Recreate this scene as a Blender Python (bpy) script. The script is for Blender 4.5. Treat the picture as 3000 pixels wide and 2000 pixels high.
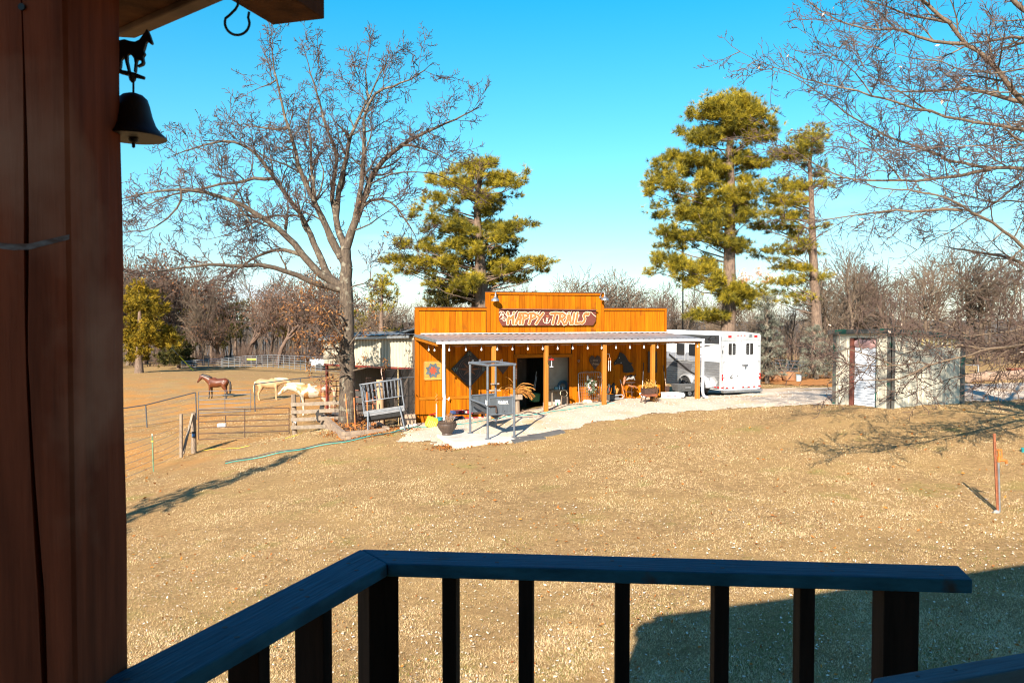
import bpy, math, random
import numpy as np
from mathutils import Vector, Matrix, noise as mnoise

random.seed(7)
RNG = np.random.default_rng(11)
SC = bpy.context.scene
COL = SC.collection
for o in list(bpy.data.objects):
    bpy.data.objects.remove(o)

# ------------------------------------------------------------------ camera, sky, sun, exposure
FPX, CX, CY, HORIZON = 2333.0, 1500.0, 1000.0, 925.0     # focal length in photo pixels
CZ = 3.6                                                  # eye height above the lawn by the deck
PITCH = math.atan((CY - HORIZON) / FPX)
cam_d = bpy.data.cameras.new('camera')
cam = bpy.data.objects.new('camera', cam_d)
COL.objects.link(cam)
cam.location = (0, 0, CZ)
cam.rotation_euler = (math.pi / 2 - PITCH, 0, 0)
cam_d.sensor_width = 36.0
cam_d.lens = 28.0
cam_d.clip_start = 0.05
cam_d.clip_end = 9000
cam_d.dof.use_dof = True
cam_d.dof.focus_distance = 28.0
cam_d.dof.aperture_fstop = 12.0
SC.camera = cam

SUN_AZ, SUN_EL = math.radians(18.0), math.radians(29.5)   # light travels towards +Y, a little to +X
world = bpy.data.worlds.new('World')
SC.world = world
world.use_nodes = True
wt = world.node_tree
wt.nodes.clear()
w_out = wt.nodes.new('ShaderNodeOutputWorld')
w_bg = wt.nodes.new('ShaderNodeBackground')
w_sky = wt.nodes.new('ShaderNodeTexSky')
w_sky.sky_type = 'NISHITA'
w_sky.sun_disc = False
w_sky.sun_elevation = SUN_EL
w_sky.sun_rotation = math.pi + SUN_AZ
w_sky.altitude = 300
w_sky.air_density = 1.0
w_sky.dust_density = 0.25
w_sky.ozone_density = 1.0
w_hs = wt.nodes.new('ShaderNodeHueSaturation')
w_hs.inputs['Hue'].default_value = 0.48
w_hs.inputs['Saturation'].default_value = 1.1
w_hs.inputs['Value'].default_value = 1.0
wt.links.new(w_sky.outputs[0], w_hs.inputs['Color'])
# thin low clouds, part of the sky itself
w_tc = wt.nodes.new('ShaderNodeTexCoord')
w_sep = wt.nodes.new('ShaderNodeSeparateXYZ')
wt.links.new(w_tc.outputs['Generated'], w_sep.inputs[0])
w_map = wt.nodes.new('ShaderNodeMapping')
w_map.inputs['Scale'].default_value = (2.2, 2.2, 13.0)
wt.links.new(w_tc.outputs['Generated'], w_map.inputs[0])
w_noise = wt.nodes.new('ShaderNodeTexNoise')
w_noise.inputs['Scale'].default_value = 2.6
w_noise.inputs['Detail'].default_value = 6
wt.links.new(w_map.outputs[0], w_noise.inputs['Vector'])
w_r1 = wt.nodes.new('ShaderNodeMapRange')
w_r1.inputs[1].default_value = 0.54
w_r1.inputs[2].default_value = 0.80
wt.links.new(w_noise.outputs[0], w_r1.inputs[0])
w_r2 = wt.nodes.new('ShaderNodeMapRange')
w_r2.inputs[1].default_value = 0.16
w_r2.inputs[2].default_value = 0.03
wt.links.new(w_sep.outputs[2], w_r2.inputs[0])
w_mul = wt.nodes.new('ShaderNodeMath')
w_mul.operation = 'MULTIPLY'
wt.links.new(w_r1.outputs[0], w_mul.inputs[0])
wt.links.new(w_r2.outputs[0], w_mul.inputs[1])
w_mix = wt.nodes.new('ShaderNodeMixRGB')
w_mix.inputs[2].default_value = (5.6, 6.6, 7.6, 1)
wt.links.new(w_mul.outputs[0], w_mix.inputs[0])
w_cr = wt.nodes.new('ShaderNodeValToRGB')               # winter sky: pale at the horizon, cyan higher; unseen zenith made bluer to tint shade
_e = w_cr.color_ramp.elements
_e[0].position, _e[0].color = 0.0, (.60, .76, .94, 1)
_e[1].position, _e[1].color = 0.38, (.10, 1.0, 1.24, 1)
_e.new(1.0).color = (.55, .70, 1.2, 1)
_e.new(0.60).color = (.36, .80, 1.22, 1)
_e.new(0.06).color = (.62, .84, .98, 1)
_e.new(0.18).color = (.50, .98, 1.10, 1)
wt.links.new(w_sep.outputs[2], w_cr.inputs[0])
w_tint = wt.nodes.new('ShaderNodeMixRGB'); w_tint.blend_type = 'MULTIPLY'; w_tint.inputs[0].default_value = 1.0
wt.links.new(w_hs.outputs[0], w_tint.inputs[1]); wt.links.new(w_cr.outputs[0], w_tint.inputs[2])
wt.links.new(w_tint.outputs[0], w_mix.inputs[1])
wt.links.new(w_mix.outputs[0], w_bg.inputs['Color'])
w_bg.inputs['Strength'].default_value = 0.066
wt.links.new(w_bg.outputs[0], w_out.inputs['Surface'])

sun_d = bpy.data.lights.new('sun', 'SUN')
sun_d.energy = 5.0
sun_d.angle = math.radians(0.5)
sun_d.color = (1.0, 0.90, 0.76)
sun = bpy.data.objects.new('sun', sun_d)
COL.objects.link(sun)
LIGHT = Vector((math.sin(SUN_AZ) * math.cos(SUN_EL), math.cos(SUN_AZ) * math.cos(SUN_EL), -math.sin(SUN_EL)))
sun.rotation_euler = LIGHT.to_track_quat('-Z', 'Y').to_euler()
sun.location = (-10, -20, 30)

SC.view_settings.view_transform = 'Standard'
SC.view_settings.look = 'None'
SC.view_settings.exposure = 1.42
SC.view_settings.gamma = 1.0
SC.view_settings.use_curve_mapping = False
SC.render.engine = 'CYCLES'
SC.cycles.max_bounces = 6
SC.cycles.diffuse_bounces = 3
SC.cycles.glossy_bounces = 3
SC.cycles.transmission_bounces = 4
SC.cycles.transparent_max_bounces = 6
SC.cycles.use_denoising = True
SC.cycles.filter_width = 1.1
SC.cycles.sample_clamp_indirect = 6

# ------------------------------------------------------------------ survey: photo bearings -> places in the yard
_ca, _sa = math.cos(PITCH), math.sin(PITCH)
def ray(px, py):
    a, b = (px - CX) / FPX, (py - CY) / FPX
    return a, _ca - b * _sa, -_sa - b * _ca
def W(px, py, Y):
    d = ray(px, py)
    t = Y / d[1]
    return Vector((d[0] * t, Y, CZ + d[2] * t))
def PZ(px, py, z):
    d = ray(px, py)
    t = (z - CZ) / d[2]
    return Vector((d[0] * t, d[1] * t, z))

# ------------------------------------------------------------------ terrain
_ctl = [(1500, 2000, 7.9), (2917, 1500, 14), (3000, 1700, 10.4), (1330, 1312, 23.0), (1600, 1206, 28.16), (1446, 1227, 27.56),
        (1770, 1188, 28.86), (1912, 1176, 29.46), (2045, 1168, 30.05), (1300, 1241, 27), (1216, 1246, 29.2), (1096, 1264, 26.0),
        (1175, 1255, 26.6), (1008, 1286, 25.5), (934, 1262, 27.5), (867, 1272, 30.6), (581, 1287, 31), (531, 1340, 27.3), (568, 1326, 28.5),
        (450, 1381, 25), (382, 1420, 22), (382, 1800, 10.8), (382, 1600, 15), (700, 1500, 17), (1000, 1400, 20), (1500, 1500, 15.2),
        (2000, 1400, 18), (2400, 1250, 22.5), (2300, 1186, 27), (2000, 1205, 27.2), (2615, 1195, 24), (2447, 1182, 26), (2818, 1180, 26),
        (2950, 1165, 27), (2950, 1116, 33), (2270, 1135, 38), (2400, 1128, 39), (2070, 1162, 34), (2150, 1155, 35), (630, 1167, 55), (790, 1172, 52),
        (930, 1215, 37), (574, 1228, 46), (426, 1252, 44), (500, 1079, 85), (380, 1086, 83), (900, 1086, 82), (1100, 1090, 80), (412, 1095, 72), (2900, 1092, 46),
        (2300, 1100, 52), (1700, 1250, 25.0), (1500, 1297, 23.3)]
_P = [W(*c) for c in _ctl]
_xy = [(p.x, p.y) for p in _P] + [(0, -4), (-12, -2), (12, -2), (40, 10), (-40, 12), (-60, 50), (60, 45), (40, 30), (-60, 90), (0, 95), (50, 95), (0, 60), (18, 40), (0, 45), (90, 90), (-100, 60), (20, 70)]
_zz = [p.z for p in _P] + [0.1, -0.6, 0.1, 0.6, -1.5, -2.6, 0.4, 0.7, -2.4, -2.3, -0.8, -1.6, 0.3, -0.9, -0.6, -3.0, -0.6]
_xy = np.array(_xy, float)
_zz = np.array(_zz, float)
_C2 = 9.0
def _phi(d2):
    return np.sqrt(d2 + _C2)
_n = len(_xy)
_A = _phi(((_xy[:, None, :] - _xy[None, :, :]) ** 2).sum(-1)) - 0.06 * np.eye(_n)
_full = np.zeros((_n + 1, _n + 1))
_full[:_n, :_n] = _A
_full[:_n, _n] = 1
_full[_n, :_n] = 1
_sol = np.linalg.solve(_full, np.append(_zz, 0))
_wts, _w0 = _sol[:_n], _sol[_n]
def gzs(x, y):
    x = np.asarray(x, float); y = np.asarray(y, float)
    sh = x.shape
    x = x.ravel(); y = y.ravel()
    z = np.empty(len(x))
    for i in range(0, len(x), 20000):
        d2 = (x[i:i + 20000, None] - _xy[None, :, 0]) ** 2 + (y[i:i + 20000, None] - _xy[None, :, 1]) ** 2
        z[i:i + 20000] = _phi(d2) @ _wts + _w0
    r = np.hypot(x, y - 30)
    t = np.clip((r - 75) / 60, 0, 1)
    t = t * t * (3 - 2 * t)
    far = -3.0 - np.clip((r - 110) / 600, 0, 1) ** 1.2 * 55 + 14 * np.clip((r - 900) / 1500, 0, 1) * (1 + .6 * np.sin(x * .0021 + 1) + .5 * np.sin(y * .0017 + x * .0009))
    return (z * (1 - t) + far * t).reshape(sh)
def gz(x, y):
    return float(gzs(np.array([x]), np.array([y]))[0])
def G(px, py, ymax=140):
    d = ray(px, py)
    ys = np.concatenate([np.linspace(3, 60, 400), np.linspace(60.2, ymax, 260)])
    t = ys / d[1]
    dz = (CZ + d[2] * t) - gzs(d[0] * t, ys)
    k = np.argmax(dz < 0)
    if dz[k] >= 0:
        k = len(ys) - 1
    k = max(k, 1)
    f = dz[k - 1] / (dz[k - 1] - dz[k]) if dz[k - 1] != dz[k] else 0
    y = ys[k - 1] + f * (ys[k] - ys[k - 1])
    x = d[0] * y / d[1]
    return Vector((x, y, gz(x, y)))
def GY(px, Y):
    x = (px - CX) / FPX * Y
    return Vector((x, Y, gz(x, Y)))
# ------------------------------------------------------------------ mesh helpers
ROOT = {}
def tag(o, label=None, cat=None, group=None, kind=None):
    if label: o['label'] = label
    if cat: o['category'] = cat
    if group: o['group'] = group
    if kind: o['kind'] = kind
    return o
def thing(name, label, cat, loc=(0, 0, 0), group=None):
    o = bpy.data.objects.new(name, None)
    o.empty_display_size = 0.2
    COL.objects.link(o)
    o.location = loc
    ROOT[o.name] = Vector(loc)
    return tag(o, label, cat, group)
def ident(p):
    return p
def basis(d):
    d = Vector(d).normalized()
    a = d.cross(Vector((0, 0, 1)))
    if a.length < 1e-3:
        a = Vector((1, 0, 0))
    a.normalize()
    return d, a, d.cross(a).normalized()
class MB:
    def __init__(s, xf=None):
        s.v = []; s.f = []; s.xf = xf
    def add(s, vs, fs):
        n = len(s.v)
        s.v.extend([tuple(p) for p in vs])
        s.f.extend([tuple(i + n for i in f) for f in fs])
        return s
    def box(s, c, size, rz=0.0, R=None):
        if R is None:
            R = Matrix.Rotation(rz, 3, 'Z')
        c = Vector(c); h = Vector(size) / 2
        vs = [c + R @ Vector((x * h.x, y * h.y, z * h.z)) for x in (-1, 1) for y in (-1, 1) for z in (-1, 1)]
        return s.add(vs, [(0, 1, 3, 2), (4, 6, 7, 5), (0, 4, 5, 1), (2, 3, 7, 6), (0, 2, 6, 4), (1, 5, 7, 3)])
    def span(s, a, b):
        a = Vector(a); b = Vector(b)
        return s.box((a + b) / 2, (abs(b.x - a.x), abs(b.y - a.y), abs(b.z - a.z)))
    def bar(s, a, b, w, h):
        a = Vector(a); b = Vector(b)
        d, x, y = basis(b - a)
        R = Matrix((x, d, y)).transposed()
        return s.box((a + b) / 2, (w, (b - a).length, h), R=R)
    def tube(s, pts, rad, n=8, cap=True, closed=False):
        pts = [Vector(p) for p in pts]
        m = len(pts)
        if not hasattr(rad, '__len__'):
            rad = [rad] * m
        vs = []; fs = []
        pa = None
        for i, p in enumerate(pts):
            if closed:
                d = pts[(i + 1) % m] - pts[i - 1]
            else:
                d = pts[min(i + 1, m - 1)] - pts[max(i - 1, 0)]
            d.normalize()
            if pa is None:
                _, a, b = basis(d)
            else:
                a = pa - d * pa.dot(d)
                if a.length < 1e-4:
                    _, a, b = basis(d)
                a.normalize(); b = d.cross(a)
            pa = a
            r = rad[i]
            ra, rb = r if hasattr(r, '__len__') else (r, r)
            for k in range(n):
                t = 2 * math.pi * k / n
                vs.append(p + a * math.cos(t) * ra + b * math.sin(t) * rb)
        lim = m if closed else m - 1
        for i in range(lim):
            j = (i + 1) % m
            for k in range(n):
                k2 = (k + 1) % n
                fs.append((i * n + k, i * n + k2, j * n + k2, j * n + k))
        if cap and not closed:
            fs.append(tuple(range(n))[::-1])
            fs.append(tuple((m - 1) * n + k for k in range(n)))
        return s.add(vs, fs)
    def lathe(s, c, prof, n=20, sx=1, sy=1):
        c = Vector(c); vs = []; fs = []
        m = len(prof)
        for r, z in prof:
            for k in range(n):
                t = 2 * math.pi * k / n
                vs.append(c + Vector((r * math.cos(t) * sx, r * math.sin(t) * sy, z)))
        for i in range(m - 1):
            for k in range(n):
                k2 = (k + 1) % n
                fs.append((i * n + k, i * n + k2, (i + 1) * n + k2, (i + 1) * n + k))
        fs.append(tuple(range(n))[::-1]); fs.append(tuple((m - 1) * n + k for k in range(n)))
        return s.add(vs, fs)
    def prism(s, poly, o, ux, uy, un, depth):
        o = Vector(o); ux = Vector(ux); uy = Vector(uy); un = Vector(un)
        n = len(poly)
        a = [o + ux * p[0] + uy * p[1] for p in poly]
        b = [p + un * depth for p in a]
        fs = [tuple(range(n))[::-1], tuple(range(n, 2 * n))] + [(i, (i + 1) % n, n + (i + 1) % n, n + i) for i in range(n)]
        return s.add(a + b, fs)
    def disc(s, c, nrm, r, depth, n=16):
        d, a, b = basis(nrm)
        return s.prism([(r * math.cos(2 * math.pi * k / n), r * math.sin(2 * math.pi * k / n)) for k in range(n)], c, a, b, d, depth)
    def stroke(s, pts, w, o, ux, uy, un, depth):
        """flat rounded ribbon along a 2D polyline"""
        for (x0, y0), (x1, y1) in zip(pts[:-1], pts[1:]):
            dx, dy = x1 - x0, y1 - y0
            L = math.hypot(dx, dy) or 1e-6
            t = math.atan2(dy, dx)
            poly = []
            for k in range(5):
                an = t + math.pi / 2 + math.pi * k / 4
                poly.append((x0 + math.cos(an) * w / 2, y0 + math.sin(an) * w / 2))
            for k in range(5):
                an = t - math.pi / 2 + math.pi * k / 4
                poly.append((x1 + math.cos(an) * w / 2, y1 + math.sin(an) * w / 2))
            s.prism(poly, o, ux, uy, un, depth + random.uniform(0, 0.0012))
        return s
    def sphere(s, c, r, n=10, m=7):
        if not hasattr(r, '__len__'): r = (r, r, r)
        c = Vector(c)
        vs = []; fs = []
        for i in range(m + 1):
            t = math.pi * i / m
            for k in range(n):
                q = 2 * math.pi * k / n
                vs.append(c + Vector((r[0] * math.sin(t) * math.cos(q), r[1] * math.sin(t) * math.sin(q), -r[2] * math.cos(t))))
        for i in range(m):
            for k in range(n):
                k2 = (k + 1) % n
                fs.append((i * n + k, i * n + k2, (i + 1) * n + k2, (i + 1) * n + k))
        return s.add(vs, fs)
    def build(s, name, mat, parent=None, smooth=False, label=None, kind=None, origin=None, bevel=0):
        vs = s.v if s.xf is None else [tuple(s.xf(Vector(p))) for p in s.v]
        if parent is not None:
            org = ROOT[parent.name]
        elif origin is not None:
            org = Vector(origin)
        else:
            A = np.array(vs); lo = A.min(0); hi = A.max(0)
            org = Vector(((lo[0] + hi[0]) / 2, (lo[1] + hi[1]) / 2, lo[2]))
        me = bpy.data.meshes.new(name)
        me.from_pydata([(p[0] - org.x, p[1] - org.y, p[2] - org.z) for p in vs], [], s.f)
        if mat: me.materials.append(mat)
        if smooth:
            me.polygons.foreach_set('use_smooth', [True] * len(me.polygons))
            me.set_sharp_from_angle(angle=math.radians(40))
        me.update()
        o = bpy.data.objects.new(name, me)
        COL.objects.link(o)
        if parent is not None:
            o.parent = parent
        else:
            o.location = org
        ROOT[o.name] = org
        if bevel:
            m = o.modifiers.new('bevel', 'BEVEL'); m.width = bevel; m.segments = 2; m.limit_method = 'ANGLE'
        if label: o['label'] = label
        if kind: o['kind'] = kind
        return o
def fastmesh(name, V, F, mat, parent=None, origin=None, attr=None, smooth=False, kind=None):
    """numpy mesh; F is (m,3) or (m,4); attr: per-face float 'rnd'"""
    V = np.asarray(V, np.float32); F = np.asarray(F, np.int32)
    org = ROOT[parent.name] if parent is not None else Vector(origin if origin is not None else (0, 0, 0))
    V = V - np.array(org, np.float32)
    me = bpy.data.meshes.new(name)
    k = F.shape[1]
    me.vertices.add(len(V)); me.vertices.foreach_set('co', V.ravel())
    me.loops.add(F.size); me.loops.foreach_set('vertex_index', F.ravel())
    me.polygons.add(len(F))
    me.polygons.foreach_set('loop_start', np.arange(0, F.size, k, dtype=np.int32))
    me.polygons.foreach_set('loop_total', np.full(len(F), k, np.int32))
    if smooth:
        me.polygons.foreach_set('use_smooth', np.ones(len(F), bool))
    if attr is not None:
        a = me.attributes.new('rnd', 'FLOAT', 'FACE')
        a.data.foreach_set('value', np.asarray(attr, np.float32))
    me.update(calc_edges=True)
    if mat: me.materials.append(mat)
    o = bpy.data.objects.new(name, me)
    COL.objects.link(o)
    if parent is not None: o.parent = parent
    else: o.location = org
    ROOT[o.name] = org
    if kind: o['kind'] = kind
    return o
def copy_tree(o, loc, rz=0.0, sc=None):
    c = o.copy(); COL.objects.link(c)
    c.location = loc; c.rotation_euler = (0, 0, rz)
    if sc: c.scale = sc if hasattr(sc, '__len__') else (sc, sc, sc)
    ROOT[c.name] = Vector(loc)
    def rec(src, dst):
        for ch in src.children:
            d = ch.copy(); COL.objects.link(d); d.parent = dst
            rec(ch, d)
    rec(o, c)
    return c
_cube = None
def piece(name, mat, parent, c, size, xf=None, rz=0.0):
    """one board / plank sharing the same unit cube mesh per material"""
    key = 'plank_' + mat.name
    me = bpy.data.meshes.get(key)
    if me is None:
        me = bpy.data.meshes.new(key)
        e = 0.5
        vs = [(x, y, z) for x in (-e, e) for y in (-e, e) for z in (-e, e)]
        me.from_pydata(vs, [], [(0, 1, 3, 2), (4, 6, 7, 5), (0, 4, 5, 1), (2, 3, 7, 6), (0, 2, 6, 4), (1, 5, 7, 3)])
        me.materials.append(mat)
    o = bpy.data.objects.new(name, me)
    COL.objects.link(o)
    o.parent = parent
    p = Vector(c) if xf is None else xf(Vector(c))
    o.location = p - ROOT[parent.name]
    o.rotation_euler = (0, 0, rz)
    o.scale = size
    ROOT[o.name] = p
    return o
def text_mesh(body, size, mat, o, ux, uy, un, depth=0.004, shear=0.0, align='CENTER', bold=0.0):
    cu = bpy.data.curves.new('lettering', 'FONT')
    cu.body = body; cu.size = size; cu.extrude = depth / 2; cu.align_x = align; cu.align_y = 'CENTER'; cu.shear = shear; cu.offset = bold
    cu.resolution_u = 3
    to = bpy.data.objects.new('lettering_source', cu)
    COL.objects.link(to)
    bpy.context.view_layer.update()
    me = bpy.data.meshes.new_from_object(to.evaluated_get(bpy.context.evaluated_depsgraph_get()))
    bpy.data.objects.remove(to); bpy.data.curves.remove(cu)
    mb = MB()
    o = Vector(o); ux = Vector(ux); uy = Vector(uy); un = Vector(un)
    mb.add([o + ux * v.co.x + uy * v.co.y + un * (v.co.z + depth / 2) for v in me.vertices], [tuple(p.vertices) for p in me.polygons])
    bpy.data.meshes.remove(me)
    return mb

# ------------------------------------------------------------------ materials
MATS = {}
def M(name, col, col2=None, rough=0.7, scale=6.0, stretch=(1, 1, 1), rz=0.0, bump=0.0, metal=0.0, rnd=0.0, lo=0.35, hi=0.65, detail=6,
      spots=None, spot_scale=3.0, spot_lo=0.6, spot_hi=0.7, spec=0.5, attr=None, coord='pos', trans=0.0, dist=0.0):
    if name in MATS: return MATS[name]
    m = bpy.data.materials.new(name); m.use_nodes = True
    t = m.node_tree; N = t.nodes; L = t.links
    b = N['Principled BSDF']
    b.inputs['Roughness'].default_value = rough
    b.inputs['Metallic'].default_value = metal
    b.inputs['Specular IOR Level'].default_value = spec
    c1 = (*col, 1); c2 = (*(col2 or [c * .7 for c in col]), 1)
    if coord == 'pos':
        geo = N.new('ShaderNodeNewGeometry'); src = geo.outputs['Position']
    else:
        tc = N.new('ShaderNodeTexCoord'); src = tc.outputs['Object']
    oi = N.new('ShaderNodeObjectInfo')
    mp1 = N.new('ShaderNodeMapping'); mp1.inputs['Rotation'].default_value = (0, 0, rz)
    L.new(src, mp1.inputs[0])
    if rnd:
        cmb = N.new('ShaderNodeVectorMath'); cmb.operation = 'ADD'
        sc_ = N.new('ShaderNodeVectorMath'); sc_.operation = 'SCALE'; sc_.inputs[0].default_value = (17, 23, 31)
        L.new(oi.outputs['Random'], sc_.inputs['Scale'])
        L.new(mp1.outputs[0], cmb.inputs[0]); L.new(sc_.outputs[0], cmb.inputs[1])
        vec = cmb.outputs[0]
    else:
        vec = mp1.outputs[0]
    mp = N.new('ShaderNodeMapping'); mp.inputs['Scale'].default_value = stretch
    L.new(vec, mp.inputs[0])
    nz = N.new('ShaderNodeTexNoise'); nz.inputs['Scale'].default_value = scale; nz.inputs['Detail'].default_value = detail
    nz.inputs['Roughness'].default_value = 0.62; nz.inputs['Distortion'].default_value = dist
    L.new(mp.outputs[0], nz.inputs['Vector'])
    mr = N.new('ShaderNodeMapRange'); mr.inputs[1].default_value = lo; mr.inputs[2].default_value = hi
    if attr:
        at = N.new('ShaderNodeAttribute'); at.attribute_name = attr
        L.new(at.outputs['Fac'], mr.inputs[0])
        mr.inputs[1].default_value = 0; mr.inputs[2].default_value = 1
    else:
        L.new(nz.outputs[0], mr.inputs[0])
    mx = N.new('ShaderNodeMixRGB'); mx.inputs[1].default_value = c1; mx.inputs[2].default_value = c2
    L.new(mr.outputs[0], mx.inputs[0])
    out = mx.outputs[0]
    if spots:
        nz2 = N.new('ShaderNodeTexNoise'); nz2.inputs['Scale'].default_value = spot_scale; nz2.inputs['Detail'].default_value = 5
        L.new(vec, nz2.inputs['Vector'])
        mr2 = N.new('ShaderNodeMapRange'); mr2.inputs[1].default_value = spot_lo; mr2.inputs[2].default_value = spot_hi
        L.new(nz2.outputs[0], mr2.inputs[0])
        mx2 = N.new('ShaderNodeMixRGB'); mx2.inputs[2].default_value = (*spots, 1)
        L.new(mr2.outputs[0], mx2.inputs[0]); L.new(out, mx2.inputs[1])
        out = mx2.outputs[0]
    if rnd:
        mr3 = N.new('ShaderNodeMapRange'); mr3.inputs[3].default_value = 1 - rnd; mr3.inputs[4].default_value = 1 + rnd
        L.new(oi.outputs['Random'], mr3.inputs[0])
        hv = N.new('ShaderNodeHueSaturation'); L.new(mr3.outputs[0], hv.inputs['Value']); L.new(out, hv.inputs['Color'])
        out = hv.outputs[0]
    L.new(out, b.inputs['Base Color'])
    if bump:
        bp = N.new('ShaderNodeBump'); bp.inputs['Strength'].default_value = bump; bp.inputs['Distance'].default_value = 0.01
        L.new(nz.outputs[0], bp.inputs['Height']); L.new(bp.outputs[0], b.inputs['Normal'])
    if trans:
        tr = N.new('ShaderNodeBsdfTranslucent'); L.new(out, tr.inputs['Color'])
        ms = N.new('ShaderNodeMixShader'); ms.inputs[0].default_value = trans
        L.new(b.outputs[0], ms.inputs[1]); L.new(tr.outputs[0], ms.inputs[2])
        L.new(ms.outputs[0], N['Material Output'].inputs['Surface'])
    MATS[name] = m
    return m
VG = (9, 9, 0.5)      # vertical grain
m_barn = M('barn_wood', (.42, .128, .002), (.29, .074, .002), .75, 2.2, (8, 8, .45), bump=.25, rnd=.24, spots=(.12, .036, .008), spot_scale=1.7, spot_lo=.60, spot_hi=.8, spec=.08)
m_barn2 = M('barn_trim_wood', (.37, .110, .002), (.26, .064, .002), .75, 2.2, (8, 8, .45), bump=.2, rnd=.10, spec=.08)
m_barnH = M('barn_beam_wood', (.36, .13, .007), (.24, .075, .004), .65, 2.2, (.5, 6, 9), bump=.2, rnd=.08, spec=.08)
m_dark = M('dark_gap', (.035, .016, .006), (.02, .01, .005), .9)
m_roof = M('galvalume_roof', (.34, .34, .345), (.25, .25, .26), .42, 3.0, metal=.55, bump=.03)
m_gutter = M('white_gutter_metal', (.74, .74, .74), (.62, .63, .64), .35, 4.0, metal=.1)
m_galv = M('galvanised_steel', (.36, .37, .38), (.24, .25, .26), .45, 9.0, metal=.75, bump=.04)
m_pipe = M('grey_pipe_steel', (.10, .11, .125), (.06, .065, .075), .5, 12.0, metal=.4, spots=(.20, .09, .04), spot_scale=6, spot_lo=.62, spot_hi=.72)
m_cage = M('slate_grey_paint', (.115, .13, .15), (.085, .095, .11), .45, 7.0, spots=(.22, .09, .04), spot_scale=9, spot_lo=.68, spot_hi=.74)
m_rust = M('rusty_steel', (.070, .030, .018), (.036, .018, .012), .75, 14.0, bump=.2)
m_rustr = M('red_rust_sheet', (.24, .07, .03), (.12, .04, .02), .7, 5.0, bump=.1)
m_red = M('red_painted_steel', (.20, .030, .016), (.12, .022, .014), .55, 8.0)
m_orange = M('orange_stake_paint', (.60, .19, .03), (.40, .10, .03), .6, 9.0)
m_white = M('white_paint', (.80, .80, .79), (.74, .74, .73), .3, 3.0)
m_whitep = M('white_plastic', (.78, .77, .74), (.68, .66, .62), .45, 6.0)
m_silver = M('ribbed_aluminium', (.50, .50, .50), (.36, .36, .37), .34, 2.5, (1, 1, 4), metal=.7)
m_alu = M('bright_aluminium', (.66, .67, .68), (.55, .56, .58), .3, 3.0, metal=.55)
m_black = M('black_rubber', (.018, .018, .019), (.03, .03, .03), .75, 12.0)
m_blk = M('black_iron', (.012, .011, .011), (.022, .018, .016), .55, 14.0, bump=.1, spec=.35)
m_glass = M('dark_window_glass', (.015, .017, .02), (.02, .022, .026), .08, 2.0, spec=.8)
m_redl = M('red_lens', (.62, .012, .012), (.5, .01, .01), .25)
m_cream = M('cream_corrugated_metal', (.43, .38, .295), (.35, .31, .23), .5, 2.0, (3, 3, .6), spots=(.42, .35, .26), spot_scale=1.2, spot_lo=.62, spot_hi=.8)
m_shed = M('ivory_shed_metal', (.50, .465, .37), (.44, .40, .31), .5, 1.6, (2.4, 2.4, .6), spots=(.40, .34, .23), spot_scale=1.0, spot_lo=.64, spot_hi=.85)
m_shedy = M('yellowed_shed_panel', (.60, .44, .19), (.48, .33, .13), .55, 4.0)
m_trim = M('weathered_green_trim', (.10, .095, .083), (.075, .07, .06), .7, 5.0, (3, 3, .5), spots=(.008, .085, .055), spot_scale=2.2, spot_lo=.56, spot_hi=.6)
m_rolld = M('white_roll_door', (.70, .73, .78), (.62, .66, .72), .4, 3.0)
m_grey = M('weathered_grey_wood', (.30, .235, .175), (.19, .145, .105), .85, 3.0, (2, 2, 2), bump=.4, rnd=.15)
m_greyp = M('weathered_post_wood', (.29, .215, .15), (.16, .115, .08), .88, 3.0, (8, 8, .6), bump=.5, rnd=.15)
m_timb = M('landscape_timber', (.33, .24, .165), (.20, .14, .10), .9, 3.0, (2, 2, 3), bump=.4, rnd=.18)
m_conc = M('pale_concrete', (.56, .51, .45), (.47, .42, .36), .9, 4.0, bump=.15, spots=(.36, .31, .25), spot_scale=1.5, spot_lo=.55, spot_hi=.75)
m_teal = M('teal_hose', (.03, .30, .27), (.02, .24, .22), .5)
m_bhose = M('black_hose', (.03, .03, .032), (.02, .02, .02), .5)
m_yel = M('yellow_plastic', (.70, .52, .03), (.60, .42, .03), .45)
m_blue = M('blue_plastic', (.03, .12, .30), (.02, .09, .24), .45)
m_tealp = M('teal_plastic', (.02, .30, .33), (.02, .25, .28), .4)
m_green = M('green_plastic', (.02, .16, .08), (.015, .12, .06), .5)
m_brown = M('bronze_plastic_urn', (.085, .055, .04), (.05, .033, .025), .45, 12.0, bump=.1)
m_sign = M('oxblood_sign_board', (.135, .028, .016), (.10, .022, .013), .6, 5.0)
m_letter = M('coral_letter_paint', (.74, .14, .035), (.62, .10, .03), .5, 9.0)
m_rope = M('cream_paint_line', (.74, .62, .44), (.66, .53, .36), .6)
m_dkwood = M('dark_stained_wood', (.05, .024, .015), (.03, .015, .01), .6, 4.0, (5, 5, .7), bump=.15)
m_copper = M('dull_copper_metal', (.16, .075, .045), (.10, .05, .03), .5, 9.0, metal=.4)
m_leather = M('tan_leather', (.34, .14, .06), (.20, .08, .035), .5, 9.0, bump=.1)
m_straw = M('dry_straw', (.45, .25, .07), (.30, .15, .04), .8, attr='rnd', trans=.25)
m_tyre = m_black
m_rubber = M('dark_rubber_mat', (.075, .072, .07), (.11, .10, .09), .8, 3.0)
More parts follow.
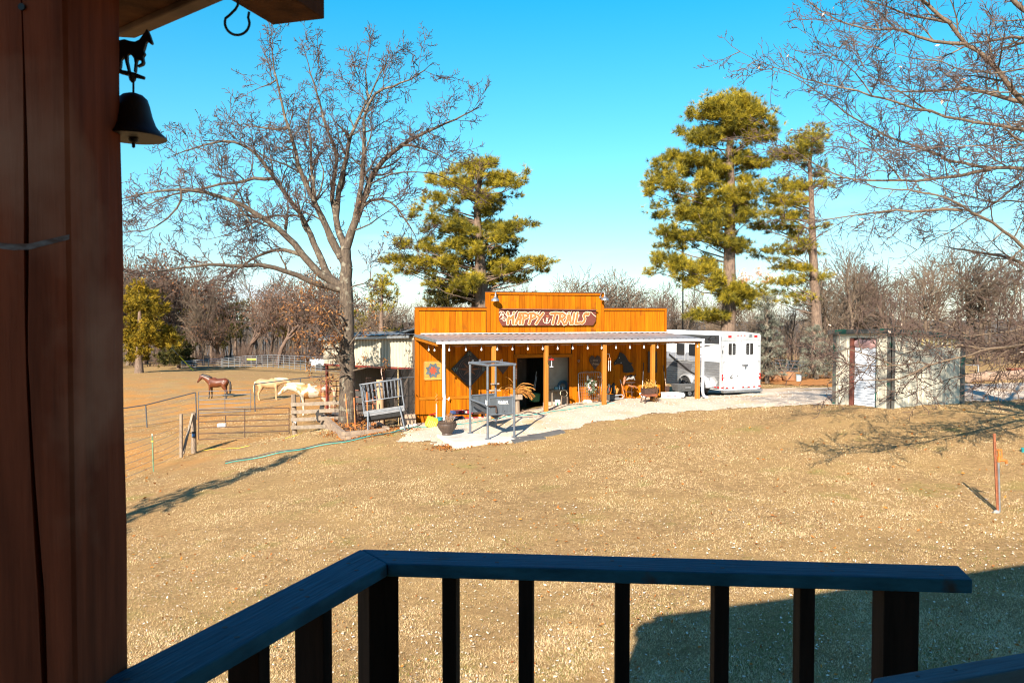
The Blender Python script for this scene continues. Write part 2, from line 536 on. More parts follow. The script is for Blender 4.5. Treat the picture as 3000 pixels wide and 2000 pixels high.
# ------------------------------------------------------------------ barn frame (needed by the ground too)
TH = math.radians(18)
BU, BV = Vector((math.cos(TH), math.sin(TH), 0)), Vector((-math.sin(TH), math.cos(TH), 0))
BP0 = Vector((-2.372, 27.0, 0))
def B(p):
    return BP0 + BU * p[0] + BV * p[1] + Vector((0, 0, p[2]))
def bu(px, v):
    a = (px - CX) / FPX
    return (a * (BP0.y + BV.y * v) - BP0.x - BV.x * v) / (BU.x - a * BU.y)
def bgz(u, v):
    p = B(Vector((u, v, 0))); return gz(p.x, p.y)
def bz(px, py, v):
    p = B(Vector((bu(px, v), v, 0)))
    return W(px, py, p.y).z
VW = 2.43                                                  # porch depth: front posts to barn wall

# ------------------------------------------------------------------ ground sheet
def graded(lo, hi, fine_lo, fine_hi, step, grow):
    a = list(np.arange(fine_lo, fine_hi + 1e-6, step))
    s = step
    while a[-1] < hi:
        s *= grow; a.append(a[-1] + s)
    s = step
    while a[0] > lo:
        s *= grow; a.insert(0, a[0] - s)
    return np.array(a)
gx = graded(-3500, 3500, -26, 26, 0.4, 1.11)
gy = graded(-60, 6500, 0, 60, 0.4, 1.10)
XX, YY = np.meshgrid(gx, gy)
ZZ = gzs(XX, YY)
bmp = 0.02 * np.sin(XX * 1.9 + np.sin(YY * .8) * 2) * np.sin(YY * 1.7 + np.sin(XX * .9) * 2) + .012 * np.sin(XX * 4.3 + YY * 2.1)
ZZ += bmp * (np.hypot(XX, YY - 30) < 80)
nx, ny = len(gx), len(gy)
idx = np.arange(nx * ny).reshape(ny, nx)
gF = np.stack([idx[:-1, :-1], idx[:-1, 1:], idx[1:, 1:], idx[1:, :-1]], -1).reshape(-1, 4)

def ground_mat():
    m = bpy.data.materials.new('dormant_lawn_soil'); m.use_nodes = True
    t = m.node_tree; N = t.nodes; L = t.links; b = N['Principled BSDF']
    b.inputs['Roughness'].default_value = .95; b.inputs['Specular IOR Level'].default_value = .1
    g = N.new('ShaderNodeNewGeometry')
    def nz(scale, det, lo, hi, rough=.6):
        n = N.new('ShaderNodeTexNoise'); n.inputs['Scale'].default_value = scale; n.inputs['Detail'].default_value = det; n.inputs['Roughness'].default_value = rough
        L.new(g.outputs['Position'], n.inputs['Vector'])
        r = N.new('ShaderNodeMapRange'); r.inputs[1].default_value = lo; r.inputs[2].default_value = hi
        L.new(n.outputs[0], r.inputs[0]); return n, r
    def mix(fac, a, c2):
        x = N.new('ShaderNodeMixRGB'); L.new(fac, x.inputs[0])
        if isinstance(a, tuple): x.inputs[1].default_value = (*a, 1)
        else: L.new(a, x.inputs[1])
        x.inputs[2].default_value = (*c2, 1); return x.outputs[0]
    n1, r1 = nz(9.0, 8, .32, .68, .75)
    c = mix(r1.outputs[0], (.40, .255, .115), (.17, .10, .042))
    n2, r2 = nz(.35, 6, .46, .68)
    sc_ = N.new('ShaderNodeMath'); sc_.operation = 'MULTIPLY'; sc_.inputs[1].default_value = .85; L.new(r2.outputs[0], sc_.inputs[0])
    c = mix(sc_.outputs[0], c, (.33, .21, .085))
    n3, r3 = nz(.8, 7, .58, .72)
    sc2 = N.new('ShaderNodeMath'); sc2.operation = 'MULTIPLY'; sc2.inputs[1].default_value = .75; L.new(r3.outputs[0], sc2.inputs[0])
    c = mix(sc2.outputs[0], c, (.21, .19, .05))
    # bare ochre soil of the paddock on the left: patches that follow the trampled slope
    sp = N.new('ShaderNodeSeparateXYZ'); L.new(g.outputs['Position'], sp.inputs[0])
    mz = N.new('ShaderNodeMapRange'); mz.inputs[1].default_value = -.7; mz.inputs[2].default_value = -1.5; L.new(sp.outputs[2], mz.inputs[0])
    my = N.new('ShaderNodeMapRange'); my.inputs[1].default_value = 75; my.inputs[2].default_value = 60; L.new(sp.outputs[1], my.inputs[0])
    n4, r4 = nz(.30, 9, .40, .58, .75)
    p1 = N.new('ShaderNodeMath'); p1.operation = 'MULTIPLY'; L.new(mz.outputs[0], p1.inputs[0]); L.new(r4.outputs[0], p1.inputs[1])
    p2 = N.new('ShaderNodeMath'); p2.operation = 'MULTIPLY'; L.new(p1.outputs[0], p2.inputs[0]); L.new(my.outputs[0], p2.inputs[1])
    c = mix(p2.outputs[0], c, (.40, .185, .05))
    # leaf litter woodland floor far off
    mf = N.new('ShaderNodeMapRange'); mf.inputs[1].default_value = 92; mf.inputs[2].default_value = 112; L.new(sp.outputs[1], mf.inputs[0])
    c = mix(mf.outputs[0], c, (.11, .075, .045))
    mh = N.new('ShaderNodeMapRange'); mh.inputs[1].default_value = 250; mh.inputs[2].default_value = 900; L.new(sp.outputs[1], mh.inputs[0])
    c = mix(mh.outputs[0], c, (.10, .09, .085))
    L.new(c, b.inputs['Base Color'])
    bp = N.new('ShaderNodeBump'); bp.inputs['Strength'].default_value = .6; bp.inputs['Distance'].default_value = .03
    L.new(n1.outputs[0], bp.inputs['Height']); L.new(bp.outputs[0], b.inputs['Normal'])
    return m
m_ground = ground_mat()
ground = fastmesh('ground', np.stack([XX, YY, ZZ], -1).reshape(-1, 3), gF, m_ground, smooth=True, kind='structure')

def inpoly(x, y, poly):
    x = np.asarray(x); y = np.asarray(y); r = np.zeros(x.shape, bool); n = len(poly)
    for i in range(n):
        x0, y0 = poly[i]; x1, y1 = poly[(i + 1) % n]
        if y0 == y1: continue
        c = ((y0 > y) != (y1 > y)) & (x < (x1 - x0) * (y - y0) / (y1 - y0) + x0)
        r ^= c
    return r
def ground_poly(pixels):
    return [(p.x, p.y) for p in (G(*q) for q in pixels)]
def polydist(x, y, poly):
    d = np.full(np.shape(x), 1e9); n = len(poly)
    for i in range(n):
        x0, y0 = poly[i]; x1, y1 = poly[(i + 1) % n]
        vx, vy = x1 - x0, y1 - y0
        t = np.clip(((x - x0) * vx + (y - y0) * vy) / (vx * vx + vy * vy + 1e-9), 0, 1)
        d = np.minimum(d, np.hypot(x - x0 - t * vx, y - y0 - t * vy))
    return d
def gbump(x, y):
    x = np.asarray(x, float); y = np.asarray(y, float)
    return gzs(x, y) + 0.02 * np.sin(x * 1.9 + np.sin(y * .8) * 2) * np.sin(y * 1.7 + np.sin(x * .9) * 2) + .012 * np.sin(x * 4.3 + y * 2.1)
DRIVE = ground_poly([(1172, 1270), (1180, 1292), (1240, 1300), (1300, 1312), (1400, 1300), (1530, 1292), (1640, 1262), (1720, 1240), (1850, 1224), (2000, 1206), (2200, 1194), (2447, 1186), (2620, 1188), (2830, 1178), (3000, 1170), (3400, 1172),
                     (3500, 1108), (3000, 1122), (2820, 1124), (2430, 1136), (2270, 1136), (2120, 1142), (1990, 1150)])
_w = B(Vector((9.9, VW - .1, 0))); _w2 = B(Vector((-.55, VW - .1, 0)))
DRIVE += [(_w.x, _w.y), (_w2.x, _w2.y)]
# ragged edge: fine grid clipped where a wandering offset of the outline runs
def draped(name, poly, mat, step, lift, rag, kind='structure'):
    P = np.array(poly); lo = P.min(0) - 1; hi = P.max(0) + 1
    x = np.arange(lo[0], hi[0], step); y = np.arange(lo[1], hi[1], step)
    X, Y = np.meshgrid(x, y)
    sd = polydist(X, Y, poly) * np.where(inpoly(X, Y, poly), 1, -1)
    wob = rag * (np.sin(X * 1.3 + 2 * np.sin(Y * .9)) + .7 * np.sin(Y * 2.7 + X * 1.9) + .6 * np.sin(X * 6.1 - Y * 4.7) + .8 * RNG.normal(size=X.shape) * .6)
    inside = sd + wob > 0
    # the sheet sinks into the soil at its edge
    Z = gbump(X, Y) + lift * np.clip((sd + wob + .1) / .5, .2, 1)
    idx = np.arange(X.size).reshape(X.shape)
    q = inside[:-1, :-1] & inside[1:, :-1] & inside[:-1, 1:] & inside[1:, 1:]
    F = np.stack([idx[:-1, :-1], idx[:-1, 1:], idx[1:, 1:], idx[1:, :-1]], -1)[q]
    used, inv = np.unique(F, return_inverse=True)
    V = np.stack([X, Y, Z], -1).reshape(-1, 3)[used]
    return fastmesh(name, V, inv.reshape(F.shape), mat, smooth=True, kind=kind)
m_gravel = M('pale_gravel', (.57, .47, .375), (.43, .335, .245), .95, 16.0, bump=.5, detail=8, spots=(.46, .30, .16), spot_scale=.6, spot_lo=.52, spot_hi=.72, spec=.1)
drive = draped('gravel_drive', DRIVE, m_gravel, .07, .03, .12)
DIRT = ground_poly([(1950, 1166), (2080, 1176), (2220, 1170), (2440, 1134), (2440, 1108), (2300, 1098), (2230, 1100), (2140, 1150), (1990, 1158)])
m_dirt = M('ochre_leafy_soil', (.44, .19, .06), (.28, .12, .04), .95, 7.0, bump=.5, spec=.1)
dirt = draped('bare_soil_bank', ground_poly([(2225, 1126), (2440, 1132), (2447, 1096), (2330, 1090), (2225, 1096)]), m_dirt, .2, .06, .12)

PAD = [(-2.32, 24.45), (-1.66, 22.85), (.42, 23.75), (.15, 25.6), (-1.3, 25.75)]
mb = MB()
mb.prism(PAD, (0, 0, -.30), (1, 0, 0), (0, 1, 0), (0, 0, 1), .25)
o = mb.build('concrete_pad', m_conc, bevel=.015); o['kind'] = 'structure'
BARN_POLY = [(p.x, p.y) for p in (B(Vector(q)) for q in ((-.5, -.05, 0), (9.95, -.05, 0), (9.95, 9, 0), (-.5, 9, 0)))]

# ------------------------------------------------------------------ dormant grass blades (nobody could count them)
def grass():
    n = 1080000
    u = RNG.random(n)
    k = -.8                                              # pdf ~ Y^-1.75
    y0, y1 = 6.6, 88.0
    Y = (u * (y1 ** k - y0 ** k) + y0 ** k) ** (1 / k)
    X = Y * RNG.uniform(-.72, .80, n)
    keep = ~inpoly(X, Y, PAD) & ~inpoly(X, Y, BARN_POLY)
    sd = polydist(X, Y, DRIVE) * np.where(inpoly(X, Y, DRIVE), 1, -1)
    keep &= (sd < .14 * RNG.random(n)) | (RNG.random(n) < .06 * np.exp(-np.clip(sd, 0, 9) * 2.2))
    X, Y = X[keep], Y[keep]
    Z = gbump(X, Y)
    # thin spots, drifts and mottling at several sizes
    def wv(f, a, b): return np.sin(X * f + a + 1.6 * np.sin(Y * f * .83 + b)) * np.sin(Y * f * 1.1 + b + 1.4 * np.sin(X * f * .71 + a))
    pat = .6 * wv(.55, .3, 1.2) + .6 * wv(1.4, 2.1, .4) + .5 * wv(3.7, 1, 2) + .4 * wv(8.3, .2, 1.1)
    soil = (Z < -.75) & (Y > 18)
    keep = RNG.random(len(X)) < np.where(soil, .38 + .35 * np.clip(pat, -1, 1), .74 + .30 * np.clip(pat, -1.5, 1))
    X, Y, Z, pat = X[keep], Y[keep], Z[keep], pat[keep]
    n = len(X)
    sc_ = np.clip(Y / 13, .85, 3.2)
    ln = RNG.uniform(.018, .052, n) * sc_ ** .35
    wd = RNG.uniform(.0016, .0040, n) * sc_
    ph = RNG.uniform(0, 2 * np.pi, n)
    el = RNG.uniform(.08, .95, n) ** 1.1 + .12 * np.clip(pat, -1, 1)
    dx, dy, dz = np.cos(ph) * np.cos(el), np.sin(ph) * np.cos(el), np.sin(el)
    px_, py_ = -np.sin(ph) * wd, np.cos(ph) * wd
    base = np.stack([X, Y, Z + .004], -1)
    a = base + np.stack([px_, py_, np.zeros(n)], -1)
    b = base - np.stack([px_, py_, np.zeros(n)], -1)
    c = base + np.stack([dx * ln, dy * ln, dz * ln], -1)
    V = np.stack([a, b, c], 1).reshape(-1, 3)
    F = np.arange(3 * n).reshape(-1, 3)
    near = np.clip((16 - Y) / 8, 0, 1)
    g = np.clip((np.sin(X * .9 + 2) * np.sin(Y * 1.1 + X * .3) + .6 * np.sin(X * 3.1 - Y * 2.3) + .3 * pat - .15) * .7, 0, 1) * (.18 + .82 * near)
    green = RNG.random(n) < .05 + .55 * g
    t = np.where(green, RNG.uniform(.72, 1.0, n), np.clip(RNG.normal(.30, .15, n) - .26 * pat, 0, .62))
    return V, F, t
gV, gFc, gt = grass()
def ramp_mat(name, stops, rough=.85, trans=0.0, spec=.1):
    m = bpy.data.materials.new(name); m.use_nodes = True
    t = m.node_tree; N = t.nodes; L = t.links; b = N['Principled BSDF']
    b.inputs['Roughness'].default_value = rough; b.inputs['Specular IOR Level'].default_value = spec
    at = N.new('ShaderNodeAttribute'); at.attribute_name = 'rnd'
    cr = N.new('ShaderNodeValToRGB'); L.new(at.outputs['Fac'], cr.inputs[0])
    e = cr.color_ramp.elements
    e[0].position, e[0].color = stops[0][0], (*stops[0][1], 1)
    e[1].position, e[1].color = stops[-1][0], (*stops[-1][1], 1)
    for p, c in stops[1:-1]:
        x = e.new(p); x.color = (*c, 1)
    L.new(cr.outputs[0], b.inputs['Base Color'])
    if trans:
        tr = N.new('ShaderNodeBsdfTranslucent'); L.new(cr.outputs[0], tr.inputs['Color'])
        ms = N.new('ShaderNodeMixShader'); ms.inputs[0].default_value = trans
        L.new(b.outputs[0], ms.inputs[1]); L.new(tr.outputs[0], ms.inputs[2]); L.new(ms.outputs[0], N['Material Output'].inputs['Surface'])
    MATS[name] = m
    return m
m_blade = ramp_mat('dormant_grass_blade', [(0, (.80, .61, .36)), (.3, (.62, .43, .205)), (.62, (.27, .16, .065)), (.7, (.23, .19, .05)), (1, (.13, .17, .025))], trans=.2)
grass_o = fastmesh('dormant_grass', gV, gFc, m_blade, attr=gt, kind='stuff')
tag(grass_o, 'short dormant tan lawn grass with faint green patches', 'grass')
def leaf_quads(P, size, jit=.5, flat=.35):
    n = len(P)
    a = RNG.normal(size=(n, 3)); a[:, 2] *= flat; a /= np.linalg.norm(a, axis=1)[:, None]
    b = RNG.normal(size=(n, 3)); b[:, 2] *= flat
    b -= a * (a * b).sum(1)[:, None]; b /= np.linalg.norm(b, axis=1)[:, None]
    s = (size * RNG.uniform(1 - jit, 1 + jit, n))[:, None]
    V = np.stack([P - a * s, P - b * s * .45 + a * s * .1, P + a * s, P + b * s * .5 - a * s * .1], 1).reshape(-1, 3)
    return V, np.arange(4 * n).reshape(-1, 4)
def fallen():
    n = 9000
    k = -.6
    u = RNG.random(n)
    Y = (u * (44 ** k - 6.6 ** k) + 6.6 ** k) ** (1 / k)
    X = Y * RNG.uniform(-.7, .78, n)
    pat = np.sin(X * .8 + 2 * np.sin(Y * .5)) * np.sin(Y * .9 + np.sin(X * .7) * 2)
    keep = (RNG.random(n) < .35 + .5 * np.clip(pat, -.5, 1)) & ~inpoly(X, Y, BARN_POLY) & ~inpoly(X, Y, PAD)
    sd = np.where(inpoly(X, Y, DRIVE), 1, 0)
    keep &= (sd == 0) | (RNG.random(n) < .15)
    X, Y = X[keep], Y[keep]
    # drifts by the planter bed, by the pad and under the feeder
    ex = []
    for (px, py, r, m) in ((1060, 1276, 1.0, 380), (1120, 1262, .8, 260), (1350, 1306, .55, 240), (1300, 1312, .45, 160), (1450, 1300, .4, 70), (985, 1270, .8, 150), (1200, 1258, .5, 70)):
        c = G(px, py)
        ex.append(np.stack([c.x + RNG.normal(0, r * .5, m), c.y + RNG.normal(0, r * .4, m)], -1))
    ex = np.concatenate(ex)
    X = np.concatenate([X, ex[:, 0]]); Y = np.concatenate([Y, ex[:, 1]])
    return np.stack([X, Y, gbump(X, Y) + .035], -1)
fp = fallen()
V, F = leaf_quads(fp, .025 * np.clip(fp[:, 1] / 12, .8, 1.7))
m_leaf = ramp_mat('fallen_oak_leaf', [(0, (.50, .22, .05)), (.5, (.36, .13, .035)), (1, (.20, .08, .03))], trans=.25)
tag(fastmesh('fallen_leaves', V, F, m_leaf, attr=RNG.random(len(F)), kind='stuff'), 'scattered brown and orange oak leaves on the lawn', 'leaves')
# pale crisp leaf litter on the near lawn
n = 13000
u = RNG.random(n); Y = 6.4 + 9.5 * u ** 1.7; X = Y * RNG.uniform(-.7, .78, n)
P = np.stack([X, Y, gbump(X, Y) + .03], -1)
V, F = leaf_quads(P, np.full(n, .015), .6)
m_lit = ramp_mat('pale_leaf_litter', [(0, (.74, .68, .60)), (.6, (.52, .43, .32)), (1, (.34, .25, .16))], trans=.1)
tag(fastmesh('leaf_litter', V, F, m_lit, attr=RNG.random(len(F)), kind='stuff'), 'pale crisp leaf litter on the lawn below the deck', 'leaf litter')
# loose stones on the drive
n = 2600
lo = np.array(DRIVE).min(0); hi = np.array(DRIVE).max(0)
S = np.stack([RNG.uniform(-4, 16, n * 3), RNG.uniform(22, 34, n * 3)], -1)
S = S[inpoly(S[:, 0], S[:, 1], DRIVE)][:n]
oct_ = np.array([(1, 0, 0), (-1, 0, 0), (0, 1, 0), (0, -1, 0), (0, 0, .7), (0, 0, -.7)])
octF = np.array([(0, 2, 4), (2, 1, 4), (1, 3, 4), (3, 0, 4), (2, 0, 5), (1, 2, 5), (3, 1, 5), (0, 3, 5)])
cz = gbump(S[:, 0], S[:, 1]) + .03
sz = RNG.uniform(.012, .035, len(S))
V = (np.stack([S[:, 0], S[:, 1], cz], -1)[:, None, :] + oct_[None] * sz[:, None, None] * RNG.uniform(.6, 1.3, (len(S), 6, 1))).reshape(-1, 3)
F = (octF[None] + 6 * np.arange(len(S))[:, None, None]).reshape(-1, 3)
tag(fastmesh('loose_gravel', V, F, M('gravel_stone', (.60, .53, .45), (.40, .33, .27), .9, 30), kind='stuff'), 'loose pale stones on the gravel drive', 'gravel')
# ------------------------------------------------------------------ deck of the house the photograph is taken from
m_post = M('red_brown_timber', (.24, .062, .029), (.11, .031, .016), .8, 2.6, (7, 7, .5), spec=.06, bump=.35, spots=(.34, .17, .11), spot_scale=2.4, spot_lo=.56, spot_hi=.78)
m_raild = M('dark_stained_rail', (.030, .019, .015), (.015, .011, .009), .8, 3, (8, 8, .8), bump=.2, spec=.06)
VOUT = 0.0
zr = CZ - .70
C_o, C_i = PZ(1058, 1607, zr), PZ(1135, 1650, zr)
R_o, R_i = PZ(2808, 1655, zr), PZ(2850, 1697, zr)
L_o, L_i = PZ(382, 1950, zr), PZ(510, 2000, zr)
Ld = (L_o - C_o).normalized(); Ld2 = (L_i - C_i).normalized()
L_o2, L_i2 = C_o + Ld * 1.75, C_i + Ld2 * 1.75
rail_rz = math.atan2((R_o - C_o).y, (R_o - C_o).x)
left_rz = math.atan2(Ld.y, Ld.x)
m_railR = M('sky_tinted_rail_right', (.026, .125, .19), (.012, .065, .10), .7, 5, (1.2, 22, 4), rz=-rail_rz, bump=.35, spots=(.05, .05, .05), spot_scale=7, spot_lo=.64, spot_hi=.72, spec=.12)  # cyan sky light on the wood is put into this base colour
m_railL = M('sky_tinted_rail_left', (.026, .125, .19), (.012, .065, .10), .7, 5, (1.2, 22, 4), rz=-left_rz, bump=.35, spots=(.05, .05, .05), spot_scale=7, spot_lo=.64, spot_hi=.72, spec=.12)  # sky blue painted into the colour here too, grain turned along the left rail
rl = thing('deck_railing', 'dark stained wooden deck railing with a mitred corner in front', 'railing', (C_o.x, C_o.y, CZ - 1.65))
def plank_prism(name, quad, mat, th=.038, par=rl):
    mb = MB(); mb.prism([(p.x, p.y) for p in quad], (0, 0, quad[0].z - th), (1, 0, 0), (0, 1, 0), (0, 0, 1), th)
    return mb.build(name, mat, par, bevel=.004)
gap = (R_o - C_o).normalized() * .0015
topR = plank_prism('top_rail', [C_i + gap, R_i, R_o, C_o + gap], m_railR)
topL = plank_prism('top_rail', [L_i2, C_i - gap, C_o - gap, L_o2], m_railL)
def screws(a0, a1, b0, b1, ts, par):
    for t in ts:
        for s in (.30, .68):
            p = a0.lerp(a1, t).lerp(b0.lerp(b1, t), s) + Vector((random.uniform(-.01, .01), random.uniform(-.006, .006), 0))
            mb = MB(); mb.disc(p + Vector((0, 0, -.002)), (0, 0, 1), .0065, .0026, 8)
            mb.build('screw', m_blk, par)
screws(C_i, R_i, C_o, R_o, (.03, .21, .43, .60, .78, .95), topR)
screws(C_i, L_i2, C_o, L_o2, (.06, .19, .34, .50, .63, .78), topL)
def ulerp(a, b, px):
    # point of the line a-b seen under bearing px
    k = (px - CX) / FPX
    t = (k * a.y - a.x) / ((b.x - a.x) - k * (b.y - a.y))
    return a.lerp(b, t)
rdir = (R_o - C_o).normalized(); rn = Vector((-rdir.y, rdir.x, 0))
mid_a, mid_b = C_i.lerp(C_o, .5), R_i.lerp(R_o, .5)
edge_a, edge_b = C_i + rn * .012, R_i + rn * .012
def stick(px, w, d, zt, zb, name='baluster'):
    p = ulerp(edge_a, edge_b, px)
    c = p + rn * (d / 2)
    mb = MB(); mb.box((c.x, c.y, (zt + zb) / 2), (w, d, zt - zb), rz=rail_rz)
    return mb.build(name, m_raild, rl, bevel=.003)
zt, zb = zr - .0385, zr - .86
for px in (1313, 1540, 1828, 2122, 2376):
    stick(px, .040, .075, zt, zb)
stick(2655, .092, .092, zt, zr - .98, 'railing_post')
pc = C_i.lerp(C_o, .48) + Vector((.01, 0, 0))
mb = MB(); mb.box((pc.x, pc.y, (zt + zr - .98) / 2), (.092, .092, zt - zr + .98), rz=(rail_rz + left_rz + math.pi) / 2)
mb.build('railing_post', m_raild, rl, bevel=.003)
ln_ = Vector((-Ld.y, Ld.x, 0))
for i in range(6):
    t = .17 + i * .145
    c = C_i.lerp(L_i2, t * .98) * .45 + C_o.lerp(L_o2, t * .98) * .55
    mb = MB(); mb.box((c.x, c.y, (zt + zb) / 2), (.040, .089, zt - zb), rz=left_rz)
    mb.build('baluster', m_raild, rl, bevel=.003)
for a, b in ((C_i.lerp(C_o, .5) + rdir * .06, R_i.lerp(R_o, .5) - rdir * .12), (C_i.lerp(C_o, .5) + Ld * .06, L_i2.lerp(L_o2, .5))):
    mb = MB(); mb.bar(a - Vector((0, 0, .885)), b - Vector((0, 0, .885)), .038, .05); mb.build('bottom_rail', m_raild, rl)
# stair rail that leaves to the right
S_o0, S_o1 = PZ(2560, 1984, zr - .01), PZ(3060, 1898, zr - .01)
S_i1 = PZ(3060, 1946, zr - .01)
sd_ = (S_o1 - S_o0).normalized()
S_i0 = S_i1 - sd_ * (S_o1 - S_o0).length
st = thing('stair_railing', 'stair rail tinted with sky blue light crossing the lower right corner', 'railing', (S_o1.x, S_o1.y, CZ - 1.65))
S_o2, S_i2 = S_o1 + sd_ * .5, S_i1 + sd_ * .5
top = plank_prism('top_rail', [S_i0, S_i2, S_o2, S_o0], M('sky_tinted_stair_rail', (.026, .125, .19), (.013, .068, .11), .7, 5, (1.2, 22, 4), rz=-math.atan2(sd_.y, sd_.x), bump=.3), par=st)  # stair rail top carries the same painted sky light
for t in (.12, .22, .45, .75, .92):
    p = S_o0.lerp(S_o2, t).lerp(S_i0.lerp(S_i2, t), .35)
    mb = MB(); mb.disc(p + Vector((0, 0, -.002)), (0, 0, 1), .0045, .0026, 8); mb.build('screw', m_blk, top)
for t in (.35, .9):
    p = S_o0.lerp(S_o2, t).lerp(S_i0.lerp(S_i2, t), .5)
    mb = MB(); mb.box((p.x, p.y, zr - .5), (.038, .07, .9), rz=math.atan2(sd_.y, sd_.x)); mb.build('baluster', m_raild, st)
# deck floor under the camera
mb = MB()
mb.prism([(C_o.x, C_o.y), (L_o2.x, L_o2.y), (-1.9, -2.9), (3.4, -2.9), (3.4, 2.0), (R_o.x, R_o.y)][::1], (0, 0, CZ - 1.75), (1, 0, 0), (0, 1, 0), (0, 0, 1), .10)
mb.build('deck_floor', M('deck_board', (.10, .07, .05), (.06, .04, .03), .8, 3, (8, .6, 1)))['kind'] = 'structure'

# timber porch: post, two beams, roof, back wall
pe = PZ(207, 1000, 0); k = (207 - CX) / FPX
py0 = 1.40
ex_, ey_ = k * py0, py0                                   # near edge of the post, turned a little
hs = thing('log_porch', 'dark red brown timber porch post and roof beams close on the left', 'porch', (ex_, ey_, CZ - 1.65))
a0 = math.radians(0)
def post_mesh():
    mb = MB(); zs = np.linspace(CZ - 1.65, CZ + .98, 46)
    s = .19
    vs = []; rows = []
    for i, z in enumerate(zs):
        rel = (z - CZ)
        # long drying crack that wanders down the near face
        px = 78 + 6 * math.sin(rel * 5) + 34 * max(0, min(1, (-.05 - rel) / .45))
        xc = (px - 207) / FPX * py0
        w = .0030 + .0016 * math.sin(rel * 9) + (.0015 if rel < -.1 else 0)
        x1, y1 = ex_ + math.sin(rel * 3) * .0012, ey_ - .0
        row = [(x1 - s, y1), (x1 + xc - w, y1), (x1 + xc - .0004, y1 + .035), (x1 + xc + .0004, y1 + .035), (x1 + xc + w, y1), (x1 - .006, y1), (x1, y1 + .006), (x1 + .0015 * math.sin(rel * 11), y1 + s), (x1 - s, y1 + s)]
        rows.append([(x, y, z) for x, y in row])
    n = len(rows[0])
    mb.v = [p for r in rows for p in r]
    for i in range(len(rows) - 1):
        for j in range(n):
            j2 = (j + 1) % n
            mb.f.append((i * n + j, i * n + j2, (i + 1) * n + j2, (i + 1) * n + j))
    mb.f.append(tuple(range(n))[::-1]); mb.f.append(tuple((len(rows) - 1) * n + j for j in range(n)))
    return mb
pst = post_mesh().build('post', m_post, hs)
# pale scuff mark on the post: dried paint
mb = MB()
zs0 = W(100, 720, py0).z
pts = [(-40, 716), (40, 724), (90, 722), (150, 708), (203, 696)]
mb.add([W(x, y - 9, py0 - .0012) for x, y in pts] + [W(x, y + 10 - abs(x - 60) * .03, py0 - .0012) for x, y in pts], [(i, i + 1, i + 6, i + 5) for i in range(4)])
mb.build('paint_smear', M('pale_paint_smear', (.16, .15, .15), (.075, .04, .03), .8, 26, (1, 1, 3), lo=.4, hi=.6), pst)
mb = MB(); mb.disc(W(62, 20, py0 - .004), (0, 1, 0), .006, .012, 10); mb.build('bolt', m_blk, pst)
# beams: one runs forward to a sawn end, one braces back to the post
zb_ = CZ + .62
def beam(quad, h, name, mat):
    mb = MB(); mb.prism([(p.x, p.y) for p in quad], (0, 0, zb_), (1, 0, 0), (0, 1, 0), (0, 0, 1), h); return mb.build(name, mat, hs, bevel=.003)
b1, b2, b3, b4 = PZ(671, 0, zb_), PZ(800.5, 75, zb_), PZ(951.6, 57, zb_), PZ(868, 0, zb_)
bd = ((b2 - b1) + (b3 - b4)).normalized()
m_beam = M('brown_beam_timber', (.13, .055, .024), (.06, .026, .013), .8, 3, (7, 7, 1.2), spec=.08, bump=.3)
beam([b2 - bd * 2.6, b3 - bd * 2.6, b3, b2], .19, 'beam', m_beam)
c1, c2 = PZ(410, 108, zb_), PZ(663, 0, zb_)
cd = (c1 - c2).normalized(); cn = Vector((cd.y, -cd.x, 0))
if cn.y > 0: cn = -cn
e_ = c2 - cd * .18
c1b = c1 + cd * .02
beam([c1b, c1b + cn * .035 + cd * .03, e_ + cn * .035, e_], .05, 'beam_ledger', M('pale_beam_edge', (.16, .09, .05), (.10, .055, .03), .7, 3, (5, 5, 2)))
mb = MB(); q = [c1b + cn * .036 + cd * .045, c1b + cn * .125 + cd * .06, e_ + cn * .125, e_ + cn * .036]
mb.prism([(p.x, p.y) for p in q], (0, 0, zb_ + .012), (1, 0, 0), (0, 1, 0), (0, 0, 1), .18); mb.build('beam', m_beam, hs, bevel=.003)
# roof slab over the deck, house wall behind the photographer
RF = Vector((-.90, 1.43, 0)); ra, rb = Vector((.951, .309, 0)), Vector((.34, .94, 0))
mb = MB(); q = [RF, RF + ra * 6.2, RF + ra * 6.2 - rb * 7, RF - rb * 7]
mb.prism([(p.x, p.y) for p in q], (0, 0, CZ + 1.05), (1, 0, 0), (0, 1, 0), (0, 0, 1), .14); mb.build('roof', m_beam, hs)
mb = MB(); q = [RF + ra * -.1 - rb * 4.6, RF + ra * 6 - rb * 4.6, RF + ra * 6 - rb * 4.9, RF + ra * -.1 - rb * 4.9]
mb.prism([(p.x, p.y) for p in q], (0, 0, -1), (1, 0, 0), (0, 1, 0), (0, 0, 1), CZ + 2.04); mb.build('wall', M('house_log_wall', (.34, .20, .10), (.24, .13, .06), .8, 3, (1, 1, 6)), hs)

# wire hook under the beam
hk = []
hc = W(695, 67, 1.55); r_ = .0237
for i in range(5):
    hk.append(W(697, -60 + i * 19, 1.55))
hk += [W(690, 28, 1.55), W(672, 46, 1.55)]
for i in range(15):
    t = math.radians(160 + i * 200 / 14)
    hk.append(hc + Vector((r_ * math.cos(t), 0, r_ * math.sin(t))))
hk += [W(727, 52, 1.55), W(730, 36, 1.55)]
mb = MB(); mb.tube(hk, .0026, 8)
tag(mb.build('hook', m_blk, smooth=True), 'black wire hook hanging from the porch beam', 'hook')

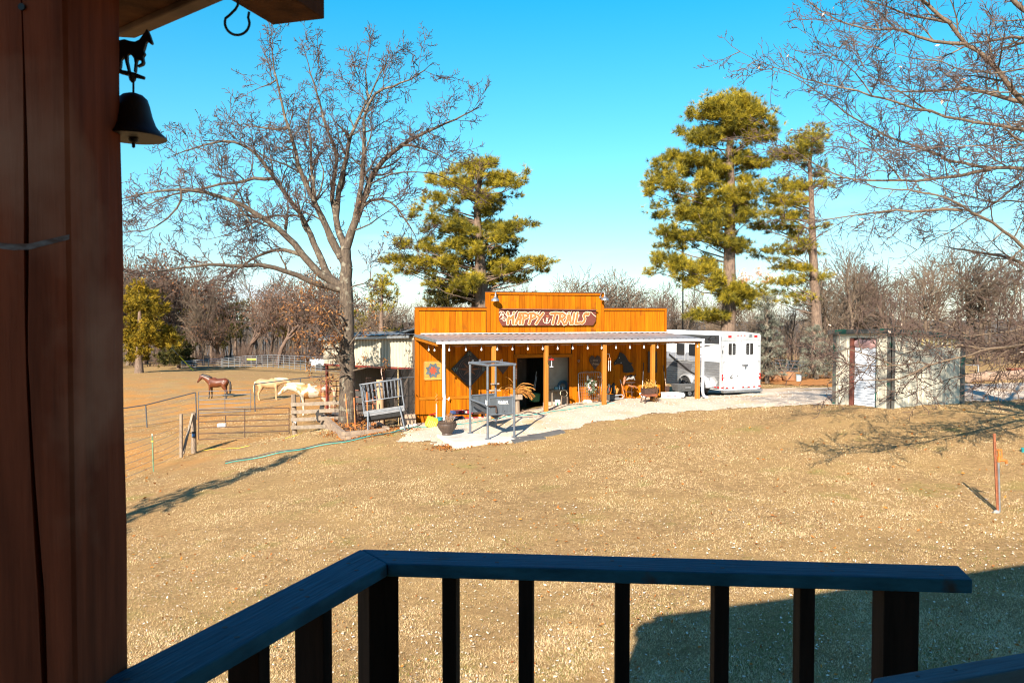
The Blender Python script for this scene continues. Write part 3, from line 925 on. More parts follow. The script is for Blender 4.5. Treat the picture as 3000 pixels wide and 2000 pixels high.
# dinner bell with a trotting horse on its bracket
DB = 1.62
dw = DB / FPX
bc = W(391, 405, DB)
bell = thing('dinner_bell', 'black cast iron dinner bell with a horse figure by the post', 'bell', (bc.x, bc.y, bc.z))
prof = [(91, 405), (90, 400), (76, 388), (62, 368), (52, 340), (46, 312), (40, 292), (28, 280), (12, 274), (3, 272)]
mb = MB(); mb.lathe((bc.x, bc.y, 0), [(r * dw, W(391, y, DB).z) for r, y in prof], 28); mb.build('bell_body', m_blk, bell, smooth=True)
mb = MB(); mb.lathe((bc.x, bc.y, 0), [(4 * dw, W(391, 400, DB).z), (14 * dw, W(391, 408, DB).z), (12 * dw, W(391, 416, DB).z), (5 * dw, W(391, 420, DB).z), (4.5 * dw, W(391, 432, DB).z), (1 * dw, W(391, 434, DB).z)], 12); mb.build('clapper', m_blk, bell, smooth=True)
mb = MB(); mb.tube([W(391, 272, DB), W(391, 240, DB)], 3.2 * dw, 8); mb.lathe((bc.x, bc.y, 0), [(3 * dw, W(391, 243, DB).z), (9 * dw, W(391, 236, DB).z), (12 * dw, W(391, 222, DB).z)], 10)
mb.tube([W(330, 200, DB - .01), W(358, 212, DB), W(391, 220, DB), W(424, 230, DB)], [6 * dw, 7 * dw, 8 * dw, 5 * dw], 8); mb.build('bracket', m_blk, bell)
hp = [(340, 130), (352, 121), (368, 118), (384, 123), (398, 125), (411, 119), (420, 107), (428, 97), (432, 89), (436, 92), (438, 98), (441, 104), (447, 122), (449, 128), (446, 133), (441, 131), (436, 124), (431, 126), (427, 140), (423, 152), (427, 160), (421, 168), (424, 184), (420, 192), (404, 198), (404, 193), (416, 186), (415, 178), (404, 176), (401, 190), (399, 212), (393, 212), (396, 186), (394, 172), (384, 160), (376, 162), (376, 180), (383, 214), (377, 214), (369, 184), (366, 168), (358, 176), (356, 196), (352, 206), (348, 204), (351, 186), (350, 168), (342, 150)]
mb = MB(); o0 = W(391, 160, DB)
mb.prism([((x - 391) * dw, (160 - y) * dw) for x, y in hp][::-1], (o0.x, o0.y - .005, o0.z), (1, 0, 0), (0, 0, 1), (0, 1, 0), .010); mb.build('horse_figure', m_blk, bell, bevel=.002)
# ------------------------------------------------------------------ false-front barn
UL, UR = -.45, 9.876
ZS, ZM, ZR = 3.90, 4.49, 2.905                            # side parapet, middle parapet, porch roof at the wall
UM0, UM1 = 2.27, 7.09
UD0, UD1, ZD = 3.476, 5.62, 1.99                          # doorway
bl = B(Vector((4.7, VW, 0)))
barn = thing('barn', 'orange wooden false front barn with open porch and stepped parapet', 'barn', (bl.x, bl.y, gz(bl.x, bl.y)))
BX = B
def board(u0, u1, z0, z1, v=VW, th=.022, mat=m_barn, name='board'):
    out = random.uniform(-.004, .004)
    return piece(name, mat, barn, ((u0 + u1) / 2, v - th / 2 + out, (z0 + z1) / 2), (u1 - u0, th, z1 - z0), BX, TH)
# backing walls (dark joints), with the doorway left open
mb = MB(BX)
mb.span((UL + .03, VW + .005, -1.0), (UD0, VW + .10, ZS - .05)); mb.span((UD1, VW + .005, -1.0), (UR - .02, VW + .10, ZS - .05))
mb.span((UD0, VW + .006, ZD), (UD1, VW + .099, ZS - .06)); mb.span((UM0 + .03, VW + .007, ZS - .06), (UM1 - .03, VW + .098, ZM - .04))
mb.build('wall', m_dark, barn)
bw = .232
def boards(u0, u1, z0f, z1, skip=None):
    u = u0
    while u < u1 - .03:
        w = min(bw * random.uniform(.93, 1.05), u1 - u)
        z0 = z0f(u + w / 2) if callable(z0f) else z0f
        if z1 - z0 > .05: board(u + .005, u + w - .005, z0, z1)
        u += w
boards(UL + .15, UM0 - .02, ZR + .02, ZS - .13)
boards(UM1 + .02, UR - .10, ZR + .02, ZS - .13)
boards(UM0 + .16, UM1 - .12, ZR + .02, ZM - .12)
# corner boards, caps and trims of the parapet
def trim(a, b, mat=m_barn2, name='trim_board', bev=.004):
    mb = MB(BX); mb.span(a, b); return mb.build(name, mat, barn, bevel=bev)
trim((UL, VW - .045, -1.0), (UL + .14, VW + .11, ZS - .10)); trim((UR - .09, VW - .04, -.6), (UR, VW + .11, ZS - .10))
trim((UL, VW - .042, ZS - .10), (UM0 + .0, VW + .02, ZS)); trim((UM1, VW - .042, ZS - .10), (UR, VW + .02, ZS))
trim((UM0, VW - .047, ZR + .03), (UM0 + .15, VW + .02, ZM - .095)); trim((UM1 - .11, VW - .047, ZR + .03), (UM1, VW + .02, ZM - .095))
trim((UM0 - .002, VW - .05, ZM - .095), (UM1 + .002, VW + .02, ZM))
m_cap = M('dark_parapet_cap', (.11, .04, .018), (.07, .025, .012), .7, 5)
trim((UL - .02, VW - .06, ZS + .002), (UM0 - .004, VW + .14, ZS + .026), m_cap, 'cap'); trim((UM1 + .004, VW - .06, ZS + .002), (UR + .02, VW + .14, ZS + .026), m_cap, 'cap')
trim((UM0 - .02, VW - .065, ZM + .002), (UM1 + .02, VW + .14, ZM + .026), m_cap, 'cap')
trim((UM0 - .018, VW - .03, ZS + .03), (UM0 - .002, VW + .12, ZM - .002)); trim((UM1 + .003, VW - .03, ZS + .03), (UM1 + .018, VW + .12, ZM - .002))
# lower wall boards: left of door, right of door, above door
zk = .62                                                  # the kick band on the left where boards stop short
gl = lambda u: bgz(u, VW) - .05
boards(UL + .15, 1.05, zk + .0, ZR - .06)
boards(1.05, UD0 - .10, lambda u: bgz(u, VW) + .0, ZR - .06)
boards(UL + .15, 1.05, gl, zk - .125)
boards(UD1 + .12, UR - .10, lambda u: max(bgz(u, VW), .0), ZR - .06)
boards(UD0 - .08, UD1 + .10, ZD + .14, ZR - .06)
trim((UL + .145, VW - .048, zk - .12), (2.65, VW - .001, zk - .005), m_barnH)
trim((UD0 - .10, VW - .05, bgz(UD0, VW) - .1), (UD0 - .002, VW + .13, ZD + .002), m_barn2, 'door_jamb'); trim((UD1 + .002, VW - .05, bgz(UD1, VW) - .1), (UD1 + .10, VW + .13, ZD + .002), m_barn2, 'door_jamb')
trim((UD0 - .13, VW - .055, ZD + .004), (UD1 + .13, VW + .135, ZD + .13), m_barnH, 'door_lintel')
# body of the barn behind the front
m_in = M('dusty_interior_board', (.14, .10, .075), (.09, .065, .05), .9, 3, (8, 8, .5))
DB_ = 5.0
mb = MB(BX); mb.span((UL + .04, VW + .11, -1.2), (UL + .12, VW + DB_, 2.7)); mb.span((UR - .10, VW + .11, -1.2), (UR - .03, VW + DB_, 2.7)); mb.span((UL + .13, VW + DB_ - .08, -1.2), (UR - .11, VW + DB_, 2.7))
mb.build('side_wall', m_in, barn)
mb = MB(BX); q = [(UL + .02, VW + .16, 3.12), (UR - .02, VW + .16, 3.12), (UR - .02, VW + DB_ + .1, 2.75), (UL + .02, VW + DB_ + .1, 2.75)]
mb.add([Vector(p) for p in q] + [Vector(p) + Vector((0, 0, .05)) for p in q], [(3, 2, 1, 0), (4, 5, 6, 7), (0, 1, 5, 4), (1, 2, 6, 5), (2, 3, 7, 6), (3, 0, 4, 7)]); mb.build('roof', m_galv, barn)
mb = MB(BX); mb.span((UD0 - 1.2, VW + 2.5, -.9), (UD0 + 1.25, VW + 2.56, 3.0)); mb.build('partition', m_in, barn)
mb = MB(BX); mb.span((UD1 - .72, VW + .9, -.9), (UD1 + .6, VW + .96, 2.6)); mb.build('partition', M('pale_interior_panel', (.42, .38, .33), (.34, .30, .26), .9, 3), barn)

# porch roof: ribbed sheet as real ribs, from wall down to gutter
zf = 2.745
def rp(t, v):                                             # left edge is skewed a little
    ul = UL + (-.15 - UL) * (VW - v) / (VW + .1)
    return ul + (9.98 - ul) * t if v < VW - 1 else ul + (UR + .04 + (9.98 - UR - .04) * (VW - v) / (VW + .1) - ul) * t
def roof_sheet():
    mb = MB(BX); nr = 43; prof = []
    for i in range(nr):
        t0 = i / nr
        for dt, h in ((0, 0), (.40, 0), (.52, .022), (.72, .022), (.84, 0)):
            prof.append((t0 + dt / nr, h))
    prof.append((1.0, 0))
    vs = []
    for v, z in ((VW - .012, ZR), (-.13, zf)):
        for t, h in prof:
            vs.append(Vector((rp(t, v) if v > 0 else (-.16 + 10.14 * t), v, z + h)))
    n = len(prof)
    mb.add(vs, [(i, i + 1, n + i + 1, n + i) for i in range(n - 1)])
    return mb
roof = roof_sheet().build('porch_roof', m_roof, barn)
mb = MB(BX)
for i in range(43):
    t = (i + .62) / 43
    mb.box((-.16 + 10.14 * t, -.08, zf + .030), (.035, .05, .012))
mb.build('roof_screw', m_galv, roof)
mb = MB(BX); mb.span((UL + .2, VW - .05, ZR + .03), (UR, VW - .03, ZR + .055)); mb.build('flashing', m_gutter, roof)
# rake board and metal rake trim on the left edge, gutter and its end, fascia and eaves beam
mb = MB(BX); a, b = Vector((UL + .0, VW - .05, ZR - .115)), Vector((-.16, -.06, zf - .115))
mb.bar(a, b, .035, .13); mb.build('rake_board', m_barnH, barn)
mb = MB(BX); mb.bar(a + Vector((-.03, 0, .10)), b + Vector((-.03, -.05, .10)), .02, .10); mb.build('rake_trim', m_galv, barn)
mb = MB(BX); prof = [(-.10, .0), (-.22, .0), (-.235, -.03), (-.22, -.075), (-.20, -.095), (-.13, -.095), (-.115, -.07), (-.10, -.07)]
mb.prism([(p[0], p[1]) for p in prof], (-.22, 0, zf - .005), (0, 1, 0), (0, 0, 1), (1, 0, 0), 10.24); mb.build('gutter', m_gutter, barn)
trim((-.05, -.06, 2.58), (9.93, .06, 2.685), m_barnH, 'eaves_beam')
trim((-.05, -.095, 2.66), (9.95, -.063, zf - .012), M('brown_fascia', (.17, .062, .03), (.11, .04, .02), .7, 4), 'fascia')
for u in np.linspace(.4, 9.6, 16):
    mb = MB(BX); mb.bar((u, .06, 2.64), (u, VW - .03, ZR - .05), .045, .10); mb.build('rafter', m_barnH, barn)
# posts
for u in (0.06, 1.823, 3.76, 6.01, 7.97, 9.86):
    mb = MB(BX); mb.span((u - .07, -.07, bgz(u, 0) - .12), (u + .07, .07, 2.578)); mb.build('post', m_barnH if u < .1 else M('honey_porch_post', (.42, .160, .009), (.30, .098, .006), .65, 2.4, (8, 8, .45), bump=.2, rnd=.08, spots=(.22, .08, .02), spot_scale=5, spot_lo=.66, spot_hi=.75), barn, bevel=.006)
# downspouts: left one with a dent, right one with its curved foot
m_ds = M('white_downspout', (.66, .68, .72), (.56, .58, .62), .35, 5)
mb = MB(BX); u0 = .02; zt = zf - .09; zg = bgz(0, -.2)
mb.tube([(u0, -.16, zt), (u0, -.16, 1.9), (u0 + .005, -.16, 1.0), (u0 + .012, -.165, .86), (u0 + .02, -.16, .82), (u0 + .012, -.16, .74), (u0, -.16, .3), (u0, -.16, zg + .05)], [.052, .052, .052, .060, .048, .056, .052, .052], 12)
for z in (1.92,): mb.tube([(u0, -.16, z - .012), (u0, -.16, z + .012)], .058, 12)
mb.build('downspout', m_ds, barn, smooth=True)
mb = MB(BX); u0 = 10.0; zg = bgz(10, -.2)
mb.tube([(u0, -.16, zt), (u0, -.16, zg + .30), (u0 + .01, -.17, zg + .18), (u0 + .06, -.20, zg + .10), (u0 + .16, -.24, zg + .07)], [.052, .052, .053, .053, .056], 12)
mb.build('downspout', m_ds, barn, smooth=True)

# gooseneck barn lamps
def goose(px, py, flip):
    u = bu(px, VW); z = bz(px, py, VW - .2)
    p = B(Vector((u, VW - .05, z)))
    t = thing('barn_lamp', 'galvanised gooseneck lamp at the %s end of the upper parapet' % ('left' if flip < 0 else 'right'), 'wall lamp', p, 'gooseneck lamps on the parapet')
    mb = MB(BX); s = flip
    v0 = VW - .06
    mb.disc((u - .16 * s * -1 if False else u + .0, v0, z + .02), (0, -1, 0), .05, .03, 12)
    arc = [(u, v0 - .02, z + .02)]
    for k in range(11):
        a = math.pi * k / 10
        arc.append((u + .0 + s * -.10 * (1 - math.cos(a)) * -.5, v0 - .05 - .17 * (1 - math.cos(a)) / 2, z + .05 + .20 * math.sin(a)))
    mb.tube(arc, .014, 8); mb.build('arm', m_galv, t, smooth=True)
    e = Vector(arc[-1])
    mb = MB(BX); mb.lathe((e.x, e.y, e.z), [(.03, .03), (.045, .0), (.06, -.03), (.12, -.06), (.15, -.10), (.155, -.15), (.14, -.15), (.11, -.08)], 18); mb.build('shade', m_galv, t, smooth=True)
    mb = MB(BX); mb.sphere((e.x, e.y, e.z - .11), .04, 8, 6); mb.build('lamp_bulb', m_white, t, smooth=True)
goose(1452, 874, -1); goose(1756, 872, 1)

# sign: HAPPY TRAILS, coral letters with a cream outline on an oxblood board
SU0, SU1, SZ1 = 2.727, 6.706, 3.88
SZ0 = 3.225
SW, SHt = SU1 - SU0, SZ1 - SZ0
sv = VW - .10
so = B(Vector((SU0, sv, SZ0)))
sign = thing('sign', 'oxblood wooden sign reading HAPPY TRAILS in coral letters above porch', 'sign', B(Vector((SU0 + SW / 2, sv, SZ0))))
sx = SW / 1960.0                                          # lettering laid out on a 1960 x 370 grid (x right, y down)
def sp(x, y): return ((x - 130) * sx, (440 - y) * SHt / 370 * 1.0)
UXs, UYs, UNs = BU, Vector((0, 0, 1)), -BV
mb = MB(); mb.prism([sp(130, 75), sp(2095, 95), sp(2085, 345), sp(2030, 437), sp(190, 440), sp(130, 325)][::-1], so, UXs, UYs, UNs, .03); mb.build('board', m_sign, sign, bevel=.003)
mb = MB(); mb.prism([sp(135, 72), sp(2100, 88), sp(2095, 106), sp(200, 92)][::-1], so + UNs * .031, UXs, UYs, UNs, .09); mb.build('ledge', M('sign_ledge', (.20, .07, .05), (.14, .045, .03), .6, 5), sign)
LET = {
 'H1': [[(300, 160), (320, 230), (300, 400)], [(305, 300), (410, 250)], [(420, 165), (400, 260), (405, 400)]],
 'A1': [[(455, 400), (510, 250), (530, 170)], [(530, 170), (560, 250), (535, 400)], [(480, 310), (545, 300)]],
 'P1': [[(600, 180), (610, 280), (590, 400)], [(560, 180), (640, 170), (700, 200), (690, 250), (625, 285)]],
 'P2': [[(760, 180), (755, 280), (720, 400)], [(730, 180), (800, 170), (850, 200), (840, 255), (770, 290)]],
 'Y1': [[(880, 175), (900, 220), (925, 260)], [(1000, 175), (930, 280), (860, 400)]],
 'T1': [[(1160, 180), (1260, 165), (1330, 175)], [(1245, 190), (1215, 300), (1195, 400)]],
 'R1': [[(1350, 190), (1335, 300), (1305, 400)], [(1320, 185), (1400, 175), (1445, 215), (1420, 270), (1345, 295)], [(1370, 300), (1400, 350), (1425, 410)]],
 'A2': [[(1460, 400), (1500, 290), (1525, 170)], [(1525, 170), (1555, 280), (1560, 400)], [(1490, 320), (1560, 315)]],
 'I1': [[(1635, 175), (1620, 290), (1600, 400)]],
 'L1': [[(1705, 165), (1690, 260), (1660, 395)], [(1660, 395), (1745, 385)]],
 'S1': [[(1935, 170), (1920, 205), (1890, 200), (1890, 172), (1850, 190), (1835, 235), (1855, 290), (1840, 350), (1800, 390), (1760, 380)]],
}
wm = sx
for k, strokes in LET.items():
    mo, mc = MB(), MB()
    for s in strokes:
        pts = [sp(*q) for q in s]
        mo.stroke(pts, 62 * wm, so + UNs * .03, UXs, UYs, UNs, .006)
        mc.stroke(pts, 44 * wm, so + UNs * .03, UXs, UYs, UNs, .012)
    lo_ = mo.build('letter', m_rope, sign); mc.build('letter_face', m_letter, lo_)
mr_ = MB()
ROPE = [[(130, 160), (160, 135), (215, 138), (250, 190), (290, 240), (345, 232), (400, 205), (440, 185), (470, 140), (490, 118)], [(800, 118), (840, 150), (880, 190), (915, 175), (945, 118)],
        [(1390, 120), (1440, 160), (1490, 188), (1550, 180), (1580, 125)], [(1900, 125), (1940, 150), (1990, 150), (2030, 200), (2085, 245)],
        [(140, 250), (160, 200), (178, 155), (195, 200), (210, 240)], [(150, 215), (200, 210)], [(215, 190), (205, 250), (180, 290), (162, 292)], [(255, 265), (225, 258), (203, 290), (208, 330), (235, 342), (258, 325), (258, 300), (235, 300)],
        [(1000, 290), (1005, 350), (1030, 380), (1075, 395), (1120, 370), (1140, 320), (1150, 305)], [(1065, 270), (1075, 290), (1090, 290), (1100, 268)], [(1078, 295), (1060, 330), (1065, 360), (1095, 340), (1080, 310)], [(1055, 370), (1080, 392)], [(1735, 205), (1730, 250)]]
for s in ROPE:
    mr_.stroke([sp(*q) for q in s], 9 * wm, so + UNs * .0305, UXs, UYs, UNs, .014)
mr_.build('rope_lettering', m_rope, sign)
mb = MB(); mb.stroke([sp(1075, 228), sp(1100, 240)], 18 * wm, so + UNs * .031, UXs, UYs, UNs, .01); mb.build('red_mark', m_letter, sign)

# string lights along the eaves: cord and bulbs
sl = thing('string_lights', 'string of clear bulbs hanging along the porch eaves beam', 'string lights', B(Vector((4.9, 0, 2.4))))
bulbs = [(1256, 1016, 1.2), (1273, 1020, .8)] + [(x, 1018, -.09) for x in (1316, 1365, 1410.5, 1457, 1501.5, 1546.5, 1590, 1634, 1678, 1722, 1763, 1805, 1846, 1887, 1927)] + [(1966, 1017, -.09), (2044, 1022, -.09)]
mb = MB(BX); cpts = []
for x, y, v in bulbs: cpts.append((bu(x, v), v, 2.60 if v < .5 else 2.56))
cc = []
for a, b in zip(cpts[:-1], cpts[1:]):
    for k in range(4):
        t = k / 4; cc.append((a[0] + (b[0] - a[0]) * t, a[1] + (b[1] - a[1]) * t, a[2] + (b[2] - a[2]) * t - .07 * 4 * t * (1 - t) * .6))
cc.append(cpts[-1])
mb.tube(cc, .006, 5); mb.build('cord', m_black, sl)
m_bulb = M('clear_bulb_glass', (.72, .70, .66), (.66, .63, .58), .12, 4)
for p in cpts:
    mb = MB(BX); mb.tube([(p[0], p[1], p[2]), (p[0], p[1], p[2] - .10)], [.012, .018], 8); so_ = mb.build('socket', m_black, sl)
    mb = MB(BX); mb.lathe((p[0], p[1], p[2] - .10), [(.014, .0), (.018, -.02), (.034, -.055), (.034, -.075), (.018, -.10), (.003, -.105)], 10); mb.build('bulb', m_bulb, so_, smooth=True)
# ------------------------------------------------------------------ things on the porch wall
NW = -BV; UZ = Vector((0, 0, 1))
def wall_at(px, py, off=.03):
    u = bu(px, VW - off); z = bz(px, py, VW - off)
    return B(Vector((u, VW - off, z))), u, z
def sc_px(v=VW):
    return (BP0.y + BV.y * v + 1.0) / FPX
# compass rose on a black diamond
p, u, z = wall_at(1375, 1080, .045)
cw = thing('compass_sign', 'large black diamond compass rose sign on the barn wall', 'wall sign', p)
mb = MB(); r = .70; mb.prism([(r, 0), (0, r), (-r, 0), (0, -r)], p, BU, UZ, NW, .018); mb.build('board', M('matt_black_board', (.022, .02, .021), (.035, .03, .03), .8, 4), cw)
mb = MB()
for R, w in ((.41, .03), (.34, .018)):
    mb.tube([p + NW * .025 + BU * R * math.cos(t) + UZ * R * math.sin(t) for t in np.linspace(0, 2 * math.pi, 33)[:-1]], w / 2, 6, closed=True)
mb.build('ring', M('purple_grey_metal', (.085, .06, .06), (.06, .04, .04), .5, 6), cw)
for k in range(8):
    a = k * math.pi / 4; L = .52 if k % 2 == 0 else .36
    d = BU * math.sin(a) + UZ * math.cos(a); e = BU * math.cos(a) - UZ * math.sin(a)
    o_ = p + NW * .02
    mb = MB(); mb.add([o_ + d * L, o_ + d * .10 + e * .055, o_ + NW * .03, o_ + d * .10 - e * .055, o_], [(0, 1, 2), (0, 2, 3), (0, 4, 1), (0, 3, 4), (1, 4, 2), (2, 4, 3)]); mb.build('compass_point', m_copper, cw)
for ch, dx, dz in (('N', .0, .55), ('W', -.54, -.02), ('E', .54, -.02)):
    text_mesh(ch, .20, None, p + NW * .021 + BU * dx + UZ * dz, BU, UZ, NW, .006, bold=.006).build('lettering', M('verdigris_letter', (.11, .16, .145), (.08, .10, .10), .6, 6), cw)
# barn quilt: eight pointed star of grey blue and red on yellow slats
p, u, z = wall_at(1268, 1085, .05)
bq = thing('barn_quilt', 'square wooden quilt sign with slate blue and red star', 'wall sign', p)
s = .315
m_qy = M('quilt_yellow_slat', (.50, .26, .05), (.38, .18, .03), .7, 4, (2, 2, 8), rnd=.12)
for k in range(9):
    zc = -s + .035 + k * .07
    piece('slat', m_qy, bq, p + UZ * zc, (2 * s, .015, .064), None, TH)
for a, b in (((-s, s + .012), (s, s + .012)), ((-s, -s - .012), (s, -s - .012)), ((-s - .012, -s), (-s - .012, s)), ((s + .012, -s), (s + .012, s))):
    mb = MB(); mb.bar(p + NW * .01 + BU * a[0] + UZ * a[1], p + NW * .01 + BU * b[0] + UZ * b[1], .024, .04); mb.build('frame_strip', m_qy, bq)
m_qb = M('quilt_slate_blue', (.075, .095, .11), (.055, .07, .085), .7, 5, rnd=.2); m_qr = M('quilt_red', (.42, .055, .02), (.32, .04, .02), .7, 5, rnd=.12)
for k in range(8):
    a = k * math.pi / 4 + math.pi / 8
    for half in (-1, 1):
        for lvl, mt in ((0, m_qr), (1, m_qb)):
            d = lambda ang, rr: (rr * math.cos(ang), rr * math.sin(ang))
            if lvl == 0: pl = [(0, 0), d(a + half * math.pi / 8, .10), d(a, .16)]
            else: pl = [d(a + half * math.pi / 8, .108), d(a + half * math.pi / 8, .21), d(a, .30), d(a, .168)]
            mb = MB(); mb.prism(pl, p + NW * .009, BU, UZ, NW, .008); mb.build('star_piece', mt, bq)
# heart sign
def heart(t):
    return (16 * math.sin(t) ** 3, 13 * math.cos(t) - 5 * math.cos(2 * t) - 2 * math.cos(3 * t) - math.cos(4 * t))
def heart_sign(px, py, w, h, lab, txt=None):
    p, u, z = wall_at(px, py, .05)
    t = thing('heart_sign', lab, 'wall sign', p)
    mb = MB(); mb.prism([(heart(q)[0] / 32 * w, (heart(q)[1] + 2.5) / 29 * h) for q in np.linspace(0, 2 * math.pi, 30)[:-1]][::-1], p, BU, UZ, NW, .025); mb.build('board', m_dkwood, t)
    if txt:
        for s_, dz, sz in txt:
            text_mesh(s_, sz, None, p + NW * .027 + UZ * dz, BU, UZ, NW, .004, shear=.25).build('lettering', M('faded_script_paint', (.36, .25, .17), (.30, .19, .12), .7, 6), t)
heart_sign(1743, 1063, .50, .58, 'dark wooden heart sign with pale script on barn wall', [('~ Wild ~', .10, .12), ('West', -.04, .15)])
heart_sign(1473, 1078, .46, .50, 'dark plain wooden heart between compass sign and doorway')
p, u, z = wall_at(1696, 1057, .04)
mb = MB(); mb.tube([p + BU * .045 * math.sin(t) ** 3 + UZ * heart(t)[1] / 29 * .09 for t in np.linspace(0, 6.28, 17)[:-1]], .006, 6, closed=True)
tag(mb.build('heart_ornament', m_galv), 'tiny wire heart ornament on the wall right of doorway', 'ornament')
# horse head cutout
p, u, z = wall_at(1826, 1049, .06)
kk = sc_px() * 1.0 / 6.918
hh = [(1065, 455), (1070, 425), (1110, 390), (1150, 360), (1165, 310), (1190, 270), (1195, 235), (1215, 215), (1228, 232), (1250, 222), (1262, 240), (1300, 255), (1340, 300), (1375, 350), (1410, 410), (1450, 440), (1520, 455), (1470, 480), (1500, 520), (1540, 600), (1520, 645), (1440, 650), (1360, 660), (1290, 640), (1290, 560), (1290, 500), (1260, 465), (1235, 465), (1200, 470), (1160, 465), (1120, 475), (1085, 490)]
mb = MB(); mb.prism([((x - 1290) * kk, (345 - y) * kk) for x, y in hh][::-1], p, BU, UZ, NW, .02)
hc = thing('horse_head_cutout', 'black sheet metal horse head silhouette on the barn wall', 'wall art', p)
mb.build('silhouette', m_blk, hc)
for x, y in ((1195, 335), (1237, 440), (1110, 440)):
    mb = MB(); mb.disc(p + NW * .021 + BU * (x - 1290) * kk + UZ * (345 - y) * kk, NW, .022 if x > 1150 else .012, .008, 10); mb.build('rosette', m_galv, hc)
# dark plank with carved arrow mark behind the fifth post
p, u, z = wall_at(1911, 1060, .06)
pl = thing('plank_sign', 'dark weathered upright plank hung on wall behind post', 'wall sign', p)
mb = MB(); mb.prism([(-.20, -.42), (.20, -.44), (.21, .0), (.19, .42), (-.20, .43)], p, BU, UZ, NW, .03); mb.build('board', m_dkwood, pl)
mb = MB()
for a, b in (((.02, -.1), (.10, .15)), ((.10, .15), (.06, .08)), ((.10, .15), (.12, .06)), ((.04, -.05), (.10, -.02))): mb.stroke([a, b], .015, p + NW * .03, BU, UZ, NW, .003)
mb.build('arrow_mark', M('faded_arrow_paint', (.24, .14, .06), (.18, .10, .04), .8), pl)
# horseshoe chime with bead strings on the fourth post
c = W(1786, 1052, B(Vector((bu(1786, -.12), -.12, 0))).y)
ch = thing('bead_chime', 'hanging horseshoe with two strings of pale beads', 'chime', c)
s_ = .0125
mb = MB(); mb.tube([c + BU * .045 * math.cos(t) + UZ * (.06 * math.sin(t)) for t in np.linspace(-.9, math.pi + .9, 14)], .010, 6); mb.build('horseshoe', M('orange_rust_metal', (.42, .14, .03), (.3, .1, .02), .6), ch)
mb = MB(); mb.tube([c + UZ * .06, c + UZ * .10 + BU * .0, c + UZ * .17, c + UZ * .19 - BU * .02, c + UZ * .18 - BU * .10], .005, 5); mb.build('hanger', m_galv, ch)
for sd in (-1, 1):
    mb = MB()
    for k in range(9):
        mb.sphere(c + BU * sd * .036 - UZ * (.07 + k * .042) + BU * random.uniform(-.006, .006), (.014, .014, .019), 6, 5)
    mb.build('bead_string', m_whitep, ch, smooth=True)
# red hummingbird feeder on the third post
c = W(1616, 1053, B(Vector((bu(1616, -.12), -.12, 0))).y)
fd = thing('bird_feeder', 'red topped hanging bird feeder beside the third post', 'bird feeder', c)
mb = MB(); mb.lathe(c, [(.004, .05), (.02, .04), (.10, .0), (.10, -.01), (.02, -.012)], 14); mb.build('top', m_redl, fd, smooth=True)
mb = MB(); mb.lathe(c, [(.016, -.01), (.016, -.23), (.03, -.24), (.075, -.245), (.075, -.26), (.01, -.262)], 12); mb.build('tube', m_gutter, fd, smooth=True)
mb = MB(); mb.tube([c + UZ * .05, c + UZ * .12, c + UZ * .13 - BU * .05, c + UZ * .10 - BU * .12, c - UZ * .05 - BU * .15, c - UZ * .18 - BU * .12], .006, 5); mb.build('bracket', m_blk, fd)

# ------------------------------------------------------------------ things standing on the porch
def pf(px, v):
    u = bu(px, v); return u, bgz(u, v)
def bd(py0, py1, px, v):
    return bz(px, py0, v), bz(px, py1, v)
# arched bed-end gate leaning on the wall
v = 2.15
u0, u1 = bu(1697, v), bu(1764, v); zg = bgz(u0, v); zt = bz(1720, 1091, v)
ag = thing('garden_gate', 'arched grey wire garden gate leaning against porch wall', 'garden gate', B(Vector((u0, v, zg))))
mb = MB(BX); pts = [(u0, v - .05, zg), (u0, v + .05, zg + .6), (u0, v + .08, zt - .12)]
for k in range(5):
    a = math.pi - k * math.pi / 8; pts.append((u0 + .10 + .10 * math.cos(a), v + .09, zt - .10 + .10 * math.sin(a)))
pts += [((u0 + u1) / 2, v + .1, zt), (u1 - .1, v + .1, zt)]
for k in range(5):
    a = math.pi / 2 - k * math.pi / 8; pts.append((u1 - .10 + .10 * math.cos(a), v + .09, zt - .10 + .10 * math.sin(a)))
pts += [(u1, v + .05, zg + .6), (u1, v - .05, zg)]
mb.tube(pts, .017, 7); mb.build('frame', m_galv, ag, smooth=True)
mb = MB(BX)
for k in range(1, 12):
    uu = u0 + (u1 - u0) * k / 12; mb.tube([(uu, v - .04, zg + .06), (uu, v + .07, zt - .02)], .0035, 4, False)
for k in range(9):
    t = k / 9; mb.tube([(u0, v - .04 + .1 * t, zg + .06 + (zt - zg - .1) * t), (u1, v - .04 + .1 * t, zg + .06 + (zt - zg - .1) * t)], .0035, 4, False)
for k in (0, 1):
    cx = u0 + (u1 - u0) * (.35 + .3 * k); mb.tube([(cx + .16 * math.cos(a), v + .085, zt - .02 + .07 * math.sin(a)) for a in np.linspace(0, math.pi, 9)], .004, 4, False)
mb.build('wire_mesh', m_galv, ag)
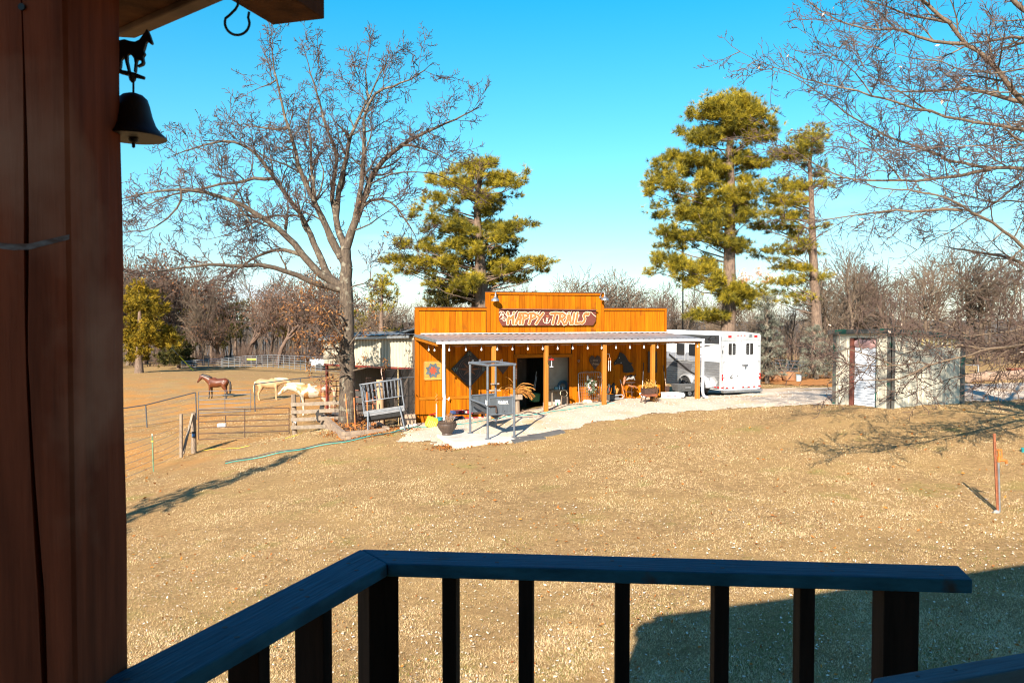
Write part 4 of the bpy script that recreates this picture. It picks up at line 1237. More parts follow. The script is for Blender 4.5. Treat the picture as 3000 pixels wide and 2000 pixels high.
# wreath on it
v = 1.98
cu_, cz_ = bu(1732, v), bz(1732, 1128, v)
wr = thing('wreath', 'round green wreath with pink and white flowers on gate', 'wreath', B(Vector((cu_, v, cz_))))
n = 900
a = RNG.uniform(0, 2 * np.pi, n); rr = .155 + RNG.normal(0, .045, n); dv = RNG.normal(0, .04, n)
hang = np.where((np.sin(a) < -.3), RNG.uniform(0, .12, n), 0)
P = np.array([B(Vector((cu_ + rr[i] * math.cos(a[i]), v + dv[i], cz_ + rr[i] * math.sin(a[i]) * 1.15 - hang[i]))) for i in range(n)])
V, F = leaf_quads(P, np.full(n, .028), .4, 1.0)
fastmesh('foliage', V, F, ramp_mat('wreath_leaf', [(0, (.05, .085, .045)), (.6, (.13, .17, .11)), (1, (.24, .25, .18))]), wr, attr=RNG.random(len(F)))
for k in range(16):
    a_ = random.uniform(0, 6.28); r2 = .155 + random.gauss(0, .03)
    mb = MB(); cq = B(Vector((cu_ + r2 * math.cos(a_), v - .06, cz_ + r2 * math.sin(a_) * 1.1 - (.04 if k % 3 == 0 else 0))))
    for q in range(5): mb.sphere(cq + BU * .016 * math.cos(q * 1.257) + UZ * .016 * math.sin(q * 1.257), (.016, .010, .016), 6, 4)
    mb.build('flower', M('pink_petal', (.70, .36, .34), (.62, .26, .26), .7) if k % 3 else m_whitep, wr)
mb = MB(BX); mb.lathe((bu(1722, v), v, bz(1722, 1112, v)), [(.035, 0), (.038, .06), (.036, .13), (.02, .14), (.02, .17), (.028, .175)], 10)
tag(mb.build('lantern', m_whitep, smooth=True), 'small white jar lantern above the wreath', 'lantern')
# candle row
cr = thing('candle_holder', 'thin metal candle holder with three white tips', 'candle holder', B(Vector((bu(1757, 2.0), 2.0, bz(1757, 1116, 2.0)))))
for k, px in enumerate((1753, 1758.5, 1763)):
    q = B(Vector((bu(px, 2.0), 2.0, bz(px, 1106, 2.0))))
    mb = MB(); mb.tube([q - UZ * .12, q], .006, 5); cs = mb.build('stem', m_rust, cr)
    mb = MB(); mb.tube([q, q + UZ * .05], [.013, .009], 7); mb.build('candle', m_white, cs)
mb = MB(); mb.tube([B(Vector((bu(1752, 2.0), 2.0, bz(1757, 1116, 2.0)))), B(Vector((bu(1764, 2.0), 2.0, bz(1757, 1116, 2.0))))], .006, 5); mb.tube([B(Vector((bu(1757, 2.02), 2.02, bz(1757, 1116, 2.02)))), B(Vector((bu(1757, 2.02), 2.02, bgz(bu(1757, 2.02), 2.02))))], .006, 5); mb.build('base_bar', m_rust, cr)
# dried dead bush behind the third post and pale rock
def bush(px, v, r, h, n, name, lab, cat, mat):
    u, z = pf(px, v); c = B(Vector((u, v, z)))
    P0 = []; P1 = []
    for i in range(n):
        a = random.uniform(0, 6.28); e = random.uniform(.2, 1.4); L = random.uniform(.5, 1)
        p = c + Vector((0, 0, .02)); d = Vector((math.cos(a) * math.cos(e), math.sin(a) * math.cos(e), math.sin(e)))
        for k in range(4):
            q = p + Vector((d.x * r, d.y * r, d.z * h)) * L / 4
            P0.append(p); P1.append(q); p = q
            d = (d + Vector((random.gauss(0, .3), random.gauss(0, .3), random.gauss(-.05, .3)))).normalized()
    V, F = seg_mesh(np.array(P0), np.array(P1), np.full(len(P0), .006), np.full(len(P0), .004), 3)
    o = fastmesh(name, V, F, mat, origin=c); return tag(o, lab, cat)
def seg_mesh(P0, P1, R0, R1, n=3):
    d = P1 - P0; L = np.linalg.norm(d, axis=1)[:, None] + 1e-9; d = d / L
    ref = np.where(np.abs(d[:, 2:3]) < .9, np.array([[0, 0, 1.0]]), np.array([[1.0, 0, 0]]))
    a = np.cross(d, ref); a /= np.linalg.norm(a, axis=1)[:, None] + 1e-9
    b = np.cross(d, a)
    ang = 2 * np.pi * np.arange(n) / n
    ring = a[:, None, :] * np.cos(ang)[None, :, None] + b[:, None, :] * np.sin(ang)[None, :, None]
    V = np.concatenate([P0[:, None] + ring * R0[:, None, None], P1[:, None] + ring * R1[:, None, None]], 1).reshape(-1, 3)
    k = np.arange(n); k2 = (k + 1) % n
    f = np.stack([k, k2, n + k2, n + k], -1)
    F = (f[None] + 2 * n * np.arange(len(P0))[:, None, None]).reshape(-1, 4)
    return V, F
m_dead = M('dead_stem', (.20, .10, .045), (.12, .06, .03), .9)
bush(1757, 1.7, .32, .34, 60, 'dead_bush', 'tangle of dry brown stems at the foot of gate', 'dead plant', m_dead)
mb = MB(); c = GY(1722, 28.9)
def rock_mb(c, r, k=9):
    mb = MB(); mb.sphere(c, (1, 1, 1), 9, 6)
    cc = Vector(c); mb.v = [tuple(cc + Vector((((Vector(v) - cc).x) * r[0], ((Vector(v) - cc).y) * r[1], ((Vector(v) - cc).z) * r[2])) * (1 + .25 * mnoise.noise((Vector(v) * 1.7 + cc * 3)))) for v in mb.v]
    return mb
u, z = pf(1722, 1.4); c = B(Vector((u, 1.4, z + .05)))
tag(rock_mb(c, (.20, .14, .11)).build('rock', M('pale_yellow_rock', (.58, .50, .34), (.44, .36, .22), .9, 12, bump=.4), smooth=True), 'pale yellow rock lying below the wreath', 'rock')
# saddle stand: worn stool frame with saddle parts, driftwood and shears
v = 1.7
u, z = pf(1845, v); zt = bz(1845, 1117, v)
ss = thing('metal_stand', 'rusty round topped metal stand carrying old tack', 'stand', B(Vector((u, v, z))))
mb = MB(BX); mb.lathe((u, v, zt - .05), [(.02, -.03), (.16, -.025), (.22, .0), (.23, .03), (.215, .035)], 18); mb.build('bowl', m_rust, ss, smooth=True)
for k in range(3):
    a = k * 2.09 + .5; mb = MB(BX); mb.tube([(u + .2 * math.cos(a), v + .2 * math.sin(a), zt - .04), (u + .17 * math.cos(a), v + .17 * math.sin(a), z + .3), (u + .24 * math.cos(a), v + .24 * math.sin(a), z)], .011, 6); mb.build('leg', m_rust, ss)
mb = MB(BX); mb.tube([(u + .17 * math.cos(a), v + .17 * math.sin(a), z + .30) for a in np.linspace(0, 6.28, 17)[:-1]], .009, 5, closed=True); mb.build('ring', m_rust, ss)
sd = thing('old_saddle', 'worn tan and grey saddle heap on the rusty stand', 'saddle', B(Vector((u, v, zt))))
def blob(pts, r, mat, nm, par): 
    mb = MB(BX); mb.tube(pts, r, 9); return mb.build(nm, mat, par, smooth=True)
blob([(u - .26, v - .04, zt + .02), (u - .24, v - .05, zt + .12), (u - .19, v - .05, zt + .20), (u - .15, v - .02, zt + .22)], [.03, .055, .05, .03], m_leather, 'horn', sd)
blob([(u - .30, v - .08, zt - .12), (u - .27, v - .08, zt - .0), (u - .22, v - .06, zt + .08)], [.03, .05, .04], m_leather, 'flap', sd)
blob([(u - .14, v, zt + .06), (u - .05, v - .03, zt + .13), (u + .06, v - .02, zt + .10), (u + .14, v, zt + .15), (u + .22, v, zt + .05)], [(.05, .03), (.09, .05), (.06, .05), (.10, .06), (.05, .02)], M('grey_fleece', (.34, .31, .29), (.20, .18, .17), .9, 14, bump=.4), 'seat', sd)
blob([(u - .05, v + .15, zt + .18), (u + .12, v + .14, zt + .21), (u + .28, v + .12, zt + .18), (u + .34, v + .12, zt + .27)], [.03, .05, .04, .012], m_blk, 'strap', sd)
blob([(u - .16, v - .2, zt - .12), (u - .02, v - .22, zt - .18), (u + .10, v - .22, zt - .17), (u + .19, v - .2, zt - .24), (u + .24, v - .2, zt - .26)], [.03, .045, .035, .03, .015], m_leather, 'stirrup_leather', sd)
# tall axe handle style pole beside it
def tool(px0, py0, px1, py1, v0, v1, lab, nm, head=None, r=.013, mat=None):
    a = B(Vector((bu(px0, v0), v0, bz(px0, py0, v0)))); b = B(Vector((bu(px1, v1), v1, bz(px1, py1, v1))))
    t = thing(nm, lab, 'tool', (b.x, b.y, b.z))
    mb = MB(); mb.tube([a, a.lerp(b, .25)], r * 1.25, 7); mb.build('grip', m_black, t)
    mb = MB(); mb.tube([a.lerp(b, .25), b], r, 7); mb.build('handle', mat or m_greyp, t)
    if head: head(t, a, b)
    return t
def white_scoop(t, a, b):
    mb = MB(); x = b - a; x.normalize()
    mb.prism([(-.16, .06), (-.05, .10), (.03, .18), (.10, .20), (.14, .12), (.12, -.10), (-.02, -.12)], b + Vector((0, -.06, .10)), BU, UZ, NW, .05); mb.build('scoop', m_white, t, bevel=.02)
tool(1886, 1062, 1882, 1163, 2.32, 2.0, 'white scoop shovel with dark grip leaning by fifth post', 'scoop_shovel', white_scoop, mat=m_whitep)
def spade(t, a, b):
    mb = MB(); mb.prism([(-.09, .22), (.09, .22), (.10, .05), (.0, -.06), (-.10, .05)], b + Vector((0, -.02, 0)), BU, UZ, NW, .012); mb.build('blade', m_rust, t)
tool(1912, 1072, 1926, 1152, 2.3, 1.9, 'long wooden handled spade propped behind the fifth post', 'spade', spade)
tool(1943, 1070, 1955, 1146, 2.3, 1.8, 'black gripped shovel leaning at right corner of wall', 'shovel', spade, mat=M('pale_handle', (.5, .4, .3), (.36, .27, .2), .7))
tool(1818, 1112, 1831, 1162, 1.75, 1.5, 'short wooden handled hook leaning at left of metal stand', 'hay_hook', None, .018, M('orange_wood_handle', (.42, .19, .08), (.3, .12, .05), .7))
# black horse-shaped iron ornament and chrome sled runner on a small crate
v = 1.45
u, z = pf(1798, v)
hi = thing('iron_horse_bust', 'black cast iron horse bust standing by the fourth post', 'ornament', B(Vector((u, v, z + .28))))
q = z + .28
blob([(u - .02, v, q), (u, v, q + .10), (u + .0, v, q + .22), (u - .01, v, q + .34), (u + .0, v, q + .42)], [(.10, .08), (.085, .07), (.07, .055), (.075, .05), (.03, .03)], m_blk, 'neck', hi)
blob([(u + .03, v - .02, q + .40), (u - .05, v - .04, q + .33), (u - .10, v - .05, q + .26)], [.035, .045, .03], m_blk, 'head', hi)
blob([(u + .02, v - .075, q + .05), (u + .02, v - .07, q + .2), (u + .01, v - .06, q + .3)], [.012, .02, .012], m_galv, 'harness', hi)
ck = thing('tool_crate', 'low grey crate with a chrome looped handle by post', 'crate', B(Vector((u, v, z))))
mb = MB(BX); mb.box((u - .04, v, z + .15), (.44, .26, .22)); mb.build('body', M('black_grey_crate', (.05, .05, .055), (.09, .08, .075), .6, 9), ck, bevel=.015)
mb = MB(BX); mb.tube([(u - .05, v - .16, z + .10), (u + .24, v - .17, z + .11)] + [(u + .26 + .07 * math.sin(t), v - .17, z + .18 - .07 * math.cos(t)) for t in np.linspace(0, math.pi, 9)] + [(u + .24, v - .17, z + .25), (u - .02, v - .16, z + .23)], .018, 8); mb.build('handle', m_alu, ck, smooth=True)
blob([(u - .25, v - .02, z + .30), (u - .20, v, z + .42), (u - .16, v, z + .56), (u - .2, v, z + .66)], [.06, .085, .08, .04], m_blk, 'glove', ck)
mb = MB(BX); mb.box((u - .2, v - .07, z + .46), (.05, .02, .16)); mb.build('red_patch', m_red, ck)
blob([(u + .11, v, z + .27), (u + .15, v, z + .40), (u + .20, v, z + .48)], [.05, .07, .05], M('orange_glove', (.45, .20, .04), (.3, .12, .02), .8), 'work_glove', ck)
# rusty box brazier with flowers on legs, right of post five
v = -.25
u, z = pf(1903, v)
br = thing('planter_box', 'rusty raised metal planter full of dry yellow flowers', 'planter', B(Vector((u, v, z))))
zt = bz(1903, 1135, v)
mb = MB(BX); mb.prism([(-.25, .0), (.16, .0), (.19, .20), (-.27, .20)], (u, v - .16, zt - .22), (1, 0, 0), (0, 0, 1), (0, 1, 0), .32); mb.build('box', m_rust, br, bevel=.006)
mb = MB(BX); mb.span((u - .27, v - .2, zt - .30), (u + .22, v + .18, zt - .222)); mb.build('tray', m_rustr, br)
for sx_, sv_ in ((-1, -1), (1, -1), (-1, 1), (1, 1)):
    mb = MB(BX); mb.bar((u - .02 + sx_ * .18, v + sv_ * .13, zt - .30), (u - .02 + sx_ * .25, v + sv_ * .17, z - .02), .035, .035); mb.build('leg', m_rust, br)
n = 420; P = np.array([B(Vector((u - .03 + random.gauss(0, .14), v + random.gauss(0, .1), zt + abs(random.gauss(.03, .10))))) for _ in range(n)])
V, F = leaf_quads(P, np.full(n, .030), .4, 1.0); fastmesh('dry_flowers', V, F, ramp_mat('dry_flower', [(0, (.62, .36, .08)), (.5, (.50, .25, .06)), (1, (.18, .13, .04))]), br, attr=RNG.random(len(F)))
n = 500; P = np.array([B(Vector((u + .22 + random.gauss(0, .07), v + random.gauss(0, .1), zt - random.uniform(0, .55)))) for _ in range(n)])
V, F = leaf_quads(P, np.full(n, .022), .4, 1.0); fastmesh('trailing_vine', V, F, ramp_mat('brown_vine', [(0, (.34, .17, .05)), (.5, (.22, .11, .035)), (1, (.10, .05, .02))]), br, attr=RNG.random(len(F)))
# white cooler box lettered, orange steer head
v = .6
u0, u1 = bu(1951, v), bu(1998, v); zg = bgz(u0, v); zt = bz(1975, 1150, v)
wb = thing('cooler_box', 'white lettered cooler box with an orange steer head mark', 'box', B(Vector(((u0 + u1) / 2, v, zg))))
mb = MB(BX); mb.span((u0, v, zg), (u1, v + .36, zt - .05)); mb.build('body', m_whitep, wb, bevel=.02)
mb = MB(BX); mb.span((u0 - .01, v - .012, zt - .048), (u1 + .01, v + .37, zt)); mb.build('lid', m_whitep, wb, bevel=.012)
o_ = B(Vector((u0 + .05, v - .003, zt - .14)))
for k in range(7):
    if k == 4: continue
    mb = MB(); x = .02 + k * .05 + (0 if k < 4 else .04)
    mb.prism([(x, 0), (x + .035, 0), (x + .035, .05), (x, .05)], o_, BU, UZ, NW, .003)
    mb.build('print', M('red_print', (.45, .12, .16), (.3, .08, .2), .6) if k in (0, 5) else M('navy_print', (.08, .05, .12), (.12, .05, .06), .6), wb)
mb = MB(); o_ = B(Vector((u0 + .40, v - .003, zt - .24)))
mb.prism([(-.10, .04), (-.04, .02), (.04, .02), (.10, .04), (.06, -.01), (.03, -.03), (.025, -.10), (-.025, -.10), (-.03, -.03), (-.06, -.01)][::-1], o_, BU, UZ, NW, .003); mb.build('steer_mark', m_yel, wb)
# planter of dry grass on a log by the doorway
v = .9
u, z = pf(1513, v); zt = bz(1505, 1155, v)
dg = thing('grass_planter', 'grey wooden planter of dry arching grass by the doorway', 'planter', B(Vector((u, v, z))))
mb = MB(BX); mb.span((u - .20, v - .16, zt - .18), (u + .18, v + .16, zt)); mb.build('box', m_grey, dg, bevel=.005)
mb = MB(BX); mb.tube([(u + .04, v, z - .03), (u + .03, v, zt - .18)], [.10, .085], 10); mb.build('log', m_greyp, dg)
P0, P1, R0 = [], [], []
for k in range(70):
    a = random.uniform(-.9, .9) if k % 4 else random.uniform(2, 4.2); L = random.uniform(.45, .85); p = Vector((u + random.uniform(-.1, .14), v + random.uniform(-.1, .1), zt)); e = random.uniform(.5, 1.35)
    d = Vector((math.cos(a) * math.cos(e), math.sin(a) * math.cos(e) * .7, math.sin(e)))
    m_ = 7
    for i in range(m_):
        q = p + d * L / m_
        P0.append(B(p)); P1.append(B(q)); R0.append(.004 + .006 * (i > m_ * .5)); p = q; d = (d + Vector((.05, 0, -.33))).normalized()
V, F = seg_mesh(np.array(P0), np.array(P1), np.array(R0), np.array(R0) * .8, 4)
fastmesh('grass', V, F, ramp_mat('dry_plume', [(0, (.62, .32, .08)), (.5, (.46, .20, .05)), (1, (.24, .10, .03))]), dg, attr=np.repeat(RNG.random(len(P0)), 4))
# bench with folded striped blankets near the left post
v = 1.55
u0, u1 = bu(1318, v), bu(1420, v); zg = bgz((u0 + u1) / 2, v)
bn = thing('bench', 'low dark bench under folded red white and blue blankets', 'bench', B(Vector(((u0 + u1) / 2, v, zg))))
zt = bz(1370, 1208, v)
mb = MB(BX); mb.span((u0, v - .18, zt - .05), (u1, v + .18, zt)); mb.build('seat', m_dkwood, bn, bevel=.004)
for uu in (u0 + .06, u1 - .06):
    for sv_ in (-.14, .14):
        mb = MB(BX); mb.span((uu - .03, v + sv_ - .03, zg - .05), (uu + .03, v + sv_ + .03, zt - .052)); mb.build('leg', m_dkwood, bn)
m_fl = {}
for nm, c1, c2 in (('red', (.42, .03, .04), (.30, .02, .03)), ('cream', (.66, .55, .48), (.58, .46, .38)), ('blue', (.06, .10, .26), (.03, .06, .16)), ('navy', (.018, .028, .07), (.012, .02, .05)), ('maroon', (.09, .012, .03), (.06, .01, .02))):
    m_fl[nm] = M(nm + '_blanket_wool', c1, c2, .95, 22, bump=.5)
def blanket(u0, u1, z0, h, cols, lab, v0=v - .24, v1=v + .2):
    t = thing('blanket', lab, 'blanket', B(Vector(((u0 + u1) / 2, (v0 + v1) / 2, z0))), 'striped blankets on and under the bench')
    n = sum(c[1] for c in cols); x = u0
    for c, w in cols:
        x1 = x + (u1 - u0) * w / n
        mb = MB(BX); N_ = 6
        prof = [(v0 + .02 + .02 * math.sin(k * 2.1 + x * 9), z0 + h * k / N_) for k in range(N_ + 1)]
        poly = [(p[0] - (.022 if k % 2 else 0), p[1]) for k, p in enumerate(prof)] + [(v1, z0 + h), (v1, z0)]
        mb.prism(poly[::-1], (x, 0, random.uniform(-.006, .006)), (0, 1, 0), (0, 0, 1), (1, 0, 0), x1 - x - .002); mb.build('stripe', m_fl[c], t)
        x = x1
blanket(bu(1322, v), bu(1380, v), zt + .002, .085, [('blue', 1), ('maroon', 2), ('red', 1), ('cream', 1), ('red', 2)], 'maroon and red striped blanket folded on the bench top')
blanket(bu(1318, v - .35), bu(1356, v - .35), bz(1337, 1235, v - .35), .20, [('blue', 1), ('cream', .4), ('blue', 1), ('navy', 3)], 'blue and navy blanket stack in front of the bench', v - .5, v - .25)
blanket(bu(1357, v - .30), bu(1417, v - .30), bz(1385, 1232, v - .3), .13, [('red', 2), ('cream', 1), ('red', 2), ('cream', 1), ('red', 1)], 'red and cream blanket spilling below the bench', v - .45, v - .25)
q = B(Vector((bu(1342, v - .55), v - .55, 0))); q.z = gz(q.x, q.y)
mb = MB(); mb.lathe(q, [(.12, 0), (.20, .02), (.22, .10), (.20, .10), (.18, .04)], 16, 1.2, .9); tag(mb.build('rubber_pan', m_black, smooth=True), 'low black rubber feed pan in front of the blankets', 'feed pan')
# wall hook with white tool near downspout
p, u, z = wall_at(1311, 1168, .06)
mb = MB(); mb.tube([p - BU * .09, p, p + NW * .1], .008, 5); mb.prism([(-.015, -.05), (.02, -.05), (.05, .07), (.015, .07)], p + NW * .1, BU, UZ, NW, .02)
tag(mb.build('wall_hook', m_whitep), 'small white hook bracket on wall behind the downspout', 'hook')
# wooden pegs on second post
for py, w in ((1124, .30), (1143, .40)):
    Yp = B(Vector((1.823, -.1, 0))).y; a = W(1450, py, Yp)
    mb = MB(); mb.bar(a - BU * w / 2, a + BU * w / 2, .04, .05)
    tag(mb.build('cross_peg', m_grey), 'short grey wooden cross bar on second post, %s one' % ('upper' if py < 1130 else 'lower'), 'peg')
# doorway shade things inside the barn
v = VW + 1.1
def inside(px, v): u = bu(px, v); return u, bgz(u, VW)
u, z = inside(1566, v); z2 = bz(1566, 1175, v)
mb = MB(BX); mb.lathe((u, v, z2), [(.16, 0), (.20, .0), (.24, .30), (.25, .32), (.22, .32), (.18, .03)], 18)
tag(mb.build('muck_tub', m_green, smooth=True), 'green plastic tub standing in the dark doorway', 'tub')
for k, (px0, px1) in enumerate(((1572, 1563), (1573, 1566))):
    a = B(Vector((bu(px0, v + .2), v + .2, bz(px0, 1088 + 14 * k, v + .2)))); b = B(Vector((bu(px1, v), v, bz(px1, 1145, v))))
    mb = MB(); mb.tube([a, b], .014, 6); tag(mb.build('broom', m_alu), ('longer' if k == 0 else 'shorter') + ' pale broom stick leaning out of green tub', 'broom')
v = VW + .25
u, z = inside(1632, v); zt = bz(1632, 1142, v)
tb = thing('work_table', 'narrow table with brushes and jars just inside doorway', 'table', B(Vector((u, v, z))))
u0, u1 = bu(1616, v), bu(1668, v)
mb = MB(BX); mb.span((u0, v, zt - .04), (u1 - .02, v + .45, zt)); mb.build('tabletop', m_grey, tb)
for uu in (u0 + .05, u1 - .07): 
    mb = MB(BX); mb.span((uu - .02, v + .05, z - .05), (uu + .02, v + .09, zt - .042)); mb.build('leg', m_grey, tb)
def small(mbf, nm, mat, lab, cat): 
    mb = MB(BX); mbf(mb); tag(mb.build(nm, mat, smooth=True), lab, cat)
small(lambda m: m.box((bu(1633, v), v + .12, zt + .06), (.13, .10, .10)), 'caddy', M('pale_blue_plastic', (.10, .26, .32), (.08, .2, .26), .5), 'pale blue caddy on the work table', 'caddy')
for k, px in enumerate((1642, 1647, 1652)):
    small(lambda m: m.lathe((bu(px, v), v + .1, zt), [(.022, 0), (.024, .10), (.010, .12), (.010, .16 - .01 * k)], 9), 'bottle', m_glass if k == 1 else m_alu, 'pale bottle on the work table, ' + ('left', 'middle', 'right')[k] + ' of three', 'bottle')
mb = MB(BX); cq = (bu(1649, v + .5), v + .5, zt + .10)
for k in range(4): mb.tube([(cq[0] + (.22 - .03 * k) * math.cos(t), cq[1], cq[2] + (.22 - .03 * k) * math.sin(t)) for t in np.linspace(0, 6.28, 25)[:-1]], .014, 6, closed=True)
tag(mb.build('hose_coil', M('blue_hose', (.06, .16, .24), (.04, .12, .2), .5), smooth=True), 'coiled blue hose behind the work table', 'hose')
v = VW + .05
u, z = inside(1656, v - .3); zt2 = bz(1656, 1160, v - .3)
mb = MB(BX); mb.tube([(u, v - .25, z - .03), (u, v - .25, zt2)], [.15, .14], 14); tag(mb.build('stump', m_greyp, smooth=True), 'upright cut log stump at right side of doorway', 'stump')
mb = MB(BX); cq = Vector((bu(1652, v - .42), v - .42, bz(1652, 1152, v - .42)))
mb.tube([cq + Vector((.145 * math.cos(t), .02 * math.sin(3 * t), .125 * math.sin(t))) for t in np.linspace(0, 6.28, 25)[:-1]], .011, 6, closed=True); tag(mb.build('rope_loop', m_rope, smooth=True), 'pale rope loop hung over the log stump', 'rope')
u, z = inside(1634, v - .25)
bk = thing('bucket', 'white plastic bucket with green label in the doorway', 'bucket', B(Vector((u, v - .25, z))))
mb = MB(BX); mb.lathe((u, v - .25, z), [(.09, 0), (.105, .22), (.112, .225), (.112, .24), (.09, .24), (.08, .03)], 16); mb.build('body', m_white, bk, smooth=True)
mb = MB(BX); mb.prism([(-.08, .05), (-.01, .05), (-.01, .14), (-.07, .15)], (u, v - .355, z), (1, 0, 0), (0, 0, 1), (0, -1, 0), .006); mb.build('label', m_green, bk)
mb = MB(BX); cq = Vector((bu(1524, v), v, bz(1524, 1058, v))); mb.tube([cq + Vector((.055 * math.cos(t), 0, .055 * math.sin(t))) for t in np.linspace(0, 6.28, 7)[:-1]], .012, 6, closed=True)
tag(mb.build('halter_ring', m_dkwood), 'small dark hexagonal ring hung at top of doorway', 'ring')
# ------------------------------------------------------------------ livestock stand on the pad
zp = -.05
def padpt(x, y, z=0): return Vector((x, y, zp + z))
cgA, cgB, cgD, cgC = Vector((-1.30, 24.7, 0)), Vector((-.72, 23.5, 0)), Vector((.068, 23.9, 0)), Vector((-.52, 25.3, 0))
cage = thing('livestock_stand', 'slate grey pipe grooming stand with sheet side panels on concrete pad', 'livestock stand', padpt(-.6, 24.4))
def cp(p, z): return Vector((p.x, p.y, zp + z))
HT = 2.19
for p in (cgA, cgB, cgC, cgD):
    mb = MB(); mb.tube([cp(p, 0), cp(p, HT)], .036, 12); lg = mb.build('leg', m_cage, cage, smooth=True)
    mb = MB(); mb.box(cp(p, .012), (.14, .14, .022), rz=.4); mb.build('foot_plate', m_cage, lg)
    mb = MB(); mb.tube([cp(p, 1.45), cp(p, 1.475)], .041, 10); mb.build('collar', m_rust, lg)
for a, b in ((cgA, cgB), (cgB, cgD), (cgD, cgC), (cgC, cgA)):
    d = (b - a).normalized() * .05
    mb = MB(); mb.tube([cp(a - d, HT), cp(b + d, HT)], .040, 10); mb.build('top_rail', m_cage, cage, smooth=True)
def panel(a, b, z0, z1, ins=.05, name='side_panel'):
    d = (b - a).normalized(); a = a + d * ins; b = b - d * ins
    n = Vector((d.y, -d.x, 0))
    mb = MB(); mb.prism([(0, 0), ((b - a).length, 0), ((b - a).length, z1 - z0), (0, z1 - z0)], cp(a, z0), d, UZ, n, .006); o = mb.build(name, M('panel_slate_sheet', (.10, .115, .13), (.075, .085, .095), .5, 4, (3, 3, .6), spots=(.16, .08, .05), spot_scale=8, spot_lo=.70, spot_hi=.75), cage)
    for p, q in ((cp(a, z0), cp(b, z0)), (cp(a, z1), cp(b, z1)), (cp(a, z0), cp(a, z1)), (cp(b, z0), cp(b, z1))):
        mb = MB(); mb.tube([p, q], .026, 8); mb.build('frame_tube', m_cage, o, smooth=True)
    return o, d, n
pB, dB, nB = panel(cgB, cgD, .72, 1.22)
panel(cgA, cgC, .66, 1.17)
mbp = text_mesh('Priefert', .105, None, cp(cgB.lerp(cgD, .56), 1.08) + nB * .008, dB, UZ, nB, .003, bold=.006); mbp.build('lettering', m_white, pB)
mb = MB(); mb.stroke([(-.12, 0), (.20, 0)], .008, cp(cgB.lerp(cgD, .56), 1.02) + nB * .008, dB, UZ, nB, .003); mb.build('underline', m_white, pB)
c = cp(cgB.lerp(cgD, .62), .80) + nB * .03
mb = MB(); mb.tube([c + dB * .035 * math.cos(t) + UZ * .035 * math.sin(t) for t in np.linspace(0, 6.28, 13)[:-1]], .006, 5, closed=True); mb.build('ring', m_cage, pB)
mb = MB(); mb.tube([cp(cgB, .98) + nB * .05, cp(cgB.lerp(cgD, .28), .98) + nB * .05, cp(cgB.lerp(cgD, .30), .78) + nB * .05], [.018, .02, .03], 8); mb.build('latch', m_rust, pB, smooth=True)
# folding slanted squeeze arm between the left pair
mb = MB(); mb.tube([cp(cgA, 1.06), cp(cgB, 1.0)], .034, 10); ar = mb.build('side_rail', m_cage, cage, smooth=True)
mb = MB(); a = cp(cgA.lerp(cgB, .1), .98); b = cp(cgB + Vector((.30, .25, 0)), .62); mb.bar(a, b, .02, .17); mb.build('brace_plate', M('dark_brace_plate', (.03, .032, .036), (.05, .05, .055), .5, 6), cage)
for p in (cgA.lerp(cgB, .12), cgA.lerp(cgC, .35), cgC.lerp(cgD, .3)):
    mb = MB(); mb.tube([cp(p, HT + .03), cp(p, HT + .09), cp(p, HT + .10) + BU * .04, cp(p, HT + .03) + BU * .05], .008, 6); mb.build('hook', m_galv, cage)
mb = MB()
for k in range(9): mb.tube([cp(cgD, HT - .12 - k * .04) + Vector((.055, -.02, 0)) + Vector(((.012 if k % 2 else 0) * math.cos(t), (0 if k % 2 else .012) * math.cos(t), .022 * math.sin(t))) for t in np.linspace(0, 6.28, 8)[:-1]], .004, 4, closed=True)
mb.build('chain', m_galv, cage)
for p in (cgB + Vector((-.02, -.06, 0)), cgA.lerp(cgB, .9)):
    mb = MB(); mb.box(cp(p, 1.08), (.02, .05, .13)); mb.build('white_tag', m_white, cage)
# rubber mats beside the pad
for px, py, w, h, rz, lab in ((1545, 1286, 1.0, .5, .35, 'dark rubber mat beside the concrete pad, nearer one'), (1600, 1273, 1.1, .4, .35, 'dark rubber mat beside the concrete pad, farther one')):
    c = G(px, py); mb = MB()
    for i in range(6):
        for j in range(3):
            pass
    N_ = 7; R = Matrix.Rotation(rz, 3, 'Z'); vs = []; fs = []
    for i in range(N_):
        for j in range(N_):
            q = c + R @ Vector(((i / (N_ - 1) - .5) * w, (j / (N_ - 1) - .5) * h, 0)); vs.append((q.x, q.y, float(gbump(q.x, q.y)) + .045))
    nb = len(vs); vs += [(x, y, z - .05) for x, y, z in vs]
    for i in range(N_ - 1):
        for j in range(N_ - 1): fs.append((i * N_ + j, (i + 1) * N_ + j, (i + 1) * N_ + j + 1, i * N_ + j + 1))
    for i in range(N_ - 1):
        fs += [(i * N_, nb + i * N_, nb + (i + 1) * N_, (i + 1) * N_), (i * N_ + N_ - 1, (i + 1) * N_ + N_ - 1, nb + (i + 1) * N_ + N_ - 1, nb + i * N_ + N_ - 1), (i, i + 1, nb + i + 1, nb + i), ((N_ - 1) * N_ + i, nb + (N_ - 1) * N_ + i, nb + (N_ - 1) * N_ + i + 1, (N_ - 1) * N_ + i + 1)]
    mb.add(vs, fs); tag(mb.build('rubber_mat', m_rubber), lab, 'mat')
